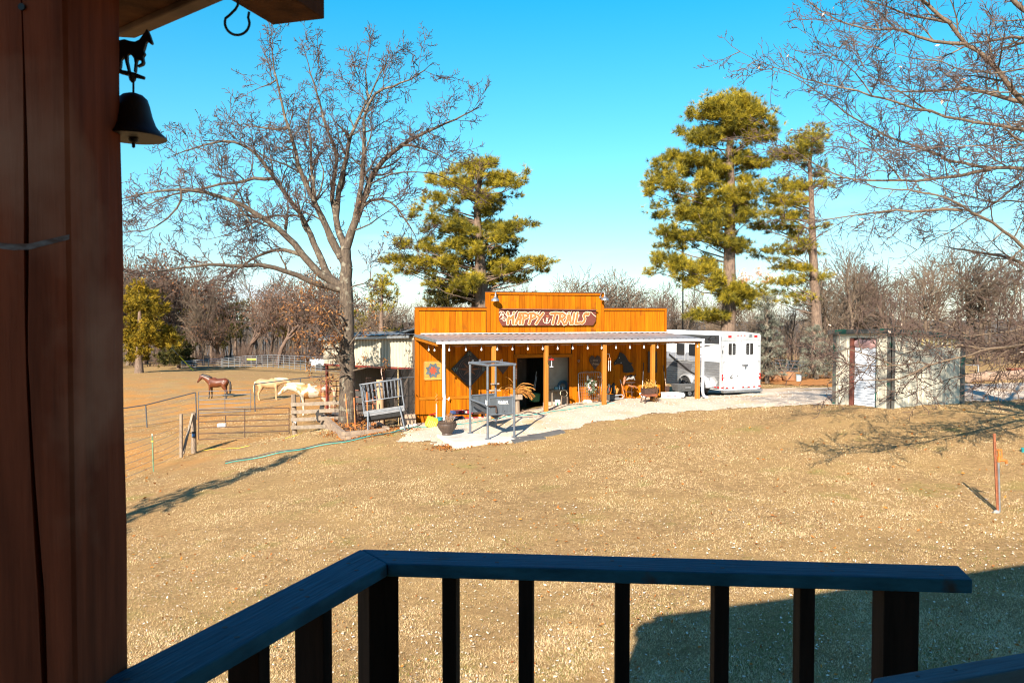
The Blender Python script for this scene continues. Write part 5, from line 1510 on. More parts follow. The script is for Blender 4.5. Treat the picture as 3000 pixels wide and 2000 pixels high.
# fluted urn
c = PZ(1310, 1273, zp)
urn = thing('plant_urn', 'bronze brown fluted plastic urn with dead plant on the pad', 'urn', c)
prof = [(.16, 0), (.165, .02), (.15, .05), (.19, .12), (.26, .22), (.292, .30), (.285, .345), (.26, .365), (.275, .385), (.275, .42), (.25, .425), (.24, .39)]
n = 56; vs = []; fs = []
for r, z in prof:
    for k in range(n):
        t = 2 * math.pi * k / n
        fl = .014 * abs(math.sin(t * 10 + z * 2)) if .06 < z < .35 else 0
        vs.append(c + Vector(((r + fl) * math.cos(t), (r + fl) * math.sin(t), z)))
for i in range(len(prof) - 1):
    for k in range(n): fs.append((i * n + k, i * n + (k + 1) % n, (i + 1) * n + (k + 1) % n, (i + 1) * n + k))
fs.append(tuple(range(n))[::-1]); mb = MB(); mb.add(vs, fs); mb.build('pot', m_brown, urn, smooth=True)
mb = MB(); mb.disc(c + Vector((0, 0, .385)), (0, 0, 1), .245, .01, 20); mb.build('soil', M('potting_soil', (.06, .04, .03), (.1, .07, .05), .95, 20), urn)
P0, P1 = [], []
for k in range(46):
    p = c + Vector((random.gauss(.06, .07), random.gauss(0, .06), .39)); d = Vector((random.gauss(0, .35), random.gauss(0, .3), 1)).normalized()
    for i in range(3):
        q = p + d * random.uniform(.05, .12); P0.append(p); P1.append(q); p = q; d = (d + Vector((random.gauss(0, .5), random.gauss(0, .4), -.1))).normalized()
V, F = seg_mesh(np.array(P0), np.array(P1), np.full(len(P0), .006), np.full(len(P0), .004)); fastmesh('dead_plant', V, F, M('dead_plant_stem', (.36, .24, .15), (.24, .15, .09), .9), urn)
# yellow crate, teal tub, red rope, orange reflector stake near left corner
c = G(1264, 1252)
yc = thing('yellow_crate', 'tilted yellow plastic crate at the foot of the left corner', 'crate', c)
R = Matrix.Rotation(.25, 3, 'Z') @ Matrix.Rotation(.35, 3, 'Y') @ Matrix.Rotation(.3, 3, 'X')
mb = MB(); mb.box(c + Vector((0, .05, .17)), (.36, .26, .30), R=R); yb = mb.build('body', m_yel, yc, bevel=.02)
for k in range(5):
    mb = MB(); mb.box(c + Vector((0, .05, .17)) + R @ Vector((-.12 + k * .06, -.133, 0)), (.022, .012, .22), R=R); mb.build('rib', M('pale_yellow_rib', (.74, .62, .20), (.7, .58, .16), .5), yb)
mb = MB(); q = G(1285, 1245); mb.lathe(q, [(.12, 0), (.14, .26), (.15, .27), (.13, .27)], 12); tag(mb.build('teal_tub', m_tealp, smooth=True), 'small teal plastic tub behind the yellow crate', 'tub')
mb = MB(); mb.tube([G(1256, 1246) + UZ * .32, G(1262, 1244) + UZ * .36, G(1270, 1243) + UZ * .36, G(1280, 1243) + UZ * .40], .025, 7); tag(mb.build('red_strap', m_redl), 'red strap lying across the top of the yellow crate', 'strap')
q = G(1279, 1246)
ms_ = thing('marker_stake', 'white marker stake with an orange mesh top beside the corner', 'stake', q)
mb = MB(); mb.tube([q, q + UZ * .72], .018, 7); mb.build('rod', m_white, ms_)
mb = MB()
for k in range(6): mb.tube([q + UZ * (.72 + .06 * k) + BU * (.035 * (1 if k % 2 else -1)), q + UZ * (.80 + .06 * k) + BU * (.035 * (-1 if k % 2 else 1))], .009, 5)
mb.build('mesh_flag', m_orange, ms_)
# hoses
def hose(name, pts, r, mat, lab, cat='hose'):
    P = []
    for (a, b) in zip(pts[:-1], pts[1:]):
        for k in range(6):
            t = k / 6; P.append(G(a[0] + (b[0] - a[0]) * t, a[1] + (b[1] - a[1]) * t))
    P.append(G(*pts[-1]))
    P = [Vector((p.x + .03 * math.sin(i * .9), p.y + .04 * math.sin(i * .55), 0)) for i, p in enumerate(P)]
    for p in P: p.z = float(gbump(p.x, p.y)) + r + .03
    mb = MB(); mb.tube(P, r, 6); tag(mb.build(name, mat, smooth=True), lab, cat)
hose('garden_hose', [(660, 1362), (760, 1341), (860, 1322), (960, 1305), (1060, 1287), (1150, 1268), (1215, 1254), (1262, 1251)], .015, m_teal, 'teal garden hose lying across the lawn towards the yellow crate')
hose('garden_hose', [(1335, 1248), (1380, 1243), (1450, 1228), (1520, 1219), (1600, 1211), (1690, 1197), (1760, 1188), (1800, 1186)], .014, m_teal, 'teal garden hose running along the front of the porch')
hose('black_hose', [(660, 1356), (800, 1328), (930, 1306), (1040, 1287), (1120, 1275), (1190, 1264), (1225, 1250), (1250, 1236)], .014, m_bhose, 'black hose running beside the teal one on the lawn')
hose('extension_cord', [(1545, 1219), (1600, 1206), (1660, 1193), (1720, 1182), (1775, 1176)], .012, m_bhose, 'thin black cord along the porch floor by the doorway', 'cord')
hose('yellow_rope', [(590, 1322), (640, 1318), (700, 1314), (735, 1306)], .008, m_yel, 'yellow rope on the ground below the rusty gate', 'rope')
hose('yellow_rope', [(836, 1284), (862, 1278), (890, 1270)], .009, m_yel, 'yellow rope on the ground by wooden fence end post', 'rope')

# ------------------------------------------------------------------ raised bed of landscape timbers, with the oak inside
bc_, bl_, br_ = G(1008, 1287), G(934, 1262), G(1135, 1262)
bb_ = bl_ + (br_ - bc_) * .95
bed = thing('raised_bed', 'raised bed of weathered landscape timbers around the oak trunk', 'raised bed', bc_)
zt_ = bc_.z + .25
for lay in range(3):
    z = zt_ - .07 - lay * .135
    for a, b in ((bl_, bc_), (bc_, br_), (br_, bb_), (bb_, bl_)):
        a = Vector((a.x, a.y, z + (.03 if a in (br_, bb_) else 0))); b = Vector((b.x, b.y, z))
        d = (b - a).normalized(); L = (b - a).length
        cut = L * (.45 + .2 * (lay % 2))
        for s0, s1 in ((.0 + .06 * (lay % 2), cut - .004), (cut + .004, L - .06 * ((lay + 1) % 2))):
            p, q = a + d * s0, a + d * s1
            o = piece('timber', m_timb, bed, (p + q) / 2, ((q - p).length, .13 + random.uniform(-.01, .01), .128), None, math.atan2(d.y, d.x))
for t in (.12, .62):
    p = bl_.lerp(bc_, t); d = (bc_ - bl_).normalized(); n_ = Vector((d.y, -d.x, 0)) * .09
    if n_.y > 0: n_ = -n_
    mb = MB(); mb.box((p.x + n_.x, p.y + n_.y, zt_ - .15), (.06, .05, .34), rz=math.atan2(d.y, d.x)); mb.build('stake', m_whitep if False else m_greyp, bed)
mb = MB(); N_ = 8; vs = []; fs = []
for i in range(N_):
    for j in range(N_):
        p = bl_.lerp(bc_, i / 7).lerp(bb_.lerp(br_, i / 7), j / 7); vs.append((p.x, p.y, max(zt_ - .12, gz(p.x, p.y) + .02) + .06 * math.sin(i * 1.3 + j)))
for i in range(N_ - 1):
    for j in range(N_ - 1): fs.append((i * N_ + j, i * N_ + j + 1, (i + 1) * N_ + j + 1, (i + 1) * N_ + j))
mb.add(vs, fs); mb.build('soil', M('bed_leaf_mould', (.17, .10, .055), (.10, .06, .035), .95, 9, bump=.5), bed)
n = 900; A = RNG.random((n, 2)); P = np.array([bl_.lerp(bc_, a).lerp(bb_.lerp(br_, a), b) for a, b in A]); P[:, 2] = np.maximum(zt_ - .12, gzs(P[:, 0], P[:, 1])) + .10
V, F = leaf_quads(P, np.full(n, .05)); o = fastmesh('leaves', V, F, m_leaf, bed, attr=RNG.random(n)); o['kind'] = 'stuff'
c = bl_.lerp(br_, .32) + Vector((0, 0, .10)); c.z = zt_ + .04
tag(rock_mb(c, (.28, .16, .10)).build('rock', M('black_rock', (.03, .03, .035), (.05, .05, .05), .8), smooth=True), 'flat black rock lying on the raised bed by the trunk', 'rock')
# orange stakes with wire mesh round the trunk
for i, (x0, y0, x1, y1, Y, lab) in enumerate(((1012, 1154, 1020, 1250, 26.6, 'orange steel stake just left of trunk foot'), (1037, 1164, 1041, 1259, 26.2, 'orange steel stake nearest the corner of raised bed'), (1092, 1158, 1094, 1246, 27.0, 'orange steel stake behind the hay feeder'), (996, 1150, 994, 1216, 28.2, 'reddish orange stake left of the trunk behind fence'), (1075, 1148, 1077, 1236, 27.6, 'thin orange stake between trunk and hay feeder'))):
    a, b = W(x0, y0, Y), W(x1, y1, Y); b.z = min(b.z, gz(b.x, b.y) + .2)
    mb = MB(); mb.bar(b, a, .035, .03); tag(mb.build('stake', m_orange), lab, 'stake')
tb_ = GY(1018, 27.9)
mb = MB(); R_ = .46
for k in range(15):
    t = 2 * math.pi * k / 15; p = tb_ + Vector((R_ * math.cos(t), R_ * math.sin(t), 0)); mb.tube([p, p + UZ * .86], .0045, 4, False)
for k in range(8): mb.tube([tb_ + Vector((R_ * math.cos(t), R_ * math.sin(t), .12 + k * .105)) for t in np.linspace(0, 6.28, 17)[:-1]], .0045, 4, False, True)
tag(mb.build('wire_guard', m_rust), 'rusty wire mesh guard round the foot of the oak', 'tree guard')

# hay feeder
c = G(1135, 1260)
hf = thing('hay_feeder', 'leaning galvanised hay feeder with slanted bars and black trough', 'hay feeder', c)
rz_ = .12; RF_ = Matrix.Rotation(rz_, 3, 'Z') @ Matrix.Rotation(-.135, 3, 'Y') @ Matrix.Rotation(-.10, 3, 'X')
def hfp(x, y, z): return c + RF_ @ Vector((x, y, z))
m_hf = M('worn_grey_feeder_steel', (.20, .215, .235), (.13, .14, .155), .45, 10, metal=.35)
def loop(hw, hd, z, r, nm, y0=0):
    pts = []
    for sx_, sy_, a0_ in ((1, 1, 0), (-1, 1, math.pi / 2), (-1, -1, math.pi), (1, -1, 1.5 * math.pi)):
        for k in range(4):
            a = a0_ + k * math.pi / 6
            pts.append(hfp(sx_ * (hw - .1) + .1 * math.cos(a), y0 + sy_ * (hd - .1) + .1 * math.sin(a), z))
    mb = MB(); mb.tube(pts, r, 7, closed=True); mb.build(nm, m_hf, hf, smooth=True)
loop(.68, .30, 1.62, .024, 'top_loop'); loop(.64, .16, 1.05, .018, 'middle_loop'); loop(.68, .33, .66, .022, 'trough_rim')
for k in range(10):
    x = -.58 + k * 1.16 / 9
    for sy in (-1, 1):
        mb = MB(); mb.tube([hfp(x, sy * .28, 1.61), hfp(x * .97, sy * .15, 1.05)], .014, 6); mb.build('bar', m_hf, hf)
for x in (-.66, .66):
    for sy in (-1, 1):
        mb = MB(); mb.tube([hfp(x, sy * .26, 1.62), hfp(x * .99, sy * .2, 1.05), hfp(x, sy * .31, .66)], .020, 7); mb.build('corner_bar', m_hf, hf)
        mb = MB(); p = hfp(x * .78, sy * .36, .70); q = hfp(x * .92, sy * .50, 0); q.z = gz(q.x, q.y) - .02; mb.tube([p, p.lerp(q, .5) + Vector((0, 0, .02)), q], [.032, .026, .024], 8); mb.build('leg', m_hf, hf, smooth=True)
prof = [(-.30, .70), (-.31, .56), (-.24, .42), (-.10, .36), (.10, .36), (.24, .42), (.31, .56), (.30, .70), (.28, .70), (.22, .46), (-.22, .46), (-.28, .70)]
mb = MB(); N_ = len(prof); vs = [hfp(x, y, z) for x in (-.62, .62) for y, z in prof]
mb.add(vs, [tuple(range(N_)), tuple(range(N_, 2 * N_))[::-1]] + [(i, N_ + i, N_ + (i + 1) % N_, (i + 1) % N_) for i in range(N_)]); mb.build('trough', m_black, hf)
mb = MB(); vs = [hfp(-.66, -.335, .56), hfp(.66, -.335, .56), hfp(.66, -.345, .74), hfp(-.66, -.345, .74)]; vs += [v + RF_ @ Vector((0, .012, 0)) for v in vs]
mb.add(vs, [(0, 1, 2, 3), (7, 6, 5, 4), (0, 4, 5, 1), (1, 5, 6, 2), (2, 6, 7, 3), (3, 7, 4, 0)]); mb.build('trough_band', M('dull_band_metal', (.12, .12, .125), (.22, .22, .23), .45, 8, (1, 1, 4)), hf)

# ------------------------------------------------------------------ fences and gates
def rails(mbp, pts, r, mat, par, name): 
    mb = MB(); mb.tube(pts, r, 7); return mb.build(name, mat, par, smooth=True)
# upper pipe fence of the pasture
def pipe_fence(lab, posts, top, wires, rr=.032, mat=m_pipe, gaps=None):
    """posts: (px, py_top, Y); rail follows tops"""
    p0 = posts[0]; c = GY(p0[0], p0[2])
    f = thing('pipe_fence', lab, 'fence', c)
    tops = []
    for px, pt, Y in posts:
        t = W(px, pt, Y); b = GY(px, Y); tops.append((t, b))
        if px > 300: 
            mb = MB(); mb.tube([b - UZ * .1, t], rr * 1.15, 8); mb.build('post', mat, f, smooth=True)
    for (t0, b0), (t1, b1) in zip(tops[:-1], tops[1:]):
        rails(None, [t0, t1], rr, mat, f, 'top_rail')
        for k in range(wires):
            w = (k + 1) / (wires + .6)
            n_ = 5; pts = [t0.lerp(b0, w).lerp(t1.lerp(b1, w), i / n_) - UZ * .02 * math.sin(math.pi * i / n_) for i in range(n_ + 1)]
            mb = MB(); mb.tube(pts, .007, 4, False); mb.build('wire', m_galv, f)
    return f
pipe_fence('grey pipe fence with wires running off left of grey gate', [(180, 1222, 41), (427, 1186, 44), (573, 1149, 46)], 0, 5)
pipe_fence('grey pipe fence with wires rising behind the pale horses', [(745, 1125, 46.5), (880, 1108, 48), (962, 1101, 49)], 0, 4)
def bar_gate(lab, x0, x1, yt0, yt1, yb0, yb1, Y0, Y1, nb, r, mat, ups, extra=None):
    a0, a1, b0, b1 = W(x0, yt0, Y0), W(x1, yt1, Y1), W(x0, yb0, Y0), W(x1, yb1, Y1)
    g = thing('bar_gate', lab, 'gate', b0)
    for k in range(nb):
        t = k / (nb - 1); rails(None, [a0.lerp(b0, t), a1.lerp(b1, t)], r, mat, g, 'bar')
    for s_ in ups:
        p, q = a0.lerp(a1, s_), b0.lerp(b1, s_); off = (q - p).cross(a1 - a0).normalized() * r * (0 if s_ in (0, 1) else 1.2)
        rails(None, [p - off, q - off], r, mat, g, 'upright')
    return g, a0, a1, b0, b1
bar_gate('grey five bar pipe gate between two grey posts', 582, 735, 1147, 1141, 1210, 1203, 46, 46.4, 6, .020, m_pipe, (0, .5, 1))
g_, a0_, a1_, b0_, b1_ = bar_gate('rusty brown six bar gate in front of pasture', 582, 847, 1201, 1194, 1287, 1279, 31, 30.8, 6, .018, m_rust, (0, .51, 1))
rails(None, [a0_.lerp(a1_, .30).lerp(b0_.lerp(b1_, .30), .22), a0_.lerp(a1_, .30).lerp(b0_.lerp(b1_, .30), .45)], .018, m_rust, g_, 'latch_bar')
# wooden gate posts with brace
c = G(531, 1340)
gp = thing('gate_post', 'pair of weathered wooden posts with a diagonal brace and wire', 'gate post', c)
Yc = c.y; t = W(531, 1212, Yc)
mb = MB(); mb.tube([c - UZ * .1, t], [.062, .056], 10); mb.build('post', m_greyp, gp, smooth=True)
c2 = G(568, 1326); t2 = W(567, 1209, c2.y)
mb = MB(); mb.tube([c2 - UZ * .1, t2], [.095, .085], 10); mb.build('post', m_greyp, gp, smooth=True)
mb = MB(); mb.bar(W(564, 1214, c2.y - .1), W(536, 1330, Yc), .07, .06); mb.build('brace', m_grey, gp)
q = W(568, 1272, c2.y - .14)
fc = thing('fence_charger', 'blue and black fence charger box on the wooden gate post', 'fence charger', q)
mb = MB(); mb.box(q, (.13, .06, .20)); mb.build('case', m_black, fc, bevel=.008)
mb = MB(); mb.box(q + Vector((0, -.034, -.02)), (.10, .008, .11)); mb.build('label', m_blue, fc)
mb = MB(); mb.tube([q + Vector((-.06, 0, .04)), W(555, 1268, Yc), W(540, 1258, Yc)], .008, 5); mb.build('cable', m_black, fc)
# electric wire fence with a green T-post
tp = G(450, 1381); 
wf = thing('wire_fence', 'thin wire fence with a slim green steel post at left', 'fence', tp)
ht = W(446, 1270, tp.y)
mb = MB(); mb.bar(tp - UZ * .1, ht, .03, .03); mb.build('post', M('green_post_paint', (.12, .22, .12), (.08, .15, .08), .6), wf)
mb = MB(); mb.tube([ht.lerp(tp, .06), ht.lerp(tp, .0)], .02, 6); mb.build('cap', m_white, wf)
mb = MB(); mb.box(ht.lerp(tp, .20), (.07, .04, .03)); mb.build('insulator', m_yel, wf)
fl = G(300, 1440)
for k in range(6):
    h = .18 + k * .19
    pts = [fl + UZ * h, tp + UZ * h, Vector((c.x, c.y, c.z + h + .02)), Vector((c2.x, c2.y, c2.z + h + .03))]
    mb = MB()
    P = []
    for a, b in zip(pts[:-1], pts[1:]):
        for i in range(5): P.append(a.lerp(b, i / 5) - UZ * .03 * math.sin(math.pi * i / 5))
    P.append(pts[-1]); mb.tube(P, .0055, 4, False); mb.build('wire', m_galv, wf)
# wooden board fence by the oak
wp = G(861, 1274); wp.y = min(wp.y, 30.6); wp = GY(861, 30.3)
bf = thing('board_fence', 'weathered grey four board wooden fence left of the oak', 'fence', wp)
wt_ = W(860, 1155, wp.y)
mb = MB(); mb.tube([wp - UZ * .1, wt_], [.10, .095], 12); mb.build('post', m_greyp, bf, smooth=True)
we = GY(1000, 28.6)
for y0, y1 in ((1185, 1179), (1207, 1201), (1229, 1224), (1252, 1247)):
    a, b = W(853, y0, wp.y - .12), W(1000, y1, we.y - .10)
    d = (b - a); L = math.hypot(d.x, d.y)
    mb = MB(); mb.bar(a, b, .04, .135); mb.build('board', m_grey, bf, bevel=.006)
mb = MB(); mb.box((we.x, we.y + .02, we.z + .5), (.09, .09, 1.3)); mb.build('post', m_greyp, bf)
q = W(866, 1232, wp.y - .2)
mb = MB(); mb.box(q, (.13, .05, .15), R=Matrix.Rotation(.6, 3, 'Y')); tag(mb.build('junction_box', m_whitep, bevel=.01), 'white box tilted on the fence end post', 'box')
q = W(866, 1208, wp.y - .2); mb = MB(); mb.sphere(q, .045, 8, 6); tag(mb.build('insulator', m_whitep, smooth=True), 'round white insulator on the fence end post', 'insulator')
# rearing horse cutout on the boards
q = W(940, 1205, 29.2); s_ = 29.2 / FPX
hp2 = [(924, 1232), (927, 1222), (924, 1212), (930, 1202), (936, 1198), (937, 1188), (941, 1181), (947, 1178), (951, 1181), (951, 1190), (949, 1197), (952, 1199), (957, 1201), (959, 1208), (956, 1205), (951, 1203), (947, 1208), (945, 1216), (948, 1226), (946, 1233), (944, 1224), (940, 1216), (935, 1216), (931, 1222), (933, 1234), (929, 1236), (928, 1226)]
mb = MB(); mb.prism([((x - 940) * s_, (1205 - y) * s_) for x, y in hp2][::-1], q, (1, 0, 0), (0, 0, 1), (0, -1, 0), .012); tag(mb.build('horse_cutout', m_blk), 'black metal prancing horse cutout fixed on the board fence', 'ornament')
# red tube panels behind the oak
def panel_gate(lab, x0, x1, yt, yb, Y, nb, mat, ups, r=.024, dy=0, name='stock_panel'):
    a0, a1, b0, b1 = W(x0, yt, Y), W(x1, yt + dy, Y), W(x0, yb, Y), W(x1, yb + dy, Y)
    g = thing(name, lab, 'panel', b0)
    for k in range(nb):
        t = k / (nb - 1); rails(None, [a0.lerp(b0, t), a1.lerp(b1, t)], r, mat, g, 'bar')
    for s in ups: rails(None, [a0.lerp(a1, s) - Vector((0, r * 2, 0)), b0.lerp(b1, s) - Vector((0, r * 2, 0))], r, mat, g, 'upright')
    return g
panel_gate('orange red tube stock panel just left of the trunk', 941, 998, 1117, 1192, 33.5, 6, m_red, (0, .78, 1), .018, dy=-2)
panel_gate('rusty tube stock panel behind the hay feeder', 1026, 1104, 1143, 1222, 29.2, 5, m_rustr, (0, .55, 1))
g = panel_gate('rusty wire mesh panel standing in the lean-to opening', 1073, 1120, 1106, 1172, 30.4, 3, m_rust, (0, 1), .012)
for k in range(12):
    mb = MB(); mb.tube([W(1075 + k * 3.8, 1106, 30.4), W(1075 + k * 3.8, 1172, 30.4)], .004, 4, False); mb.build('wire', m_rust, g)
mb = MB(); p = W(1113, 1112, 28.6); q = GY(1113, 28.6); mb.tube([q - UZ * .1, p], [.14, .13], 12); tag(mb.build('fence_post', M('tan_split_post', (.46, .30, .17), (.32, .20, .11), .85, 3, (8, 8, .6), bump=.4), smooth=True), 'thick tan wooden post standing behind the hay feeder', 'post')

# ------------------------------------------------------------------ lean-to on the left of the barn
rA = B(Vector((-.50, 3.1, 0))); rA = Vector(((1213 - CX) / FPX * 29.9, 29.9, 0)); lA = Vector(((948 - CX) / FPX * 32.7, 32.7, 0))
ld = (lA - rA).normalized(); Lw = (lA - rA).length; lnb = Vector((-ld.y, ld.x, 0))
if lnb.y < 0: lnb = -lnb
lt = thing('livestock_lean_to', 'cream corrugated metal lean-to with barred stall beside the barn', 'shed', (rA.x, rA.y, gz(rA.x, rA.y)))
zbR, zbL, ztR, ztL = W(1213, 1077, 29.9).z, W(955, 1065, 32.6).z, W(1213, 984, 29.9).z, W(955, 992, 32.6).z
mb = MB(); n_ = 150; vs = []; fs = []
for i in range(n_ + 1):
    t = i / n_; p = rA + ld * Lw * t
    ph = (i % 5); off = (.0, .0, .045, .045, .045)[ph]
    q = p - lnb * off
    vs.append((q.x, q.y, zbR + (zbL - zbR) * t)); vs.append((q.x, q.y, ztR + (ztL - ztR) * t))
for i in range(n_): fs.append((2 * i, 2 * i + 2, 2 * i + 3, 2 * i + 1))
mb.add(vs, fs); mb.build('corrugated_wall', m_cream, lt)
mb = MB(); a = Vector((rA.x, rA.y, zbR)); b = a + ld * Lw; b.z = zbL; mb.bar(a - UZ * .04, b - UZ * .04, .05, .07); mb.build('girt', m_red, lt)
mb = MB(); a = Vector((rA.x, rA.y, ztR)) - lnb * .32; b = Vector((lA.x, lA.y, ztL)) - lnb * .32
q = [a + UZ * .06, b + UZ * .06, b + lnb * 5 + UZ * .14, a + lnb * 5 + UZ * .14]
n_ = 34; vs = []; fs = []
for i in range(n_ + 1):
    t = i / n_; h = .03 * (i % 2)
    vs.append(q[0].lerp(q[1], t) + UZ * h); vs.append(q[3].lerp(q[2], t) + UZ * h)
for i in range(n_): fs.append((2 * i, 2 * i + 1, 2 * i + 3, 2 * i + 2))
nb = len(vs); vs += [v - UZ * .025 for v in vs]; fs += [tuple(k + nb for k in f[::-1]) for f in fs[:n_]]
mb.add(vs, fs); mb.build('roof', m_roof, lt)
mb = MB(); mb.bar(a - UZ * .02 + lnb * .05, b - UZ * .02 + lnb * .05, .03, .10); mb.build('eaves_trim', m_galv, lt)
for t, w, mt in ((.985, .09, m_red), (.02, .08, m_galv)):
    p = rA + ld * Lw * t + lnb * .1; g0 = gz(p.x, p.y); mb = MB(); mb.box((p.x, p.y, (g0 + zbR) / 2), (w, w, zbR - g0 + .2), rz=math.atan2(ld.y, ld.x)); mb.build('post', mt, lt)
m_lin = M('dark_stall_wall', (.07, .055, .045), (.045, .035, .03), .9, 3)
p0, p1 = rA + lnb * 4.6, lA + lnb * 4.6
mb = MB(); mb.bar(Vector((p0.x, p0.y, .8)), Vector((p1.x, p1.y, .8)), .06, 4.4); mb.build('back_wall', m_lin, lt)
p0, p1 = lA + lnb * 1.6, lA + lnb * 4.6
mb = MB(); mb.bar(Vector((p0.x, p0.y, .8)), Vector((p1.x, p1.y, .8)), .06, 4.2); mb.build('side_wall', M('grey_stall_sheet', (.30, .29, .28), (.2, .19, .18), .7, 4, (5, 5, .5)), lt)
# barred stall front
s0, s1 = W(1126, 1083, 30.2), W(1214, 1081, 29.55)
zb0, zb1 = gz(s0.x, s0.y) + .05, gz(s1.x, s1.y) + .22
sb = thing('stall_panel', 'dark barred stall front under the cream metal wall', 'panel', (s0.x, s0.y, zb0))
for k in range(27):
    t = (k + .5) / 27; p = s0.lerp(s1, t); mb = MB(); mb.tube([Vector((p.x, p.y, zb0 + (zb1 - zb0) * t)), p], .011, 5, False); mb.build('bar', m_blk, sb)
for f in (.0, .16, .52, .80, 1.0):
    a = s0.lerp(Vector((s0.x, s0.y, zb0)), f); b = s1.lerp(Vector((s1.x, s1.y, zb1)), f); mb = MB(); mb.tube([a, b], .018, 6); mb.build('rail', m_pipe if f in (.16,) else m_blk, sb)
mb = MB(); mb.tube([s0, Vector((s0.x, s0.y, zb0))], .03, 7); mb.build('post', m_rustr, sb)
a = W(1166, 1076, 29.7); b = GY(1166, 29.7); mb = MB(); mb.tube([a, b], .022, 6); tag(mb.build('bamboo_pole', M('tan_pole', (.48, .36, .18), (.36, .26, .12), .7)), 'thin tan pole standing against the barred stall', 'pole')
a = W(1117, 1074, 29.9); pts = [a, W(1117, 1090, 29.7), W(1121, 1112, 29.5), W(1121, 1130, 29.4)]; mb = MB(); mb.tube(pts, .018, 6); tag(mb.build('hanging_rope', M('pale_pink_rope', (.45, .30, .24), (.34, .22, .17), .8), smooth=True), 'pale rope hanging beside the barred stall', 'rope')
a = B(Vector((-.95, 1.9, 0))); zg = gz(a.x, a.y)
mb = MB(BX)
tag(MB().box(B(Vector((-.78, 2.15, zg + .16))), (.55, .25, .42), rz=TH).build('timber_block', m_timb, bevel=.01), 'grey timber block at the left foot of the barn', 'block')
for i, (px, py, r, lab) in enumerate(((1180, 1259, .10, 'pale stone by the right foot of hay feeder'), (1200, 1254, .13, 'larger pale stone between hay feeder and barn'), (1215, 1250, .09, 'small pale stone at the barn corner'))):
    q = G(px, py); tag(rock_mb(q + UZ * .05, (r, r * .8, r * .7)).build('stone', M('pale_stone', (.55, .48, .40), (.42, .35, .28), .9, 10, bump=.3), smooth=True), lab, 'stone')

# ------------------------------------------------------------------ storage shed
nc = Vector(((2613 - CX) / FPX * 24, 24.0, 0)); lc = Vector(((2443 - CX) / FPX * 26, 26.0, 0)); rc = nc + Vector((3.17, 1.72, 0))
zs0 = min(gz(nc.x, nc.y), gz(lc.x, lc.y)) - .12
shd = thing('storage_shed', 'ivory metal storage shed with peeling green trim and roll door', 'shed', (nc.x, nc.y, zs0))
zN, zL, zR_ = W(2613, 968, 24).z, W(2443, 972, 26).z, W(2820, 987, rc.y).z
dl, dr = (lc - nc).normalized(), (rc - nc).normalized()
nl, nr = Vector((-dl.y, dl.x, 0)), Vector((dr.y, -dr.x, 0))
if nl.y > 0: nl = -nl
if nr.y > 0: nr = -nr
LL, LR = (lc - nc).length, (rc - nc).length
def shed_wall(o, d, n, s0, s1, z0, zt0, zt1, L, mat, name, pitch=.305):
    mb = MB(); vs = []; k = 0; s = s0; prof = []
    while s < s1:
        for ds, h in ((0, 0), (.10, 0), (.13, .02), (.19, .02), (.22, 0)):
            if s + ds < s1: prof.append((s + ds, h))
        s += pitch
    prof.append((s1, 0))
    for s, h in prof:
        p = o + d * s + n * h; vs += [(p.x, p.y, z0), (p.x, p.y, zt0 + (zt1 - zt0) * s / L)]
    m_ = len(prof); mb.add(vs, [(2 * i, 2 * i + 2, 2 * i + 3, 2 * i + 1) for i in range(m_ - 1)]); return mb.build(name, mat, shd)
# door spans on the left face
def along(px, o, d):
    k = (px - CX) / FPX; return (k * o.y - o.x) / (d.x - k * d.y)
sd0, sd1 = along(2568, nc, dl), along(2494, nc, dl)
zd = W(2530, 991, 25).z
shed_wall(nc, dl, nl, .02, sd0, zs0, zN, zL, LL, m_shed, 'corrugated_wall'); shed_wall(nc, dl, nl, sd1, LL - .02, zs0, zN, zL, LL, m_shed, 'corrugated_wall')
mb = MB(); a, b = nc + dl * sd0, nc + dl * sd1; mb.add([(a.x, a.y, zd), (b.x, b.y, zd), (b.x, b.y, zL), (a.x, a.y, zN)], [(0, 1, 2, 3)]); mb.build('door_header', m_shed, shd)
shed_wall(nc, dr, nr, .02, LR - .02, zs0, zN, zR_, LR, m_shed, 'corrugated_wall', .23)
y0_, y1_ = along(2690, nc, dr), along(2803, nc, dr)
mb = MB(); vs = []
prof = []
s = y0_
while s < y1_:
    for ds, h in ((0, 0), (.10, 0), (.13, .02), (.17, .02), (.2, 0)): prof.append((min(s + ds, y1_), h))
    s += .23
for s, h in prof:
    p = nc + dr * s + nr * (h + .008); zt__ = zN + (zR_ - zN) * s / LR; vs += [(p.x, p.y, zt__ - .38), (p.x, p.y, zt__ - .10)]
mb.add(vs, [(2 * i, 2 * i + 2, 2 * i + 3, 2 * i + 1) for i in range(len(prof) - 1)]); mb.build('wall_patch', m_shedy, shd)
# back walls
bk_ = lc + dr * LR
for a, b in ((lc, bk_), (bk_, rc)):
    mb = MB(); mb.bar(Vector((a.x, a.y, (zs0 + zL) / 2)), Vector((b.x, b.y, (zs0 + zL) / 2 - .1)), .03, zL - zs0 - .2); mb.build('back_wall', m_shed, shd)
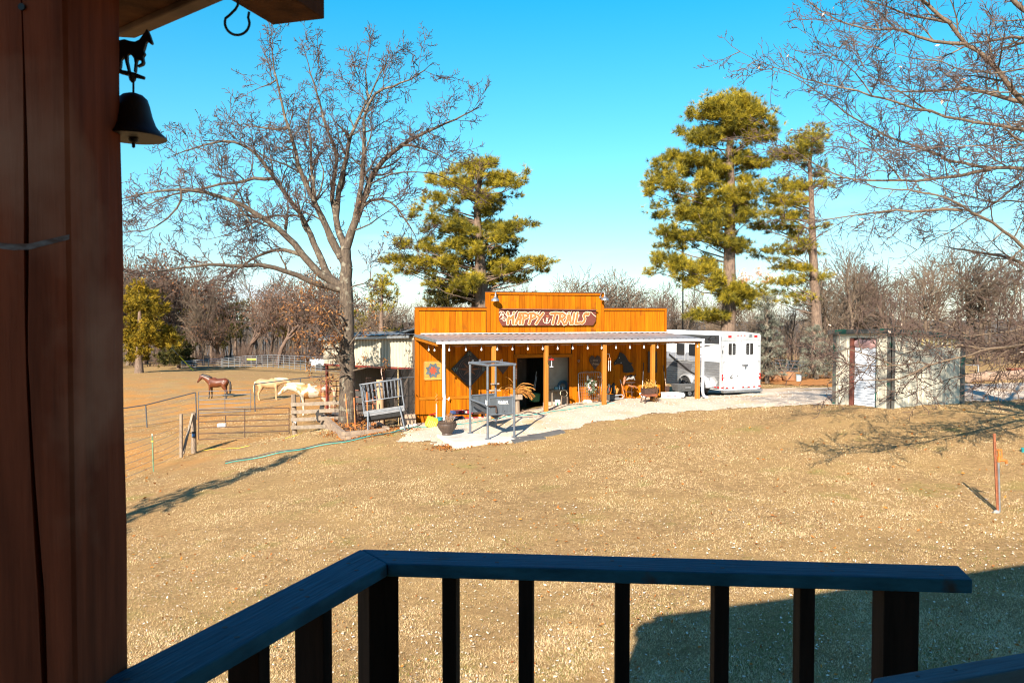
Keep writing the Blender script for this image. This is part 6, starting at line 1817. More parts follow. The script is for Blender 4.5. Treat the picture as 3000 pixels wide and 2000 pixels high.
# roll door: slats
dd = sd1 - sd0; nsl = 24; zb_d = zs0 + .10
for k in range(nsl):
    z0 = zb_d + (zd - .28 - zb_d) * k / nsl; h = (zd - .28 - zb_d) / nsl
    c = nc + dl * (sd0 + dd * .44) - nl * .05
    piece('slat', m_rolld, shd, Vector((c.x, c.y, z0 + h / 2)), (dd * .87, .02 + .006 * (k % 2), h * .88), None, math.atan2(dl.y, dl.x))
mb = MB(); c = nc + dl * (sd0 + dd * .44) - nl * .075; mb.box((c.x, c.y, (zb_d + zd - .28) / 2), (dd * .87, .02, zd - .28 - zb_d), rz=math.atan2(dl.y, dl.x)); mb.build('door_seam', M('grey_door_seam', (.20, .21, .23), (.16, .17, .18), .6), shd)
mb = MB(); pts = []
for k in range(9):
    t = k / 8; p = nc + dl * (sd0 + dd * (.02 + .84 * t)) - nl * .02; pts.append(Vector((p.x, p.y, zd - .16 + .03 * math.sin(k * 2.3))))
mb.tube(pts, [(.03, .12)] + [(.05, .14 + .02 * math.sin(k * 3)) for k in range(7)] + [(.03, .10)], 9); mb.build('insulation_roll', M('pink_insulation', (.58, .34, .31), (.42, .24, .22), .95, 14, bump=.6), shd, smooth=True)
p = nc + dl * (sd1 - dd * .055) + nl * .0; mb = MB(); mb.box((p.x, p.y, (zs0 + zd) / 2 + .04), (dd * .11, .10, zd - zs0 - .1), rz=math.atan2(dl.y, dl.x)); mb.build('door_frame', M('maroon_door_frame', (.12, .035, .025), (.16, .05, .03), .7, 20), shd)
for s in (sd0 - .02, sd1 + .02):
    p = nc + dl * s + nl * .012; mb = MB(); mb.box((p.x, p.y, (zs0 + zd) / 2), (.03, .03, zd - zs0), rz=math.atan2(dl.y, dl.x)); mb.build('door_frame', m_trim, shd)
mb = MB(); a, b = nc + dl * sd0 + nl * .012, nc + dl * sd1 + nl * .012; mb.bar(Vector((a.x, a.y, zd + .01)), Vector((b.x, b.y, zd + .01)), .03, .035); mb.build('door_frame', m_trim, shd)
mb = MB(); mb.bar(Vector((a.x, a.y, zs0 + .05)), Vector((b.x, b.y, zs0 + .05)), .08, .10); mb.build('sill', M('teal_grey_sill', (.12, .17, .18), (.2, .2, .19), .8, 8), shd)
# green corner trims and roof fascia
def corner(o, w0, w1, d0, d1, n0, n1, zt):
    if w0:
        p = o + d0 * w0 / 2 + n0 * .03; mb = MB(); mb.box((p.x, p.y, (zs0 + zt) / 2), (w0, .02, zt - zs0), rz=math.atan2(d0.y, d0.x)); mb.build('corner_trim', m_trim, shd)
    if w1:
        p = o + d1 * w1 / 2 + n1 * .03; mb = MB(); mb.box((p.x, p.y, (zs0 + zt) / 2), (w1, .02, zt - zs0 - .004), rz=math.atan2(d1.y, d1.x)); mb.build('corner_trim', m_trim, shd)
corner(nc, .12, .12, dl, dr, nl, nr, zN); corner(lc, .13, 0, -dl, dr, nl, nr, zL); corner(rc, 0, .24, dl, -dr, nl, nr, zR_)
ov = .10
rq = [nc + nl * ov + nr * ov, rc + nr * ov + dr * ov, bk_ - nl * ov + dr * ov, lc - nr * .05 + nl * ov + dl * ov]
rz_h = [zN, zR_, zR_ + (zL - zN), zL]
mb = MB(); mb.add([(p.x, p.y, h + .02) for p, h in zip(rq, rz_h)] + [(p.x, p.y, h + .06) for p, h in zip(rq, rz_h)], [(3, 2, 1, 0), (4, 5, 6, 7), (0, 1, 5, 4), (1, 2, 6, 5), (2, 3, 7, 6), (3, 0, 4, 7)]); mb.build('roof', m_galv, shd)
for i, j in ((0, 1), (3, 0), (1, 2), (2, 3)):
    a = Vector((rq[i].x, rq[i].y, rz_h[i] - .01)); b = Vector((rq[j].x, rq[j].y, rz_h[j] - .01)); mb = MB(); mb.bar(a, b, .025, .15); mb.build('fascia', m_trim, shd)
# weather vane on the far corner of the roof
p = rq[1].lerp(rq[2], .5); p.z = rz_h[1] + .05; wv_y = p.y
vn = thing('weather_vane', 'black horse weather vane on far right end of shed roof', 'weather vane', p)
mb = MB(); mb.tube([p, p + UZ * .36], .010, 6); mb.build('rod', m_blk, vn)
mb = MB(); mb.tube([p + UZ * .08 - Vector((.2, 0, 0)), p + UZ * .08 + Vector((.2, 0, 0))], .008, 5); mb.tube([p + UZ * .24 - Vector((.16, 0, 0)), p + UZ * .24 + Vector((.16, 0, 0))], .008, 5); mb.build('arms', m_blk, vn)
hz = [(-.12, 0), (-.10, .06), (-.12, .12), (-.02, .13), (.02, .20), (.07, .25), (.10, .20), (.06, .16), (.06, .10), (.09, .05), (.07, 0), (.04, .06), (-.04, .06), (-.07, 0)]
mb = MB(); mb.prism(hz[::-1], p + UZ * .30, (1, 0, 0), (0, 0, 1), (0, -1, 0), .012); mb.build('horse_figure', m_blk, vn)

# ------------------------------------------------------------------ yard hydrant with its steel post
c = G(2922, 1501)
hyd = thing('yard_hydrant', 'rusty orange yard hydrant tied to a leaning steel T-post', 'hydrant', c)
k_ = c.y / FPX
lean = Vector((-.05, 0, 0))
mb = MB(); a, b = c, W(2911, 1269, c.y); mb.bar(a - UZ * .1, b, .042, .012); 
d_ = (b - a).normalized(); mb.bar(a - UZ * .1 + Vector((0, -.02, 0)), b + Vector((0, -.02, 0)), .012, .04)
for i in range(24):
    q = a.lerp(b, .12 + .8 * i / 24); mb.box(q + Vector((0, -.044, 0)), (.016, .014, .014))
mb.build('steel_post', M('rusted_post_steel', (.30, .095, .035), (.18, .055, .025), .8, 20, bump=.2), hyd)
mb = MB(); mb.tube([c + Vector((.055, .02, -.1)), W(2925, 1355, c.y)], .019, 9); mb.build('riser', m_galv, hyd, smooth=True)
h = W(2926, 1352, c.y)
m_hyd = M('orange_hydrant_paint', (.52, .17, .02), (.36, .10, .02), .55, 16)
mb = MB(); mb.tube([h, h + UZ * .10], [.028, .032], 10); mb.tube([h + UZ * .03, h + Vector((.06, -.01, .035)), h + Vector((.115, -.02, .02)), h + Vector((.125, -.02, -.03))], [.026, .027, .025, .024], 9); mb.build('spout', m_hyd, hyd, smooth=True)
mb = MB(); mb.bar(h + UZ * .09, h + Vector((-.015, 0, .21)), .03, .02); mb.bar(h + Vector((-.04, 0, .21)), h + Vector((.045, 0, .215)), .03, .022); mb.bar(h + Vector((.045, 0, .21)), h + Vector((.05, -.005, .07)), .022, .018); mb.tube([h + Vector((-.07, .01, .10)), h + Vector((-.075, .01, .17))], .02, 7); mb.build('handle', m_hyd, hyd)
mb = MB(); mb.tube([h + Vector((.125, -.02, -.03)), h + Vector((.127, -.02, -.05))], .018, 9); mb.build('nozzle', m_galv, hyd)
mb = MB(); q = c + Vector((-.05, -.05, .02)); rk = rock_mb(q, (.06, .05, .04)); tag(rk.build('stone', M('small_grey_stone', (.30, .29, .28), (.2, .2, .19), .9), smooth=True), 'small grey stone at the foot of the hydrant post', 'stone')
q = G(3001, 1326); mb = MB(); mb.lathe(q, [(.06, 0), (.07, .10), (.075, .11), (.06, .11)], 12); tag(mb.build('blue_bowl', m_tealp, smooth=True), 'small bright blue bowl on the lawn at right picture edge', 'bowl')
q = G(650, 1252); mb = MB(); mb.box(q + UZ * .09, (.36, .22, .18), rz=.1); tag(mb.build('salt_block', m_whitep, bevel=.03), 'white salt block lying in the paddock behind rusty gate', 'salt block')
# cart with four white-hubbed wheels beside the right porch post
c = G(2006, 1166); c = GY(2004, 31.0)
ct = thing('garden_cart', 'black poly dump cart with white hubbed wheels by end post', 'cart', c)
RC = Matrix.Rotation(TH, 3, 'Z')
def ctp(x, y, z): return c + RC @ Vector((x, y, z))
prof = [(-.42, .54), (.58, .54), (.30, .28), (-.36, .28)]
mb = MB(); vs = [ctp(x, -.26, z) if z > .4 else ctp(x, -.20, z) for x, z in prof] + [ctp(x, .26, z) if z > .4 else ctp(x, .20, z) for x, z in prof]
vs += [ctp(x * .93 + .005, y, .525) for x, y in ((-.42, -.23), (.58, -.23), (.58, .23), (-.42, .23))] + [ctp(x, y, .33) for x, y in ((-.32, -.17), (.26, -.17), (.26, .17), (-.32, .17))]
mb.add(vs, [(0, 3, 2, 1), (4, 5, 6, 7), (0, 4, 7, 3), (1, 2, 6, 5), (3, 7, 6, 2), (0, 1, 9, 8), (1, 5, 10, 9), (5, 4, 11, 10), (4, 0, 8, 11), (8, 9, 13, 12), (9, 10, 14, 13), (10, 11, 15, 14), (11, 8, 12, 15), (12, 13, 14, 15)]); mb.build('tub', M('grey_black_poly', (.055, .056, .058), (.085, .085, .085), .7, 14), ct)
mb = MB(); mb.box(ctp(.05, -.245, .42), (.26, .02, .06), rz=TH); mb.build('badge', m_galv, ct)
mb = MB(); mb.bar(ctp(-.36, 0, .26), ctp(.42, 0, .26), .05, .04); mb.bar(ctp(.38, 0, .26), ctp(.50, -.02, .12), .04, .03); mb.build('chassis', m_black, ct)
for x in (-.22, .40):
    for y in (-.27, .27):
        mb = MB(); mb.disc(ctp(x, y - .045, .145), RC @ Vector((0, 1, 0)), .145, .09, 20); wl = mb.build('wheel', m_black, ct, bevel=.02)
        mb = MB(); mb.disc(ctp(x, y - .055, .145), RC @ Vector((0, 1, 0)), .085, .11, 16); hb = mb.build('hub', m_white, wl)
        mb = MB(); mb.disc(ctp(x, y - .06, .145), RC @ Vector((0, 1, 0)), .014, .12, 8); mb.build('axle_end', m_black, hb)
# pole behind, logs, buckets, bowl at right
for (px, Y, y0, y1, r, lab) in ((2001, 52, 690, 985, .045, 'tall thin black pole standing behind the horse trailer'),):
    a, b = W(px, y0, Y), GY(px, Y); mb = MB(); mb.tube([b, a], r, 8); tag(mb.build('pole', m_blk), lab, 'pole')
a, b = G(2838, 1122) , G(3060, 1108); a += UZ * .2; b += UZ * .2
lg = thing('log', 'long pale fallen log lying beyond the drive at right', 'log', (a.x, a.y, a.z - .2))
mb = MB(); mb.tube([a.lerp(b, t) + Vector((0, 0, .03 * math.sin(t * 9))) for t in np.linspace(0, 1, 9)], [.19, .22, .23, .24, .25, .25, .26, .26, .27], 14); mb.build('trunk', M('pale_barkless_log', (.40, .27, .19), (.26, .16, .10), .9, 4, (1, 3, 3), bump=.5), lg, smooth=True)
for i, (px, py, rx, rz2, lab) in enumerate(((2246, 1118, .42, .30, 'brown sawn log chunk nearest the horse trailer'), (2278, 1119, .52, .33, 'largest orange brown log chunk in the middle'), (2312, 1119, .42, .33, 'brown log chunk next to the pale blue bucket'))):
    q = G(px, py); tag(rock_mb(q + UZ * .28, (rx, .35, rz2)).build('log_chunk', M('orange_brown_wood', (.30, .14, .06), (.18, .08, .035), .9, 4, bump=.4), smooth=True), lab, 'log')
q = G(2340, 1119); mb = MB(); mb.lathe(q, [(.13, 0), (.15, .36), (.16, .38), (.14, .38)], 14); tag(mb.build('bucket', M('pale_blue_bucket', (.40, .50, .58), (.34, .44, .5), .5), smooth=True), 'pale blue bucket beside the log chunks', 'bucket')
q = GY(3000, 37); r_ = .72
kb = thing('fire_bowl', 'big rusty fire bowl on dark stand at right picture edge', 'fire bowl', q)
zz0 = W(2990, 1080, 37).z
mb = MB(); mb.lathe((q.x, q.y, zz0), [(.12, -.50), (.36, -.42), (.56, -.25), (.68, -.06), (.70, 0), (.66, 0), (.52, -.22)], 26); mb.build('bowl', m_rustr, kb, smooth=True)
mb = MB(); mb.lathe((q.x, q.y, q.z), [(.5, 0), (.5, max(.1, zz0 - .48 - q.z)), (.4, max(.12, zz0 - .46 - q.z))], 16); mb.build('base', m_rubber, kb)
def far_fence(lab, pts, nb, step, r, mat=m_galv):
    """pts: (px, py_top, Y, height)"""
    c = GY(pts[0][0], pts[0][2]); f = thing('pipe_fence', lab, 'fence', c)
    for (p0, p1) in zip(pts[:-1], pts[1:]):
        t0, t1 = W(p0[0], p0[1], p0[2]), W(p1[0], p1[1], p1[2])
        for k in range(nb):
            d = k / (nb - 1) * .88
            mb = MB(); mb.tube([t0 - UZ * d * p0[3], t1 - UZ * d * p1[3]], r, 5); mb.build('rail', mat, f)
        n_ = max(1, int(abs(p1[0] - p0[0]) / step))
        for i in range(n_ + 1):
            s = i / n_; a = t0.lerp(t1, s); h = p0[3] + (p1[3] - p0[3]) * s
            mb = MB(); mb.tube([a, a - UZ * h], r * 1.1, 5); mb.build('post', mat, f)
    return f
far_fence('pale pipe fence along the far side of the pasture', [(533, 1058, 80, .72), (650, 1050, 80, .85)], 5, 34, .035)
far_fence('long pale grid panel fence curving beyond the horses', [(653, 1050, 80, .9), (720, 1043, 79, 1.1), (800, 1040, 78, 1.25), (880, 1043, 76, 1.35), (956, 1047, 74, 1.4)], 6, 14, .03)
far_fence('grey pipe corral fence between the pale spruces', [(2272, 1053, 50, 1.3), (2382, 1062, 50, 1.1), (2446, 1066, 50, 1.1)], 6, 30, .028, m_pipe)
far_fence('pale pipe fence just right of the shed', [(2822, 1068, 46, .9), (2866, 1070, 46, .9)], 2, 44, .04)
a, b = W(508, 1025, 79), GY(565, 79); gw = thing('guy_wire', 'slanting guy wire with bright yellow guard by far woods', 'guy wire', b)
mb = MB(); mb.tube([b, b.lerp(a, .72)], .045, 7); mb.build('guard', M('bright_yellow_guard', (.80, .62, .01), (.7, .54, .01), .5), gw)
mb = MB(); mb.tube([b.lerp(a, .72), b.lerp(a, 1.9)], .015, 5); mb.build('wire', m_galv, gw)
q = W(737, 1052, 77.5); mb = MB(); mb.box(q, (.9, .03, .16)); tag(mb.build('fence_sign', M('yellow_sign_plate', (.62, .46, .05), (.5, .36, .04), .6)), 'small yellow sign fixed on the far panel fence', 'sign')
# white pickup far behind the fence
q = GY(985, 84)
tk = thing('pickup_truck', 'white pickup truck parked far behind the panel fence', 'truck', q)
mb = MB(); prof = [(-2.6, .5), (2.5, .5), (2.6, 1.0), (1.5, 1.15), (1.0, 1.85), (-.6, 1.9), (-.8, 1.2), (-2.6, 1.15)]
mb.prism(prof, q + Vector((0, -.9, 0)), (1, 0, 0), (0, 0, 1), (0, 1, 0), 1.8); mb.build('body', m_white, tk, bevel=.06)
mb = MB(); mb.prism([(1.35, 1.2), (.95, 1.78), (-.5, 1.8), (-.65, 1.25)][::-1], q + Vector((0, -.905, 0)), (1, 0, 0), (0, 0, 1), (0, -1, 0), .02); mb.build('window', m_glass, tk)
for x in (-1.6, 1.65):
    for y in (-.85, .85):
        mb = MB(); mb.disc(q + Vector((x, y - .12, .38)), (0, 1, 0), .38, .24, 16); mb.build('wheel', m_black, tk)
mb = MB(); mb.box(q + Vector((2.5, -.7, .95)), (.15, .5, .16)); mb.build('tail_light', m_redl, tk)
# brush pile under the far spruce
q = G(2405, 1108); P0, P1 = [], []
for k in range(120):
    p = q + Vector((random.gauss(0, .7), random.gauss(0, .4), 0)); d = Vector((random.gauss(0, .6), random.gauss(0, .4), 1)).normalized()
    for i in range(4):
        w = p + d * random.uniform(.12, .3); P0.append(p); P1.append(w); p = w; d = (d + Vector((random.gauss(0, .5), random.gauss(0, .5), -.25))).normalized()
V, F = seg_mesh(np.array(P0), np.array(P1), np.full(len(P0), .016), np.full(len(P0), .010), 4); tag(fastmesh('brush_pile', V, F, M('orange_brush_stem', (.36, .20, .09), (.22, .12, .06), .9), origin=q), 'tangled orange brown brush pile left of the shed', 'brush')
# ------------------------------------------------------------------ horse trailer
ta = math.radians(25)
tr_, ts_ = Vector((math.cos(ta), math.sin(ta), 0)), Vector((-math.sin(ta), math.cos(ta), 0))
T0 = Vector(((2113 - CX) / FPX * 33.5, 33.5, 0)); TG = gz(T0.x + 1, T0.y + 1.2) + .02
TW, TL = 2.13, 6.4
def T(p): return T0 + tr_ * p[0] + ts_ * p[1] + Vector((0, 0, TG + p[2]))
def tz(px, py, Y=33.6): return W(px, py, Y).z - TG
trl = thing('horse_trailer', 'white and silver two horse trailer parked beside the barn', 'trailer', T(Vector((TW / 2, 2, 0))))
zt, zb = tz(2113, 980), tz(2113, 1143); zt2 = zt + .12
mb = MB(T)
cs = [(0, zb), (0, zt - .10), (.02, zt - .03), (.10, zt + .02), (TW / 2, zt2), (TW - .10, zt + .02), (TW - .02, zt - .03), (TW, zt - .10), (TW, zb)]
mb.prism([(x, z) for x, z in cs], (0, .03, 0), (1, 0, 0), (0, 0, 1), (0, 1, 0), TL); body = mb.build('body', m_white, trl)
# roof edge band in bright metal, blue sky reflecting
mb = MB(T); mb.span((-.012, .10, zt - .40), (-.002, TL, zt - .03)); mb.build('roof_band', M('polished_aluminium', (.62, .63, .65), (.56, .57, .6), .12, 2, metal=.95), trl)
for k in range(3):
    mb = MB(T); mb.box((.25, 1.6 + k * 1.5, zt + .09), (.32, .45, .10)); mb.build('roof_vent', m_white, trl, bevel=.02)
# ribbed lower side: one rail per rib
z0r, z1r = zb + .02, tz(2113, 1060)
nrib = 12
for k in range(nrib):
    h = (z1r - z0r) / nrib; zc = z0r + h * (k + .5)
    mb = MB(T); mb.prism([(-.004, zc - h / 2), (-.022, zc - h * .3), (-.022, zc + h * .3), (-.004, zc + h / 2)], (0, .06, 0), (1, 0, 0), (0, 0, 1), (0, 1, 0), TL - .1); mb.build('side_rib', m_silver, trl)
# grey swoosh graphics
m_gr = M('charcoal_graphic', (.11, .105, .11), (.085, .08, .085), .4); m_gr2 = M('slate_graphic', (.26, .27, .30), (.2, .21, .24), .4)
def side(poly, mat, nm, x=-.0035, par=trl):
    mb = MB(T); mb.prism([(s, z) for s, z in poly], (x, 0, 0), (0, 1, 0), (0, 0, 1), (-1, 0, 0), .004); return mb.build(nm, mat, par)
zs = lambda t: z1r + (zt - .42 - z1r) * t
side([(.25, zs(.97)), (1.0, zs(.95)), (1.9, zs(.66)), (2.2, zs(.62)), (1.1, zs(.80)), (.7, zs(.90))], m_gr, 'graphic')
side([(1.0, zs(.34)), (1.6, zs(.40)), (2.4, zs(.44)), (2.4, zs(.30)), (1.5, zs(.26))], m_gr2, 'graphic')
side([(1.25, zs(.0)), (1.12, zs(.1)), (1.35, zs(.2)), (2.6, zs(.36)), (4.0, zs(.42)), (4.0, zs(.01))], m_gr2, 'graphic')
side([(1.9, z1r - .18), (4.4, z1r - .14), (4.4, z1r - .30), (3.0, z1r - .36), (2.0, z1r - .55)], m_gr, 'graphic', -.024)
side([(1.05, z1r - .78), (2.0, z1r - .50), (3.6, z1r + .22), (3.6, z1r + .12), (2.2, z1r - .52), (1.3, z1r - .78)], m_blk, 'graphic', -.029)
# side windows with drop frames
for sc_ in (1.86, 2.75):
    z0, z1 = tz(2000, 1036, 36), tz(2000, 1008, 36)
    mb = MB(T); mb.prism([(sc_ - .24, z0 - .04), (sc_ + .24, z0 - .04), (sc_ + .28, z0 + .02), (sc_ + .28, z1 - .02), (sc_ + .24, z1 + .04), (sc_ - .24, z1 + .04), (sc_ - .28, z1 - .02), (sc_ - .28, z0 + .02)], (-.004, 0, 0), (0, 1, 0), (0, 0, 1), (-1, 0, 0), .03); w = mb.build('side_window', m_glass, trl)
    for ds in (-.33, .33):
        mb = MB(T); mb.span((-.045, sc_ + ds - .012, z0 - .30), (-.03, sc_ + ds + .012, z1 + .10)); mb.build('window_bar', m_alu, w)
    mb = MB(T); mb.span((-.045, sc_ - .33, z0 - .30), (-.031, sc_ + .33, z0 - .27)); mb.build('window_bar', m_alu, w)
# fenders and wheels on the left side
wr_ = .36
for sc_ in (1.12, 2.12):
    mb = MB(T); mb.prism([(sc_ + wr_ * math.cos(t), wr_ + wr_ * math.sin(t)) for t in np.linspace(0, 2 * math.pi, 25)[:-1]], (.02, 0, 0), (0, 1, 0), (0, 0, 1), (-1, 0, 0), .22); wl = mb.build('wheel', m_black, trl, bevel=.03)
    mb = MB(T); mb.prism([(sc_ + .21 * math.cos(t), wr_ + .21 * math.sin(t)) for t in np.linspace(0, 2 * math.pi, 21)[:-1]], (-.195, 0, 0), (0, 1, 0), (0, 0, 1), (-1, 0, 0), .012); rm = mb.build('rim', m_blk, wl)
    for k in range(7):
        t = k * 2 * math.pi / 7; mb = MB(T); mb.bar((-.212, sc_ + .04 * math.cos(t), wr_ + .04 * math.sin(t)), (-.212, sc_ + .19 * math.cos(t), wr_ + .19 * math.sin(t)), .02, .035); mb.build('spoke', m_alu, rm)
    mb = MB(T); mb.prism([(sc_ + wr_ * math.cos(t), wr_ + wr_ * math.sin(t)) for t in np.linspace(0, 2 * math.pi, 25)[:-1]], (TW - .02, 0, 0), (0, 1, 0), (0, 0, 1), (-1, 0, 0), .22); mb.build('wheel', m_black, trl, bevel=.03)
    out = [(sc_ + .50 * math.cos(t), wr_ - .02 + .50 * math.sin(t)) for t in np.linspace(0, math.pi, 15)]; inn = [(sc_ + .44 * math.cos(t), wr_ - .02 + .44 * math.sin(t)) for t in np.linspace(math.pi, 0, 15)]
    mb = MB(T); mb.prism(out + inn, (-.025, 0, 0), (0, 1, 0), (0, 0, 1), (-1, 0, 0), .235); mb.build('fender', m_alu, trl, smooth=True)
side([(.62, .38), (.30, .42), (.14, .62), (.42, .85), (.66, .78)], m_alu, 'fender_skirt', -.03)
# rear frame, doors
for x0, x1 in ((0, .12), (TW - .12, TW)):
    mb = MB(T); mb.span((x0, -.035, zb), (x1, .03, zt - .08)); mb.build('rear_frame', m_alu, trl, bevel=.015)
mb = MB(T); mb.prism([(.0, zt - .26), (TW, zt - .26), (TW, zt - .10), (TW - .02, zt - .03), (TW - .10, zt + .03), (TW / 2, zt2 + .012), (.10, zt + .03), (.02, zt - .03), (0, zt - .10)], (0, -.04, 0), (1, 0, 0), (0, 0, 1), (0, 1, 0), .07); mb.build('rear_header', m_alu, trl)
zd0, zd1 = zb + .07, zt - .28
m_tw = M('trailer_window_frame', (.70, .71, .71), (.6, .6, .6), .4)
for x0, x1 in ((.135, 1.045), (1.085, TW - .135)):
    mb = MB(T); mb.span((x0, -.03, zd0), (x1, .029, zd1)); dr_ = mb.build('rear_door', m_white, trl, bevel=.012)
    wx = .545 if x0 < .5 else 1.50
    z0, z1 = tz(2150, 1040), tz(2150, 1006)
    def rr(hw, z0, z1, r):
        p = []
        for cx_, cz_, a0 in ((wx + hw - r, z1 - r, 0), (wx - hw + r, z1 - r, 90), (wx - hw + r, z0 + r, 180), (wx + hw - r, z0 + r, 270)):
            for k in range(4): t = math.radians(a0 + k * 30); p.append((cx_ + r * math.cos(t), cz_ + r * math.sin(t)))
        return p
    mb = MB(T); mb.prism(rr(.235, z0 - .04, z1 + .04, .09), (0, -.031, 0), (1, 0, 0), (0, 0, 1), (0, -1, 0), .015); wf_ = mb.build('window_frame', m_tw, dr_)
    mb = MB(T); mb.prism(rr(.195, z0, z1, .06), (0, -.0465, 0), (1, 0, 0), (0, 0, 1), (0, -1, 0), .006); mb.build('pane', m_glass, wf_)
    mb = MB(T); mb.span((wx - .014, -.056, z0), (wx + .014, -.0530, z1)); mb.build('mullion', m_tw, wf_)
    for k in range(4):
        mb = MB(T); s = 1 if x0 < .5 else -1; mb.span((wx + s * .03, -.0548, z0 + .07 + k * .09), (wx + s * .18, -.0528, z0 + .085 + k * .09)); mb.build('guard_bar', m_galv, wf_)
    hx = x0 - .01 if x0 < .5 else x1 + .01
    for z in (zd1 - .18, zd1 - .85, zd1 - 1.5, zd0 + .12):
        mb = MB(T); mb.span((hx - .07, -.065, z - .035), (hx + .07, -.0305, z + .035)); mb.build('hinge', m_alu, dr_, bevel=.006)
mb = MB(T); mb.tube([(1.065, -.075, zb - .0), (1.065, -.075, zt + .02)], .022, 8); mb.build('lock_bar', m_alu, trl, smooth=True)
mb = MB(T); mb.tube([(1.05, -.09, zb + 1.05), (1.30, -.11, zb + 1.06), (1.36, -.10, zb + 1.06)], [.018, .022, .03], 7); mb.box((1.24, -.10, zb + 1.0), (.07, .05, .16)); mb.build('latch', M('dark_latch_metal', (.09, .09, .10), (.2, .2, .2), .4, 9, metal=.5), trl)
for x, w in ((.42, .16), (TW - .30, .16)):
    mb = MB(T); mb.span((x - w / 2, -.065, zt - .13), (x + w / 2, -.041, zt - .04)); mb.build('marker_light', m_redl, trl, bevel=.008)
for x in (.86, 1.04, 1.22):
    mb = MB(T); mb.span((x - .03, -.06, zt - .06), (x + .03, -.041, zt - .03)); mb.build('marker_light', m_redl, trl)
mb = MB(T); mb.span((1.44, -.085, zt - .10), (1.60, -.041, zt - .0)); mb.build('loading_lamp', m_galv, trl, bevel=.015)
for x in (.055, TW - .055):
    mb = MB(T); mb.span((x - .035, -.055, zb + .42), (x + .035, -.036, zb + .68)); mb.build('tail_light', m_redl, trl, bevel=.008)
for x in (.06, .30, .62, 1.17, 1.47, 1.78, TW - .06):
    mb = MB(T); mb.span((x - .065, -.047, zb + .085), (x + .065, -.0365 if x in (.06, TW - .06) else -.0305, zb + .135)); mb.build('reflector', m_redl, trl)
for s in (.14, .34):
    mb = MB(T); mb.span((-.036, s - .06, zb + .10), (-.023, s + .06, zb + .15)); mb.build('reflector', m_redl, trl)
mb = MB(T); mb.prism([(.02, zb), (.05, zb - .10), (TW + .0, zb - .10), (TW + .02, zb)], (0, -.16, 0), (1, 0, 0), (0, 0, 1), (0, 1, 0), .20); mb.build('bumper', m_galv, trl, bevel=.01)
mb = MB(T); mb.span((.15, .3, .34), (TW - .15, TL - .1, zb)); mb.build('chassis', m_black, trl)
mb = MB(T); mb.span((.035, -.045, zb + 1.0 + .55), (.085, -.0355, zb + 1.0 + .70)); mb.build('switch', m_black, trl)
mb = MB(T); mb.span((1.72, -.036, zb + .32), (1.98, -.0305, zb + .52)); mb.build('licence_plate', M('pale_plate', (.62, .66, .70), (.5, .55, .6), .4, 30), trl)
# badge lettering: slanted 4, dash and small marks, on the left door and on the roof band
def badge(o, ux, un, s, par):
    mb = MB(); mb.prism([(-.02, 0), (.03, 0), (.09, .10), (.15, .10), (.03, -.04), (.08, -.04), (.06, -.10), (.03, -.10), (.02, -.06), (-.08, -.06)][::-1] if False else [(.13, .11), (.06, .11), (-.10, -.02), (-.09, -.05), (.03, -.05), (.01, -.11), (.06, -.11), (.08, -.05), (.11, -.05), (.10, -.02), (.04, -.02), (.04, .02), (.0, -.02), (-.03, -.02), (.07, .07)][::-1], o, ux * s, UZ * s, un, .004)
    mb.prism([(.16, -.10), (.20, -.10), (.205, -.07), (.165, -.07)], o, ux * s, UZ * s, un, .004); mb.prism([(.34, .02), (.44, .05), (.42, .09), (.33, .09)], o, ux * s, UZ * s, un, .004); mb.prism([(.38, -.06), (.42, -.03), (.39, -.01), (.36, -.03)], o, ux * s, UZ * s, un, .004); mb.build('badge', m_blk, par)
badge(T(Vector((.52, -.0305, zb + .55))), tr_, -ts_, .9, trl)
badge(T(Vector((-.0125, .75, zt - .20))), -ts_, -tr_, 1.1, trl)
mb = MB(T); mb.span((.1, TL - .1, .45), (TW - .1, TL + .03, zt)); mb.build('nose', m_white, trl, bevel=.1)

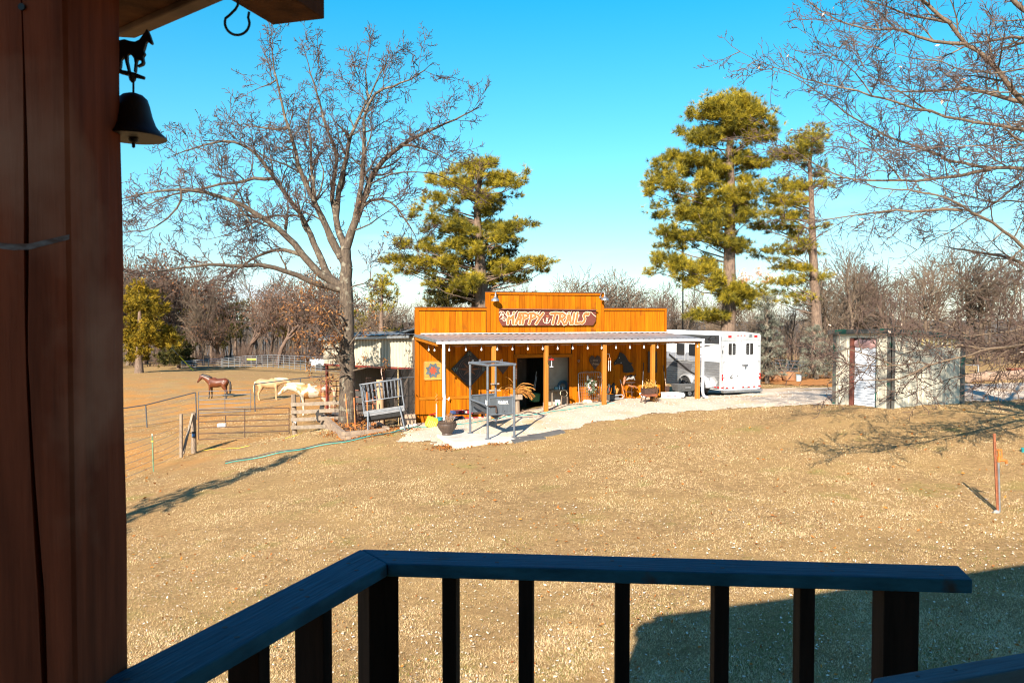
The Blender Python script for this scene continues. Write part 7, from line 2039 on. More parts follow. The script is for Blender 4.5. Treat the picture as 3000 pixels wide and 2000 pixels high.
# ------------------------------------------------------------------ horses: one continuous body each, mane and tail as parts
def remesh(mb, vox, smooth_it=6):
    me = bpy.data.meshes.new('horse_source'); me.from_pydata([tuple(v) for v in mb.v], [], mb.f)
    o = bpy.data.objects.new('horse_source', me); COL.objects.link(o)
    r = o.modifiers.new('r', 'REMESH'); r.mode = 'VOXEL'; r.voxel_size = vox
    s = o.modifiers.new('s', 'SMOOTH'); s.iterations = smooth_it; s.factor = .5
    bpy.context.view_layer.update()
    m2 = bpy.data.meshes.new_from_object(o.evaluated_get(bpy.context.evaluated_depsgraph_get()))
    bpy.data.objects.remove(o); bpy.data.meshes.remove(me)
    return m2
def horse_mesh(neck, headd, legs):
    """head towards +x; withers 1.5"""
    mb = MB()
    mb.tube([(-.80, 0, 1.08), (-.72, 0, 1.12), (-.55, 0, 1.16), (-.30, 0, 1.13), (0, 0, 1.09), (.28, 0, 1.10), (.48, 0, 1.12), (.62, 0, 1.12), (.72, 0, 1.10)],
            [(.08, .10), (.22, .24), (.27, .30), (.27, .29), (.285, .31), (.26, .33), (.22, .33), (.17, .26), (.09, .13)], 16)
    mb.tube([(.36, 0, 1.36), (.20, 0, 1.40), (.02, 0, 1.34)], [(.08, .10), (.09, .10), (.10, .06)], 10)
    n0 = Vector((.52, 0, 1.20)); n1 = n0 + Vector(neck) * .5 + Vector((0, 0, .03)); n2 = n0 + Vector(neck)
    mb.tube([n0, n1, n2], [(.16, .27), (.115, .185), (.09, .13)], 14)
    h = Vector(headd).normalized()
    mb.tube([n2 - h * .06 + Vector((0, 0, .02)), n2 + h * .10, n2 + h * .26, n2 + h * .42, n2 + h * .53, n2 + h * .58], [(.085, .10), (.105, .135), (.09, .11), (.065, .075), (.06, .065), (.035, .04)], 12)
    up = Vector((0, 0, 1)) - h * h.z; up.normalize()
    for s in (-1, 1): mb.tube([n2 + Vector((0, s * .06, 0)) + up * .07, n2 + Vector((0, s * .075, 0)) + up * .20 + h * .0, n2 + Vector((0, s * .07, 0)) + up * .235], [.035, .03, .008], 7)
    for s, fx, hx in legs:
        mb.tube([(.50, s * .12, 1.05), (.50 + fx * .1, s * .135, .86), (.50 + fx * .6, s * .135, .52), (.50 + fx, s * .135, .12), (.52 + fx, s * .135, .07), (.54 + fx, s * .135, .0)], [(.12, .14), (.085, .095), (.060, .062), (.042, .042), (.048, .05), (.062, .062)], 10)
        mb.tube([(-.55, s * .14, 1.08), (-.50 + hx * .2, s * .16, .86), (-.62 + hx * .7, s * .15, .60), (-.70 + hx, s * .145, .48), (-.68 + hx, s * .14, .14), (-.65 + hx, s * .14, .07), (-.63 + hx, s * .14, .0)], [(.16, .22), (.13, .17), (.075, .09), (.058, .066), (.042, .044), (.05, .05), (.062, .062)], 10)
    return remesh(mb, .028), n0, n2, h, up
def horse(name, lab, pos, rz, mats, neck, headd, legs, mane_m, tail_m, sc=1.0, hoof=None):
    me, n0, n2, h, up = horse_mesh(neck, headd, legs)
    for m in mats: me.materials.append(m)
    me.polygons.foreach_set('use_smooth', [True] * len(me.polygons))
    t = thing(name, lab, 'horse', pos); t.rotation_euler = (0, 0, rz); t.scale = (sc, sc, sc)
    o = bpy.data.objects.new('body', me); COL.objects.link(o); o.parent = t; ROOT[o.name] = Vector((0, 0, 0))
    def sub(nm, mb, mat):
        m = bpy.data.meshes.new(nm); m.from_pydata([tuple(v) for v in mb.v], [], mb.f); m.materials.append(mat); m.polygons.foreach_set('use_smooth', [True] * len(m.polygons))
        q = bpy.data.objects.new(nm, m); COL.objects.link(q); q.parent = t; ROOT[q.name] = Vector((0, 0, 0)); return q
    mb = MB(); d = (n2 - n0)
    pts = [n0 + d * t_ + Vector((-.10 * (1 - t_) - .03, 0, .27 - .13 * t_)) for t_ in (0, .35, .7, 1.0)] + [n2 + up * .14 + h * .08]
    for s in (-1, 1):
        mb.tube([p + Vector((0, s * .04, -.03)) for p in pts], [(.03, .05), (.045, .10), (.045, .10), (.04, .08), (.02, .03)], 8)
    sub('mane', mb, mane_m)
    mb = MB(); mb.tube([(-.78, 0, 1.26), (-.90, 0, 1.20), (-.95, 0, .95), (-.94, 0, .6), (-.90, 0, .32)], [.04, .06, .075, .085, .03], 9); sub('tail', mb, tail_m)
    for s in (-1, 1):
        mb = MB(); mb.sphere(n2 + h * .13 + Vector((0, s * .095, 0)) + up * .055, .018, 7, 5); sub('eye', mb, m_glass)
    return t
m_bay = M('bay_coat', (.13, .034, .010), (.075, .020, .008), .42, 2.5, coord='obj', spots=(.025, .012, .008), spot_scale=1.1, spot_lo=.66, spot_hi=.72)
m_bayleg = M('black_horsehair', (.018, .014, .012), (.03, .02, .016), .6)
m_pal = M('cream_coat', (.43, .28, .14), (.34, .205, .095), .55, 2, coord='obj')
m_paint = M('tan_white_patch_coat', (.50, .42, .31), (.33, .15, .045), .5, 1.6, coord='obj', lo=.45, hi=.48, detail=2)
m_flax = M('flaxen_hair', (.62, .48, .30), (.48, .34, .18), .7, 8)
def split_mats(t, fn):
    me = [c for c in t.children if c.name.startswith('body')][0].data
    for p in me.polygons: p.material_index = fn(p.center)
p = G(638, 1167)
hb = horse('horse', 'bay horse with black mane tail and legs standing in pasture', p, math.pi - .1, (m_bay, m_bayleg), (.62, 0, .36), (.62, 0, -.78), ((-1, -.02, .10), (1, .06, -.06)), m_bayleg, m_bayleg, .98)
split_mats(hb, lambda c: 1 if c.z < .48 + .05 * math.sin(c.x * 40) else 0)
p = G(788, 1172)
horse('horse', 'cream palomino horse facing right behind the pipe fence', p, .05, (m_pal,), (.70, 0, .10), (.75, 0, -.6), ((-1, .04, .06), (1, -.08, -.04)), m_flax, m_flax, .98)
p = GY(918, 37.0)
horse('horse', 'tan and white paint horse standing behind the board fence', p, math.pi + .06, (m_paint,), (.68, 0, .14), (.74, 0, -.62), ((-1, .02, .05), (1, -.06, -.05)), m_flax, m_flax, 1.0)
p = GY(1035, 38.5)
horse('horse', 'pale cream horse mostly hidden behind trunk and red panel', p, -.1, (m_pal,), (.66, 0, .2), (.7, 0, -.6), ((-1, .02, .05), (1, -.06, -.05)), m_flax, m_flax, .95)
# ------------------------------------------------------------------ trees
class Tree:
    def __init__(s): s.a = []; s.b = []; s.ra = []; s.rb = []; s.tips = []
    def seg(s, p, q, r0, r1):
        s.a.append(p[:]); s.b.append(q[:]); s.ra.append(r0); s.rb.append(r1)
    def mesh(s, mat, parent, thick, sides=(7, 3), twig=None, name='branches'):
        """all limbs and twigs of one tree as a single part (far past what could be picked apart)"""
        A, Bq, RA, RB = np.array(s.a), np.array(s.b), np.array(s.ra), np.array(s.rb)
        big = RA > thick; Vs, Fs, Ms, n0 = [], [], [], 0
        for k, (sel, n) in enumerate(((big, sides[0]), (~big, sides[1]))):
            if sel.any():
                d = Bq[sel] - A[sel]
                V, F = seg_mesh(A[sel], Bq[sel] + d * .04, RA[sel], RB[sel], n)
                Vs.append(V); Fs.append(F + n0); n0 += len(V); Ms.append(np.full(len(F), k if twig else 0, np.int32))
        o = fastmesh(name, np.concatenate(Vs), np.concatenate(Fs), mat, parent, kind='stuff')
        if twig: o.data.materials.append(twig)
        M_ = np.concatenate(Ms); o.data.polygons.foreach_set('material_index', M_); o.data.polygons.foreach_set('use_smooth', np.concatenate([np.full(len(f), len(f) and sides[min(k, 1)] > 4) for k, f in enumerate(Fs)]))
        return o
rnd = random.Random(5)
def rv(s): return Vector((rnd.gauss(0, s), rnd.gauss(0, s), rnd.gauss(0, s)))
def grow(T_, p, d, L, r, lvl, mx, P):
    n = max(2, int(round(L / P['step'][lvl]))); st = L / n
    r0 = r
    for i in range(n):
        d = (d + rv(P['wob'][lvl]) + Vector((0, 0, P['up'][lvl]))).normalized()
        q = p + d * st
        r1 = max(r * (1 - (i + 1) / n * .72), P['rmin'])
        T_.seg(p, q, r0, r1)
        p = q; r0 = r1
        if lvl < mx and i >= P['start'][lvl]:
            k = P['kids'][lvl]; m = int(k) + (rnd.random() < k - int(k))
            for _ in range(m):
                ax = d.orthogonal().normalized(); ax.rotate(Matrix.Rotation(rnd.uniform(0, 6.283), 3, d))
                c = d.copy(); c.rotate(Matrix.Rotation(math.radians(rnd.uniform(*P['ang'])), 3, ax))
                grow(T_, p, c, L * rnd.uniform(*P['len']) * (1 - .45 * i / n), max(r0 * .62, P['rmin']), lvl + 1, mx, P)
    if lvl >= mx - 1: T_.tips.append((p.copy(), d.copy()))
def limb(T_, pts, r0, r1, P, kid, mx, lvl=0, side_len=(1.0, 1.9), seed_up=.25, every=.34, first=.15, sub=.30):
    """pts: world polyline; resample, jitter, spawn side branches"""
    Q = [pts[0]]; 
    for a, b in zip(pts[:-1], pts[1:]):
        n = max(1, int((b - a).length / sub))
        for i in range(1, n + 1): Q.append(a.lerp(b, i / n))
    S = Q[:]
    for i in range(1, len(Q) - 1): S[i] = Q[i - 1] * .25 + Q[i] * .5 + Q[i + 1] * .25 + rv(.016)
    m = len(S) - 1; acc = 0; tot = sum((S[i + 1] - S[i]).length for i in range(m)); run = 0
    for i in range(m):
        t0, t1 = i / m, (i + 1) / m
        T_.seg(S[i], S[i + 1], r0 + (r1 - r0) * t0 ** .8, r0 + (r1 - r0) * t1 ** .8)
        d = (S[i + 1] - S[i]); run += d.length; acc += d.length; d.normalize()
        if run / tot > first and acc > every:
            acc = 0
            ax = d.orthogonal().normalized(); ax.rotate(Matrix.Rotation(rnd.uniform(0, 6.283), 3, d))
            c = d.copy(); c.rotate(Matrix.Rotation(math.radians(rnd.uniform(35, 75)), 3, ax)); c = (c + Vector((0, 0, seed_up))).normalized()
            rr = (r0 + (r1 - r0) * t1)
            grow(T_, S[i + 1], c, rnd.uniform(*side_len) * (1 - .3 * t1), min(max(rr * .42, .010), .045), lvl, mx, P)
    d = (S[-1] - S[-2]).normalized()
    grow(T_, S[-1], d, side_len[0] * .6, max(r1, .008), lvl, mx, P)

m_bark = M('grey_oak_bark', (.12, .086, .058), (.045, .032, .023), .92, 4.0, (5, 5, 1.4), bump=.9, spots=(.19, .165, .12), spot_scale=5, spot_lo=.56, spot_hi=.66, detail=8)
m_twig = M('red_brown_twig', (.085, .050, .036), (.05, .030, .024), .9, 5)
m_bark2 = M('tan_young_bark', (.17, .115, .07), (.075, .05, .034), .85, 6.0, (5, 5, 1.2), bump=.5, spots=(.27, .22, .17), spot_scale=7, spot_lo=.6, spot_hi=.7)
m_pinebark = M('pine_bark', (.20, .135, .095), (.085, .054, .038), .95, 4.0, (4, 4, 1.1), bump=1.0, detail=8)
m_needle = ramp_mat('pine_needle', [(0, (.045, .048, .008)), (.4, (.15, .13, .012)), (.7, (.30, .235, .016)), (1, (.46, .34, .025))], rough=.6, trans=.25, spec=.3)
m_cedar = ramp_mat('cedar_foliage', [(0, (.05, .042, .008)), (.5, (.18, .13, .013)), (1, (.34, .22, .02))], rough=.8, trans=.2)
m_spruce = ramp_mat('blue_spruce_needle', [(0, (.05, .055, .042)), (.5, (.16, .165, .125)), (1, (.32, .31, .24))], rough=.7, trans=.15)
m_oakleaf = ramp_mat('dead_oak_leaf', [(0, (.42, .21, .075)), (.5, (.28, .125, .05)), (1, (.15, .07, .035))], rough=.8, trans=.3)

# the big oak: limbs surveyed from the photograph (1.96 px grid), each given its own depth
def z1(x, y): return 360 + x / 1.96, 100 + y / 1.96
OY = 27.9
ob = GY(1018, OY)
oak = thing('oak_tree', 'big bare spreading oak in the raised bed left of barn', 'tree', ob)
PO = dict(step=[.22, .15, .10], wob=[.20, .28, .34], up=[.10, .07, .03], rmin=.0088, start=[0, 0, 0], kids=[1.6, 1.9, 0], ang=(28, 62), len=(.38, .60))
T1 = Tree()
trunk = [ob - UZ * .15] + [W(x, y, OY) for x, y in ((1018, 1200), (1017, 1130), (1018, 1060), (1016, 990), (1015, 930), (1014, 890))]
def trunk_mesh(pts, rad, name, mat, par, n=16, rough=.03):
    mb = MB(); P = []; R = []
    for i, (a, b) in enumerate(zip(pts[:-1], pts[1:])):
        for k in range(4):
            P.append(a.lerp(b, k / 4)); R.append(rad[i] + (rad[i + 1] - rad[i]) * k / 4)
    P.append(pts[-1]); R.append(rad[-1])
    mb.tube(P, R, n)
    mb.v = [tuple(Vector(v) + Vector((mnoise.noise(Vector(v) * 3.1), mnoise.noise(Vector(v) * 3.1 + Vector((9, 0, 0))), 0)) * rough) for v in mb.v]
    return mb.build(name, mat, par, smooth=True)
trunk_mesh(trunk, [.40, .30, .265, .26, .255, .26, .25], 'trunk', m_bark, oak)
LIMBS = [  # points, start radius, end radius, depth drift per metre sideways
 ([(1285, 1545), (1285, 1400), (1278, 1240)], .215, .19, 0, .99),
 ([(1285, 1250), (1330, 1080), (1390, 930), (1420, 820), (1500, 720), (1600, 640), (1700, 580), (1850, 520), (2010, 440)], .145, .02, .35, .22),
 ([(1330, 1080), (1370, 880), (1385, 700), (1380, 560), (1400, 410), (1450, 330), (1600, 290), (1730, 210)], .10, .018, -.7, .2),
 ([(1275, 1250), (1218, 1060), (1250, 840), (1290, 700), (1305, 590), (1370, 450), (1430, 330), (1520, 140)], .12, .016, .9, .2),
 ([(1262, 1330), (1190, 1180), (1100, 960), (1090, 800), (1078, 620), (1066, 510)], .10, .03, -.5, .3),
 ([(1252, 1310), (1150, 1060), (1060, 880), (1000, 740), (980, 600), (930, 480), (900, 330), (870, 200), (850, 60)], .115, .015, -.35, .2),
 ([(1218, 1080), (1195, 900), (1240, 720), (1190, 600), (1150, 480), (1110, 320), (1080, 230), (1050, 120)], .085, .014, .9, .2),
 ([(1255, 1535), (1180, 1400), (1080, 1150), (990, 980), (900, 880), (840, 780), (760, 680), (640, 610), (520, 620), (400, 660), (310, 690)], .13, .018, .25, .25),
 ([(1250, 1540), (1130, 1380), (1040, 1280), (980, 1200), (850, 1080), (700, 990), (560, 930), (400, 890), (200, 900), (0, 945)], .14, .016, -.30, .3),
 ([(1250, 1545), (1120, 1440), (1000, 1390), (880, 1340), (780, 1320), (640, 1330), (470, 1320), (300, 1350), (130, 1365)], .11, .018, -.55, .3),
 ([(1060, 1310), (980, 1240), (860, 1240), (740, 1290), (640, 1360), (560, 1440), (585, 1560)], .07, .014, .5, .15),
 ([(840, 820), (700, 840), (560, 860), (400, 900), (250, 930), (100, 1010), (40, 1085)], .06, .012, .2, .1),
 ([(990, 1050), (870, 1040), (760, 1075), (620, 1150), (480, 1180)], .045, .012, .7, .1),
 ([(1010, 780), (930, 740), (830, 720), (700, 620), (600, 560)], .045, .012, -.8, .1),
 ([(420, 930), (330, 1000), (250, 1060), (180, 1110), (120, 1140), (55, 1130)], .05, .012, -.2, .1),
 ([(980, 590), (900, 560), (820, 535), (745, 530)], .06, .022, .4, .3),
 ([(900, 330), (860, 300), (800, 290), (740, 330)], .035, .012, .4, .1),
 ([(1345, 1040), (1410, 945), (1500, 935), (1580, 1000), (1650, 1100), (1690, 1190)], .06, .012, .2, .15),
 ([(1440, 870), (1540, 795), (1680, 790), (1800, 805), (1930, 865), (2010, 900)], .07, .014, .5, .15),
 ([(1600, 650), (1700, 640), (1800, 690), (1900, 740)], .04, .012, -.6, .1),
 ([(1305, 590), (1240, 540), (1215, 500)], .05, .014, -.5, .2),
 ([(1430, 330), (1390, 220), (1410, 100)], .035, .01, .5, .1),
 ([(1320, 1120), (1420, 1090), (1520, 1020), (1600, 960)], .03, .010, -.6, .1),
 ([(1120, 960), (1160, 840), (1140, 720), (1060, 640)], .035, .01, -.7, .1),
 ([(700, 990), (760, 1100), (720, 1230), (640, 1330)], .03, .01, -.5, .1),
 ([(1290, 1500), (1380, 1430), (1450, 1430), (1420, 1340)], .03, .008, -.5, .1),
]
for li, (pts, r0, r1, dr_, first) in enumerate(LIMBS):
    Q0 = [z1(*q) for q in pts]; Y0 = OY
    st0 = None
    if li > 0:                                             # springs from the nearest limb already grown
        w0 = W(*Q0[0], OY)
        k = min(range(len(T1.b)), key=lambda i: abs(T1.b[i][0] - w0.x) + abs(T1.b[i][2] - w0.z) + (0 if T1.ra[i] > .03 else 9))
        st0 = T1.b[k]; Y0 = st0[1]
        if li > 9 or li == 2: r0 = min(r0, T1.ra[k] * .8)
    P = [W(px, py, Y0 + dr_ * abs(px - Q0[0][0]) / FPX * OY * .8) for px, py in Q0]
    if st0 is not None: P[0] = Vector(st0)
    limb(T1, P, r0 * 1.15, r1, PO, 2, 2, 0, (.8, 1.75), .34, .125, first)
T1.mesh(m_bark, oak, .022, (8, 3), m_twig)
# low twiggy boughs on the trunk that still hold brown leaves
T2 = Tree()
for pts in ([(1010, 1075), (975, 1040), (930, 1005), (890, 985)], [(1015, 1100), (985, 1060), (1000, 1000), (990, 940)], [(1010, 1090), (960, 1085), (920, 1078)], [(1035, 1085), (1070, 1075), (1110, 1075)], [(1005, 1050), (950, 980), (905, 950), (870, 945)], [(1000, 1020), (955, 1020), (900, 1040)], [(1030, 1100), (1010, 1085), (985, 1110)], [(1005, 985), (970, 950), (940, 930)], [(1008, 1000), (950, 900), (900, 880), (850, 900)], [(1012, 1040), (940, 1060), (880, 1010)], [(1025, 1010), (1060, 960), (1085, 930)], [(1005, 940), (960, 880), (920, 850)]):
    P = [W(x, y, OY - .45 - .25 * abs(x - 1018) / 60) for x, y in pts]
    limb(T2, P, .035, .008, PO, 2, 2, 0, (.35, .8), .05, .2, .1)
T2.mesh(m_bark, oak, .02, (7, 3), m_twig)
lp = np.array([t[0] for t in T2.tips])
lp = np.repeat(lp, 3, 0); lp = lp[RNG.random(len(lp)) < .5]
V, F = leaf_quads(lp + RNG.normal(0, .07, lp.shape), np.full(len(lp), .05), .5, 1.0)
tp1 = [t[0] for t in T1.tips if (t[0] - W(1085, 640, OY)).length < .9 or (t[0] - W(1075, 550, OY)).length < .45]
tp1 = np.array([p for p in tp1 if rnd.random() < .5] + [W(1085, 640, OY)])
V2, F2 = leaf_quads(tp1, np.full(len(tp1), .05), .5, 1.0)
fastmesh('dead_leaves', np.concatenate([V, V2]), np.concatenate([F, F2 + len(V)]), m_oakleaf, oak, attr=RNG.random(len(F) + len(F2)))

# the tree on the right whose trunk stands outside the picture
RY = 17.0
rb0 = GY(3330, RY)
rt = thing('shade_tree', 'bare spreading tree whose long limbs reach in from right', 'tree', rb0)
rtop = W(3180, -700, RY)
trunk_mesh([rb0 - UZ * .15, rb0 + UZ * 1.5, rb0 + UZ * 4 + Vector((-.1, 0, 0)), W(3290, 300, RY), W(3240, -200, RY), rtop], [.40, .28, .24, .20, .13, .04], 'trunk', m_bark2, rt)
def z4(x, y): return 2150 + x / 2.24, y / 2.24
def z5(x, y): return 2250 + x / 3.136, 900 + y / 3.136
PR = dict(step=[.17, .12, .09], wob=[.13, .20, .26], up=[.03, .03, .02], rmin=.0058, start=[0, 0, 0], kids=[1.45, 1.5, 0], ang=(28, 55), len=(.34, .56))
T3 = Tree()
RL = [
 (z4, [(1904, 690), (1830, 600), (1680, 390), (1530, 290), (1420, 150), (1230, 0), (1080, -130)], .085, .03, (3290, 420), .0),
 (z4, [(1904, 850), (1660, 810), (1480, 780), (1290, 740), (1100, 680), (900, 620), (720, 580), (540, 540), (280, 440), (130, 390), (40, 340)], .055, .006, (3280, 440), -.5),
 (z4, [(1904, 1100), (1680, 1110), (1420, 1050), (1200, 970), (1000, 890), (850, 820), (720, 740), (600, 620), (460, 550), (270, 470)], .055, .006, (3290, 520), .6),
 (z4, [(1680, 1115), (1400, 1170), (1100, 1190), (800, 1190), (650, 1140), (500, 1060), (330, 950), (250, 880)], .04, .006, None, .2),
 (z4, [(1904, 1620), (1840, 1568), (1700, 1470), (1560, 1390), (1400, 1300), (1150, 1250), (950, 1240), (800, 1190)], .065, .010, (3300, 900), -.8),
 (z4, [(1500, 1380), (1280, 1380), (1080, 1385), (940, 1400), (780, 1400), (640, 1440), (480, 1460), (330, 1440)], .035, .006, None, -.7),
 (z4, [(1904, 1170), (1760, 1300), (1600, 1400), (1400, 1530), (1200, 1640)], .035, .006, (3290, 480), 1.0),
 (z4, [(1530, 290), (1300, 270), (1130, 210), (1050, 180), (870, 195), (740, 170), (600, 90), (480, 0)], .04, .008, None, -.2),
 (z4, [(1420, 150), (1200, 105), (1000, 50), (860, 0), (700, -60)], .035, .008, None, .5),
 (z4, [(1050, 180), (940, 70), (860, -20)], .02, .006, None, .3),
 (z4, [(1904, 60), (1840, 20), (1800, -40)], .07, .05, (3270, 150), .4),
 (z4, [(1904, 450), (1760, 480), (1560, 470), (1350, 400), (1150, 380), (980, 330)], .035, .006, (3280, 330), -.9),
 (z4, [(1904, 620), (1650, 600), (1400, 590), (1200, 600), (1000, 560), (860, 540)], .03, .006, (3280, 330), 1.2),
 (z4, [(1290, 740), (1150, 640), (1000, 560), (860, 460), (780, 340)], .02, .005, None, -.3),
 (z4, [(900, 620), (800, 480), (700, 400), (560, 300), (470, 220)], .016, .005, None, .2),
 (z4, [(1100, 1190), (1000, 1050), (900, 960), (760, 900), (640, 800)], .018, .005, None, .3),
 (z5, [(2352, 200), (2100, 245), (1850, 262), (1650, 250), (1450, 200), (1250, 150)], .04, .006, (3300, 800), -.6),
 (z5, [(2352, 340), (1950, 390), (1750, 470), (1500, 520), (1250, 510), (1100, 540), (870, 550), (750, 530), (640, 500)], .055, .007, (3310, 880), -1.0),
 (z5, [(1480, 525), (1350, 600), (1200, 660), (1000, 690), (880, 670), (800, 620)], .025, .005, None, -1.0),
 (z5, [(2352, 480), (1950, 590), (1700, 640), (1500, 720), (1350, 780), (1250, 785)], .035, .005, (3310, 960), -.3),
 (z5, [(1130, 520), (1000, 460), (850, 430), (720, 380), (600, 330)], .02, .005, None, -1.0),
 (z5, [(2352, 300), (2050, 330), (1800, 350), (1600, 330), (1400, 260), (1250, 180), (1050, 80)], .03, .005, (3300, 850), .7),
 (z5, [(1850, 262), (1700, 180), (1560, 120), (1400, 60), (1280, -10)], .02, .005, None, -.5),
 (z5, [(1950, 390), (1750, 330), (1500, 390), (1300, 380), (1200, 400)], .02, .005, None, -.8),
 (z4, [(1904, 950), (1700, 960), (1450, 960), (1250, 970), (1050, 990), (900, 985)], .025, .005, (3290, 520), -1.2),
 (z4, [(1904, 1320), (1700, 1330), (1500, 1290), (1300, 1200), (1150, 1090), (1020, 1000)], .03, .005, (3290, 620), .9),
]
for f, pts, r0, r1, join, off in RL:
    P = []
    if join: P.append(W(join[0], join[1], RY))
    for x, y in pts:
        px, py = f(x, y); k = max(0, (3250 - px)) / FPX * RY
        P.append(W(px, py, RY + off * min(1.2, k / 2.5) - .0 * k))
    limb(T3, P, r0, r1, PR, 2, 2, 0, (.7, 1.55), .12, .13, .12, .25)
# limbs of the half outside the picture, for its shade on the lawn
for k in range(16):
    a = rnd.uniform(-2.6, 2.6); st_ = Vector((rb0.x - .1, rb0.y, rb0.z + rnd.uniform(3, 9))); d = Vector((math.cos(a), math.sin(a), rnd.uniform(.2, .8)))
    limb(T3, [st_, st_ + d * 1.5, st_ + d * 3.2 + Vector((0, 0, .3)), st_ + d * 5], .09, .02, PR, 1, 1, 0, (.9, 1.8), .1, .28, .1)
T3.mesh(m_bark2, rt, .009, (7, 3), m_twig)
tp = np.array([t[0] for t in T3.tips if rnd.random() < .004]); V, F = leaf_quads(tp, np.full(len(tp), .045), .4, 1.0); fastmesh('dead_leaves', V, F, M('pale_hanging_leaf', (.62, .46, .36), (.5, .35, .26), .8), rt)

# pines: foliage masses surveyed from the photograph, carried by real limbs
def tufts(C, D, n_needle, L, w, seed_dark=None):
    """C tuft centres, D outward directions -> needle triangles with a rnd value"""
    n = len(C); K = n_needle
    dirs = D[:, None, :] * .75 + RNG.normal(0, .55, (n, K, 3)); dirs[..., 2] += .12
    dirs /= np.linalg.norm(dirs, axis=2, keepdims=True)
    ln = L * RNG.uniform(.6, 1.15, (n, K, 1))
    sd = np.cross(dirs, RNG.normal(size=(n, K, 3))); sd /= np.linalg.norm(sd, axis=2, keepdims=True) + 1e-9
    base = C[:, None, :] + RNG.normal(0, .02, (n, K, 3)) + dirs * ln * .08
    V = np.stack([base - sd * w, base + sd * w, base + dirs * ln], 2).reshape(-1, 3)
    F = np.arange(len(V)).reshape(-1, 3)
    return V, F
def pine(name, lab, cat, f, tr_pts, tr_r, blobs, Y, dens, L, w, mat, needle=14, bark=m_pinebark, depth=.9, group=None, limbs=True, grow_=1.2, dry=None):
    P = [W(*f(x, y), Y) for x, y in tr_pts]
    g0 = P[0].copy(); g0.z = gz(g0.x, g0.y)
    t = thing(name, lab, cat, g0, group)
    trunk_mesh([g0 - UZ * .2] + P, [tr_r[0] * 1.15] + [tr_r[0] + (tr_r[1] - tr_r[0]) * i / (len(P) - 1) for i in range(len(P))], 'trunk', bark, t, 12, .03)
    Cs, Ds = [], []; TT = Tree(); nb0 = len(blobs)
    PP = dict(step=[.35, .25, .2], wob=[.16, .22, .2], up=[.05, .04, .03], rmin=.012, start=[1, 0, 0], kids=[.9, .6, 0], ang=(25, 60), len=(.4, .6))
    zs_ = [p.z for p in P]
    if limbs and grow_ > 1.1:                              # fill the crown back towards the trunk
        tx = lambda y: np.interp(y, [q[1] for q in tr_pts][::-1], [q[0] for q in tr_pts][::-1])
        blobs = blobs + [(b[0] + (tx(b[1] + 20) - b[0]) * q + rnd.uniform(-18, 18), b[1] + 8 + rnd.uniform(-14, 14), b[2] * .75, b[3] * .8, rnd.uniform(-1, 1) * depth) for b in blobs for q in (.30, .62) if abs(tx(b[1]) - b[0]) > 60]
        blobs = blobs + [(b[0] + rnd.uniform(-1, 1) * b[2], b[1] + rnd.uniform(-1, .8) * b[3], b[2] * .5, b[3] * .6, rnd.uniform(-1, 1) * depth) for b in blobs]
    for bi, bl in enumerate(blobs):
        x, y, rx, ry = bl[:4]
        px, py = f(x, y); s = (f(x + rx, y)[0] - px) / FPX * Y; h = (f(x, y + ry)[1] - py) / FPX * Y
        yo = bl[4] if len(bl) > 4 else rnd.uniform(-1, 1) * depth
        c = W(px, py, Y + yo); s *= grow_ * rnd.uniform(.8, 1.1); h *= grow_ * rnd.uniform(.95, 1.5)
        # limb from the trunk, leaving below the mass
        zt_ = min(max(c.z - rnd.uniform(.1, .9) - .15 * abs(c.x - P[0].x), g0.z + 1.5), zs_[-1] - .1)
        k = 0
        while k < len(P) - 2 and P[k + 1].z < zt_: k += 1
        u_ = (zt_ - P[k].z) / max(P[k + 1].z - P[k].z, .01); st_ = P[k].lerp(P[k + 1], min(max(u_, 0), 1))
        d = c - st_; mid = st_ + d * .55 - UZ * (.03 * d.length) + rv(.08)
        if limbs and bi < nb0:
            limb(TT, [st_, mid, c], (.030 + .009 * d.length) , .012, PP, 1, 1, 0, (s * .6 + .3, s * .9 + .5), .1, .55, .45, .4)
        n = max(6, int(dens * 1.75 * s * (s * .8 + h) * 1.4))
        v = RNG.normal(size=(n, 3)); v /= np.linalg.norm(v, axis=1)[:, None]
        rad = RNG.random(n) ** .45
        v[:, 2] = np.where(v[:, 2] < -.25, v[:, 2] * .5, v[:, 2])
        rad = np.where(RNG.random(n) < .14, rad * 1.45, rad); off = v * rad[:, None] * np.array([s, s * .85, h])
        # break each mass into lumps
        lump = np.sin(off[:, 0] * 4.1 + bi * 2) + np.sin(off[:, 1] * 3.7 + bi) + np.sin(off[:, 2] * 5.3 + bi * 3)
        keep = lump > -.55
        Cs.append(np.array(c)[None] + off[keep]); dd = v[keep] * np.array([1, 1, .8]); dd[:, 2] += .35; Ds.append(dd / np.linalg.norm(dd, axis=1)[:, None])
    C = np.concatenate(Cs); D = np.concatenate(Ds)
    if limbs:
        TT.mesh(bark, t, .03, (6, 3))
    V, F = tufts(C, D, needle, L, w)
    ctone = np.clip(RNG.normal(.55, .26, len(C)) + .12 * np.sin(C[:, 2] * 1.3), 0, 1)
    fastmesh('crown', V, F, mat, t, attr=np.clip(np.repeat(ctone, needle) + RNG.normal(0, .12, len(F)), 0, 1))
    if dry:
        dc = np.array([W(*f(x, y), Y - .6) for x, y in dry for _ in range(14)]) + RNG.normal(0, .18, (14 * len(dry), 3))
        V, F = tufts(dc, np.tile([[0, 0, -1.0]], (len(dc), 1)), 9, .22, .012); fastmesh('dry_needles', V, F, M('dry_orange_needle', (.50, .24, .10), (.38, .16, .06), .8), t)
    return t
def z3(x, y): return 1860 + x / 2.119, 240 + y / 2.119
def z2(x, y): return 1100 + x / 3.408, 440 + y / 3.408
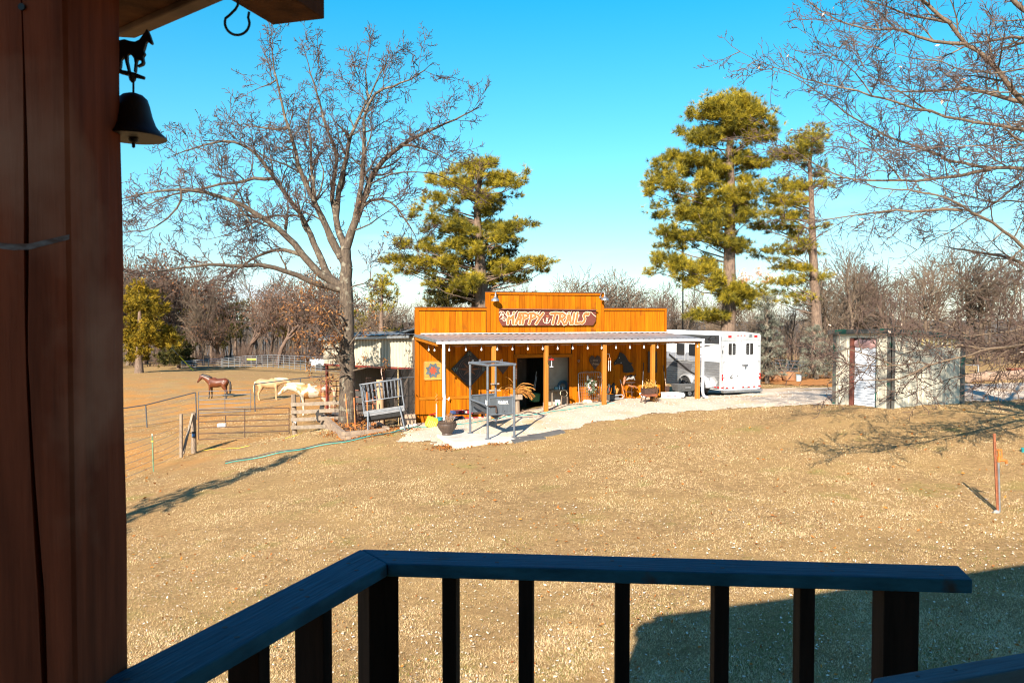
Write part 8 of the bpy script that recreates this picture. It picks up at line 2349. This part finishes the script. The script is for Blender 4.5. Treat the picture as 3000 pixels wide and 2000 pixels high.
PB1 = [(600, 110, 105, 45), (500, 140, 80, 45), (690, 140, 80, 50), (430, 190, 85, 50), (740, 210, 95, 60), (800, 180, 50, 50), (560, 200, 90, 50), (350, 215, 35, 25), (640, 260, 90, 40), (520, 310, 90, 40), (610, 320, 80, 35), (720, 300, 90, 50), (830, 300, 55, 60), (800, 350, 60, 30), (420, 345, 80, 40), (300, 320, 42, 35), (340, 370, 60, 30),
 (250, 470, 70, 40), (340, 500, 80, 45), (160, 520, 55, 40), (210, 580, 60, 40), (120, 620, 55, 45), (200, 650, 55, 35), (95, 690, 40, 40), (90, 640, 30, 30), (290, 560, 50, 40), (480, 570, 70, 40), (600, 500, 70, 40), (640, 430, 40, 25), (440, 610, 50, 25), (520, 530, 50, 20),
 (150, 790, 65, 30), (150, 840, 50, 25), (300, 740, 50, 35), (390, 760, 50, 30), (270, 830, 70, 40), (360, 830, 80, 40), (470, 820, 80, 50), (540, 870, 60, 35), (450, 900, 60, 30),
 (200, 930, 70, 40), (170, 1010, 60, 40), (260, 970, 70, 40), (370, 960, 60, 30), (470, 970, 60, 30), (560, 1000, 90, 35), (660, 1030, 70, 40), (590, 940, 40, 30),
 (140, 1110, 60, 40), (110, 1180, 45, 45), (220, 1130, 70, 45), (290, 1150, 60, 40), (420, 1200, 70, 40), (500, 1230, 50, 35), (280, 1260, 50, 35), (370, 1250, 50, 30),
 (500, 1330, 55, 28), (580, 1340, 50, 28), (680, 1290, 90, 35), (760, 1320, 70, 40), (700, 1380, 60, 35), (620, 1270, 40, 28), (390, 1440, 70, 30), (360, 1460, 45, 22), (700, 470, 80, 35), (780, 520, 70, 30), (690, 600, 60, 30), (760, 660, 60, 35), (530, 440, 60, 35), (480, 680, 50, 35), (600, 720, 60, 50), (680, 780, 70, 40), (640, 860, 50, 30), (720, 840, 60, 30), (700, 700, 40, 25)]
pine('pine_tree', 'tall full pine with rounded top right of the barn', 'tree', z3, [(580, 1540), (585, 1300), (588, 1000), (592, 700), (590, 450), (590, 200), (600, 100)], (.44, .10), PB1, 46, 60, .30, .0105, m_needle, 22, depth=1.5, dry=[(660, 1200), (690, 1210), (800, 1200), (770, 1170)])
PB2 = [(1120, 310, 60, 35), (1160, 340, 50, 40), (1060, 330, 50, 35), (1100, 380, 70, 40), (980, 370, 45, 30), (1170, 420, 45, 40), (1010, 430, 60, 40), (940, 460, 60, 35), (860, 470, 60, 35), (900, 440, 50, 30), (1150, 560, 40, 40), (1060, 520, 30, 25), (830, 610, 30, 25), (900, 640, 60, 35), (1000, 650, 60, 35), (1060, 660, 40, 25), (820, 720, 70, 35), (900, 740, 70, 40), (760, 760, 60, 35), (980, 740, 50, 30), (700, 700, 40, 25), (960, 830, 60, 25), (800, 830, 70, 30), (880, 810, 50, 25),
 (820, 900, 70, 28), (900, 930, 70, 25), (760, 900, 50, 25), (990, 990, 55, 25), (1050, 1000, 40, 25), (1150, 910, 35, 25), (1130, 1060, 50, 28), (1100, 980, 30, 15), (870, 1040, 60, 28), (780, 1080, 60, 25), (960, 1060, 50, 22), (880, 1150, 60, 28), (960, 1150, 55, 24), (1030, 1150, 50, 22), (870, 1240, 60, 22), (950, 1235, 50, 20), (1060, 1220, 30, 22), (1180, 1200, 35, 22), (890, 1310, 45, 22), (970, 1330, 50, 20), (830, 1350, 50, 22), (1190, 640, 40, 30), (1200, 900, 20, 15)]
pine('pine_tree', 'slimmer open pine with bare lower trunk behind the shed', 'tree', z3, [(1130, 1560), (1120, 1300), (1105, 1050), (1100, 900), (1095, 700), (1085, 500), (1110, 330)], (.34, .07), PB2, 50, 36, .30, .0105, m_needle, 20, depth=1.3)
PB3 = [(1090, 120, 100, 40), (1150, 150, 60, 40), (1000, 150, 70, 40), (880, 150, 60, 35), (800, 200, 70, 45), (720, 220, 45, 30), (960, 240, 90, 45), (620, 310, 85, 50), (560, 290, 45, 40), (740, 340, 80, 45), (880, 360, 80, 45), (1320, 270, 110, 45), (1430, 260, 80, 40), (1250, 330, 80, 40), (1400, 340, 90, 35), (1480, 310, 40, 30), (1380, 460, 70, 25), (510, 470, 55, 45), (480, 520, 50, 40), (620, 480, 60, 40), (900, 450, 80, 40), (1110, 470, 80, 45), (1210, 520, 70, 40), (1110, 600, 80, 45), (1020, 570, 60, 40), (1230, 590, 50, 22), (400, 580, 50, 40), (380, 670, 60, 40), (560, 680, 60, 50), (640, 740, 90, 55), (520, 790, 60, 45), (700, 800, 80, 50), (830, 780, 80, 45), (920, 800, 60, 40), (1170, 640, 45, 25), (1150, 740, 55, 28),
 (1550, 740, 60, 45), (1480, 770, 80, 45), (1390, 790, 80, 50), (1340, 760, 40, 30), (1290, 860, 90, 45), (1220, 880, 80, 40), (1420, 910, 60, 28), (1200, 1000, 70, 40), (880, 910, 90, 50), (780, 930, 80, 40), (960, 960, 60, 40), (560, 880, 60, 45), (250, 940, 90, 45), (350, 930, 80, 40), (450, 980, 80, 40), (560, 1000, 70, 35), (180, 1100, 100, 45), (90, 1110, 45, 35), (280, 1130, 90, 50), (400, 1110, 90, 45), (520, 1120, 80, 45), (350, 1210, 70, 35), (250, 1190, 60, 35), (620, 1060, 60, 50), (900, 1040, 60, 40), (1000, 1000, 50, 40),
 (1730, 1090, 70, 40), (1650, 1130, 80, 45), (1590, 1120, 50, 35), (1690, 1210, 50, 30), (1600, 1190, 60, 40), (1400, 1200, 70, 45), (1300, 1120, 60, 45), (1330, 1180, 60, 45), (880, 1270, 90, 40), (980, 1290, 90, 40), (1060, 1290, 60, 35), (800, 1350, 70, 40), (550, 1340, 70, 40), (640, 1380, 70, 40), (740, 1390, 70, 35), (930, 1330, 60, 30), (1440, 1300, 60, 35)]
pine('pine_tree', 'broad dark pine with drooping limbs behind the barn roof', 'tree', z2, [(1075, 1560), (1060, 1380), (1050, 1200), (1040, 1000), (1020, 780), (1015, 600), (1030, 350), (1090, 130)], (.40, .09), PB3, 43, 62, .28, .010, m_needle, 22, depth=1.6)
# dark cedar crowding the foot of that pine
PB4 = [(700, 1420, 160, 90), (850, 1440, 140, 90), (600, 1480, 120, 70), (950, 1420, 100, 100), (760, 1250, 140, 90), (640, 1300, 100, 80), (900, 1150, 120, 100), (1150, 1150, 130, 110), (1250, 1250, 140, 90), (1380, 1280, 120, 80), (1200, 980, 110, 100), (1320, 1050, 100, 90), (1100, 860, 80, 90), (1250, 850, 70, 60), (1380, 1000, 80, 60), (1000, 1100, 80, 100), (1150, 1330, 120, 60), (760, 1120, 90, 60), (800, 1000, 60, 50), (1240, 790, 50, 35), (700, 1500, 150, 60), (900, 1500, 140, 60)]
m_darkc = ramp_mat('dark_cedar_foliage', [(0, (.018, .022, .008)), (.5, (.05, .05, .013)), (1, (.13, .095, .022))], rough=.8, trans=.15)
pine('cedar_tree', 'dense dark cedar crowding the foot of the broad pine', 'tree', z2, [(1000, 1560), (1010, 1300), (1080, 1000), (1150, 850)], (.25, .05), PB4, 44.6, 64, .20, .014, m_darkc, 16, depth=1.0, limbs=False)
def z6(x, y): return 360 + x / 3.178, 720 + y / 3.178
PB5 = [(150, 400, 60, 60), (120, 470, 90, 70), (220, 470, 90, 60), (80, 560, 80, 60), (180, 570, 110, 70), (300, 560, 90, 60), (60, 660, 80, 60), (160, 670, 100, 60), (280, 660, 80, 70), (380, 590, 60, 50), (90, 760, 90, 60), (200, 760, 90, 60), (330, 800, 90, 50), (420, 850, 80, 60), (80, 860, 80, 60), (190, 870, 80, 60), (280, 880, 80, 60), (380, 920, 90, 70), (470, 900, 60, 60), (100, 960, 70, 60), (190, 970, 70, 60), (120, 1040, 60, 45), (200, 1040, 50, 40), (240, 820, 80, 60), (30, 950, 50, 60), (60, 1050, 40, 40)]
pine('cedar_tree', 'golden green cedar at the left edge of the woods', 'tree', z6, [(152, 1190), (150, 1080), (150, 900), (160, 600), (150, 400)], (.42, .06), PB5, 74, 26, .40, .040, m_cedar, 14, depth=1.8, limbs=False)
PB6 = [(430, 960, 90, 90), (520, 980, 90, 80), (440, 1050, 90, 60), (540, 1060, 80, 60), (600, 1000, 60, 60), (480, 860, 60, 60), (350, 1060, 60, 60), (620, 1080, 50, 50)]
pine('cedar_tree', 'low dark green cedar beside the white tree trunk', 'tree', z6, [(520, 1130), (520, 1000), (500, 860)], (.2, .05), PB6, 84, 22, .40, .040, m_darkc, 13, depth=1.5, limbs=False)
PB7 = [(2370, 380, 45, 40), (2340, 420, 50, 40), (2320, 470, 30, 20), (2230, 720, 120, 40), (2330, 760, 80, 30), (2260, 800, 80, 40), (2240, 500, 90, 50), (2300, 540, 70, 50), (2200, 560, 80, 50), (2180, 640, 70, 50), (2280, 620, 80, 50)]
def zp_(x, y): return x, y
pine('pine_tree', 'small distant pine against the sky left of broad pine', 'tree', zp_, [(1117, 975), (1118, 900), (1120, 810)], (.2, .05), [(1121, 812, 22, 14), (1135, 830, 26, 14), (1105, 830, 22, 12), (1150, 858, 22, 12), (1120, 850, 30, 14), (1097, 858, 16, 12), (1135, 880, 26, 12), (1105, 882, 20, 12), (1150, 905, 18, 10), (1110, 905, 20, 10)], 66, 14, .4, .024, m_needle, 12, depth=.8)
# pale blue spruces behind the trailer and the shed
def spruce(lab, px, Y, ytop, ybot, w, seed):
    rows = int((ybot - ytop) / 15); bl = []
    rr = random.Random(seed)
    for i in range(rows):
        t = (i + .5) / rows; yy = ytop + (ybot - ytop) * t; hw = w * (.12 + .88 * t ** .8)
        k = max(1, int(hw / 13))
        for j in range(k + 1):
            x = px - hw + 2 * hw * j / max(k, 1) + rr.uniform(-7, 7); bl.append((x, yy + rr.uniform(-5, 5) + abs(x - px) * .12, 15, 6, rr.uniform(-1, 1) * hw / FPX * Y))
    return pine('spruce_tree', lab, 'tree', zp_, [(px, ybot), (px, (ytop + ybot) / 2), (px, ytop)], (.12, .03), bl, Y, 60, .15, .009, m_spruce, 18, m_bark, limbs=True)
spruce('pale blue grey spruce just right of the horse trailer', 2247, 43, 865, 1098, 42, 3)
spruce('sparse pale spruce leaning between trailer and shed', 2392, 45, 960, 1098, 48, 4)

# ------------------------------------------------------------------ the woods beyond
def bare_mesh(kind, seed):
    """builds a bare tree about 10 m tall at the origin"""
    global rnd
    keep = rnd; rnd = random.Random(seed)
    t = Tree()
    if kind == 'wide':
        P = dict(step=[.8, .6, .5, .4], wob=[.16, .2, .26, .3], up=[.04, .10, .08, .05], rmin=.020, start=[2, 0, 0, 0], kids=[2.2, 1.6, 1.3, 0], ang=(28, 58), len=(.55, .80)); L, r = 6.5, .20
    elif kind == 'tall':
        P = dict(step=[.8, .55, .45, .35], wob=[.10, .16, .25, .3], up=[.06, .12, .10, .06], rmin=.018, start=[3, 0, 0, 0], kids=[2.0, 1.4, 1.2, 0], ang=(22, 48), len=(.36, .56)); L, r = 8.5, .15
    else:
        P = dict(step=[.5, .4, .35, .3], wob=[.16, .22, .3, .3], up=[.12, .1, .06, .04], rmin=.014, start=[1, 0, 0, 0], kids=[1.5, 1.1, .9, 0], ang=(25, 60), len=(.45, .65)); L, r = 4.5, .07
    if kind == 'brush':
        for k in range(4): grow(t, Vector((rnd.gauss(0, .5), rnd.gauss(0, .5), -.1)), Vector((rnd.gauss(0, .3), rnd.gauss(0, .3), 1)).normalized(), L * rnd.uniform(.6, 1), r, 0, 3, P)
    else:
        grow(t, Vector((0, 0, -.2)), Vector((rnd.gauss(0, .05), 0, 1)).normalized(), L, r, 0, 3, P)
    rnd = keep
    return t
m_wood1 = M('grey_wood_bark', (.15, .105, .068), (.075, .052, .036), .95, 3.0, rnd=.25)
m_wood2 = M('brown_wood_bark', (.135, .085, .06), (.075, .047, .034), .95, 3.0, rnd=.25)
m_brownleaf = ramp_mat('dull_brown_leaf', [(0, (.30, .14, .07)), (.5, (.20, .095, .05)), (1, (.12, .06, .035))], rough=.9, trans=.2)
def make_bare(kind, seed, lab, group, mat, leaf=0.0):
    t = bare_mesh(kind, seed)
    r = thing('bare_tree' if kind != 'brush' else 'bare_shrub', lab, 'tree' if kind != 'brush' else 'shrub', (0, 0, 0), group)
    t.mesh(mat, r, .055, (6, 3))
    if leaf:
        tp = np.array([x[0] for x in t.tips]); tp = np.repeat(tp, 2, 0) + RNG.normal(0, .12, (2 * len(tp), 3)); tp = tp[RNG.random(len(tp)) < leaf]
        V, F = leaf_quads(tp, np.full(len(tp), .10), .4, 1.0); fastmesh('dead_leaves', V, F, m_brownleaf, r, attr=RNG.random(len(F)))
    return r
GW = 'bare trees of the woods behind'; GB = 'low bare brush at the foot of the woods'; GL = 'brown leaved oaks in the woods at left'
protos = {
 'w1': make_bare('wide', 21, 'bare grey branching tree in the woods behind', GW, m_wood1), 'w2': make_bare('wide', 22, 'bare grey branching tree in the woods behind', GW, m_wood1),
 't1': make_bare('tall', 31, 'bare grey branching tree in the woods behind', GW, m_wood1), 't2': make_bare('tall', 32, 'bare grey branching tree in the woods behind', GW, m_wood2), 't3': make_bare('tall', 33, 'bare grey branching tree in the woods behind', GW, m_wood2),
 'b1': make_bare('brush', 41, 'low bare brown brush at the foot of the woods', GB, m_wood2), 'b2': make_bare('brush', 42, 'low bare brown brush at the foot of the woods', GB, m_wood2),
 'l1': make_bare('wide', 51, 'tree still holding dull brown leaves in woods at left', GL, m_wood2, .55), 'l2': make_bare('wide', 52, 'tree still holding dull brown leaves in woods at left', GL, m_wood2, .45)}
used = set()
WR = random.Random(77)
def place(key, px, Y, ytop, base_h):
    """put a copy with its foot on the ground under bearing px and its top at photo row ytop"""
    g = GY(px, Y); top = W(px, ytop, Y).z
    s = max(.25, (top - g.z) / base_h) * WR.uniform(.95, 1.05)
    rz = WR.uniform(0, 6.28)
    o = protos[key]
    if key in used:
        c = copy_tree(o, (g.x, g.y, g.z), rz, s)
    else:
        c = o; used.add(key); o.location = (g.x, g.y, g.z); o.rotation_euler = (0, 0, rz); o.scale = (s, s, s)
    where = 'beyond the far pasture fence' if px < 1000 else 'behind the barn roof' if px < 1950 else 'between the trailer and the shed' if px < 2440 else 'beyond the shed at right'
    what = {'w': 'bare spreading grey brown tree', 't': 'bare slender grey brown tree', 'b': 'low bare brown brush', 'l': 'brown leaved oak'}[key[0]]
    c['label'] = what + ' ' + where; c['group'] = what + ' ' + where
def height(o):
    return max(max((v.co.z for v in c.data.vertices)) for c in o.children)
HT_ = {k: height(o) for k, o in protos.items()}
def put(k, px, Y, yt): place(k, px, Y, yt, HT_[k])
def skyline(px):
    pts = [(200, 800), (380, 770), (450, 750), (520, 850), (640, 850), (740, 800), (860, 790), (960, 830), (1060, 900), (1160, 890), (1260, 900), (1500, 860), (1640, 800), (1780, 800), (1900, 830), (2000, 840), (2150, 850), (2250, 830), (2350, 830), (2440, 730), (2560, 740), (2700, 730), (2860, 690), (3000, 700), (3200, 700)]
    for (a, b), (c, d) in zip(pts[:-1], pts[1:]):
        if a <= px <= c: return b + (d - b) * (px - a) / (c - a) - 45
    return 800
# left woods
for i in range(34):
    px = 300 + i * 21 + WR.uniform(-12, 12); Y = WR.uniform(90, 118)
    put(WR.choice(['l1', 'l2', 'w1', 't1', 'l1', 't2', 't3']), px, Y, skyline(px) + WR.uniform(0, 90))
for i in range(30):
    px = 300 + i * 26 + WR.uniform(-12, 12); put(WR.choice(['b1', 'b2']), px, WR.uniform(88, 98), WR.uniform(985, 1030))
# middle and right woods
for i in range(26):
    px = 1090 + i * 34 + WR.uniform(-16, 16); put(WR.choice(['w1', 'w2', 't1', 't2', 't3']), px, WR.uniform(68, 105), skyline(px) + WR.uniform(-10, 70))
for i in range(36):
    px = 1930 + i * 34 + WR.uniform(-16, 16); put(WR.choice(['w1', 'w2', 't1', 't2', 't3', 't1']), px, WR.uniform(58, 100), skyline(px) + WR.uniform(-10, 110))
for i in range(44):
    px = 1960 + i * 27 + WR.uniform(-12, 12); put(WR.choice(['b1', 'b2']), px, WR.uniform(54, 66), WR.uniform(940, 1030))
for i in range(14):
    px = 1100 + i * 60; put(WR.choice(['b1', 'b2']), px, WR.uniform(60, 75), WR.uniform(940, 990))
# a bare tree outside the frame at left whose shade crosses the lawn
bl = [(-1480 + random.uniform(-1, 1) * 200 * t, -250 + 2150 * t, 190 * (.25 + .75 * t), 150, random.uniform(-.6, .6) * t) for t in np.linspace(0, 1, 26)]
pine('cedar_tree', 'narrow cedar left of the porch post, out of the picture', 'tree', zp_, [(-1480, 2000), (-1480, 900), (-1480, -200)], (.15, .04), bl, 9.0, 16, .3, .03, m_darkc, 10, limbs=False)
# far wood that reads as one mass
n = 3600
A = np.stack([RNG.uniform(-150, 170, n), RNG.uniform(112, 190, n)], -1); z0 = gzs(A[:, 0], A[:, 1]); hgt = RNG.uniform(4.5, 8, n)
P0 = np.stack([A[:, 0], A[:, 1], z0], -1); P1 = P0 + np.stack([RNG.normal(0, 1.1, n), RNG.normal(0, 1.1, n), hgt], -1)
q0 = np.repeat(P0, 9, 0) + (np.repeat(P1 - P0, 9, 0)) * RNG.uniform(.25, 1.0, (9 * n, 1)); dd = RNG.normal(0, 1, (9 * n, 3)); dd[:, 2] = np.abs(dd[:, 2]) + .6; dd /= np.linalg.norm(dd, axis=1)[:, None]
q1 = q0 + dd * RNG.uniform(1.0, 3.6, (9 * n, 1))
V, F = seg_mesh(np.concatenate([P0, q0]), np.concatenate([P1, q1]), np.concatenate([np.full(n, .08), np.full(9 * n, .028)]), np.concatenate([np.full(n, .02), np.full(9 * n, .010)]), 3)
tag(fastmesh('far_woods', V, F, m_wood1, kind='stuff'), 'grey brown mass of bare woods on the far slope', 'woods')
for i, (px, yt, Y) in enumerate(((560, 905, 104), (690, 890, 106), (1080, 890, 100), (1285, 815, 80), (1180, 930, 70), (620, 930, 98), (830, 900, 100), (430, 830, 100))):
    w = 30 + 10 * (i % 3)
    bl = [(px + random.uniform(-w, w), yt + 12 + random.uniform(0, 90), 24, 14) for _ in range(11)]
    pine('pine_tree', ('dull green pine rising among the bare woods'), 'tree', zp_, [(px, 1060), (px, yt + 60), (px, yt + 10)], (.2, .05), bl, Y, 8, .42, .035, m_darkc if i % 2 else m_needle, 11, depth=1.5, limbs=False, group='dull pines among the bare woods')
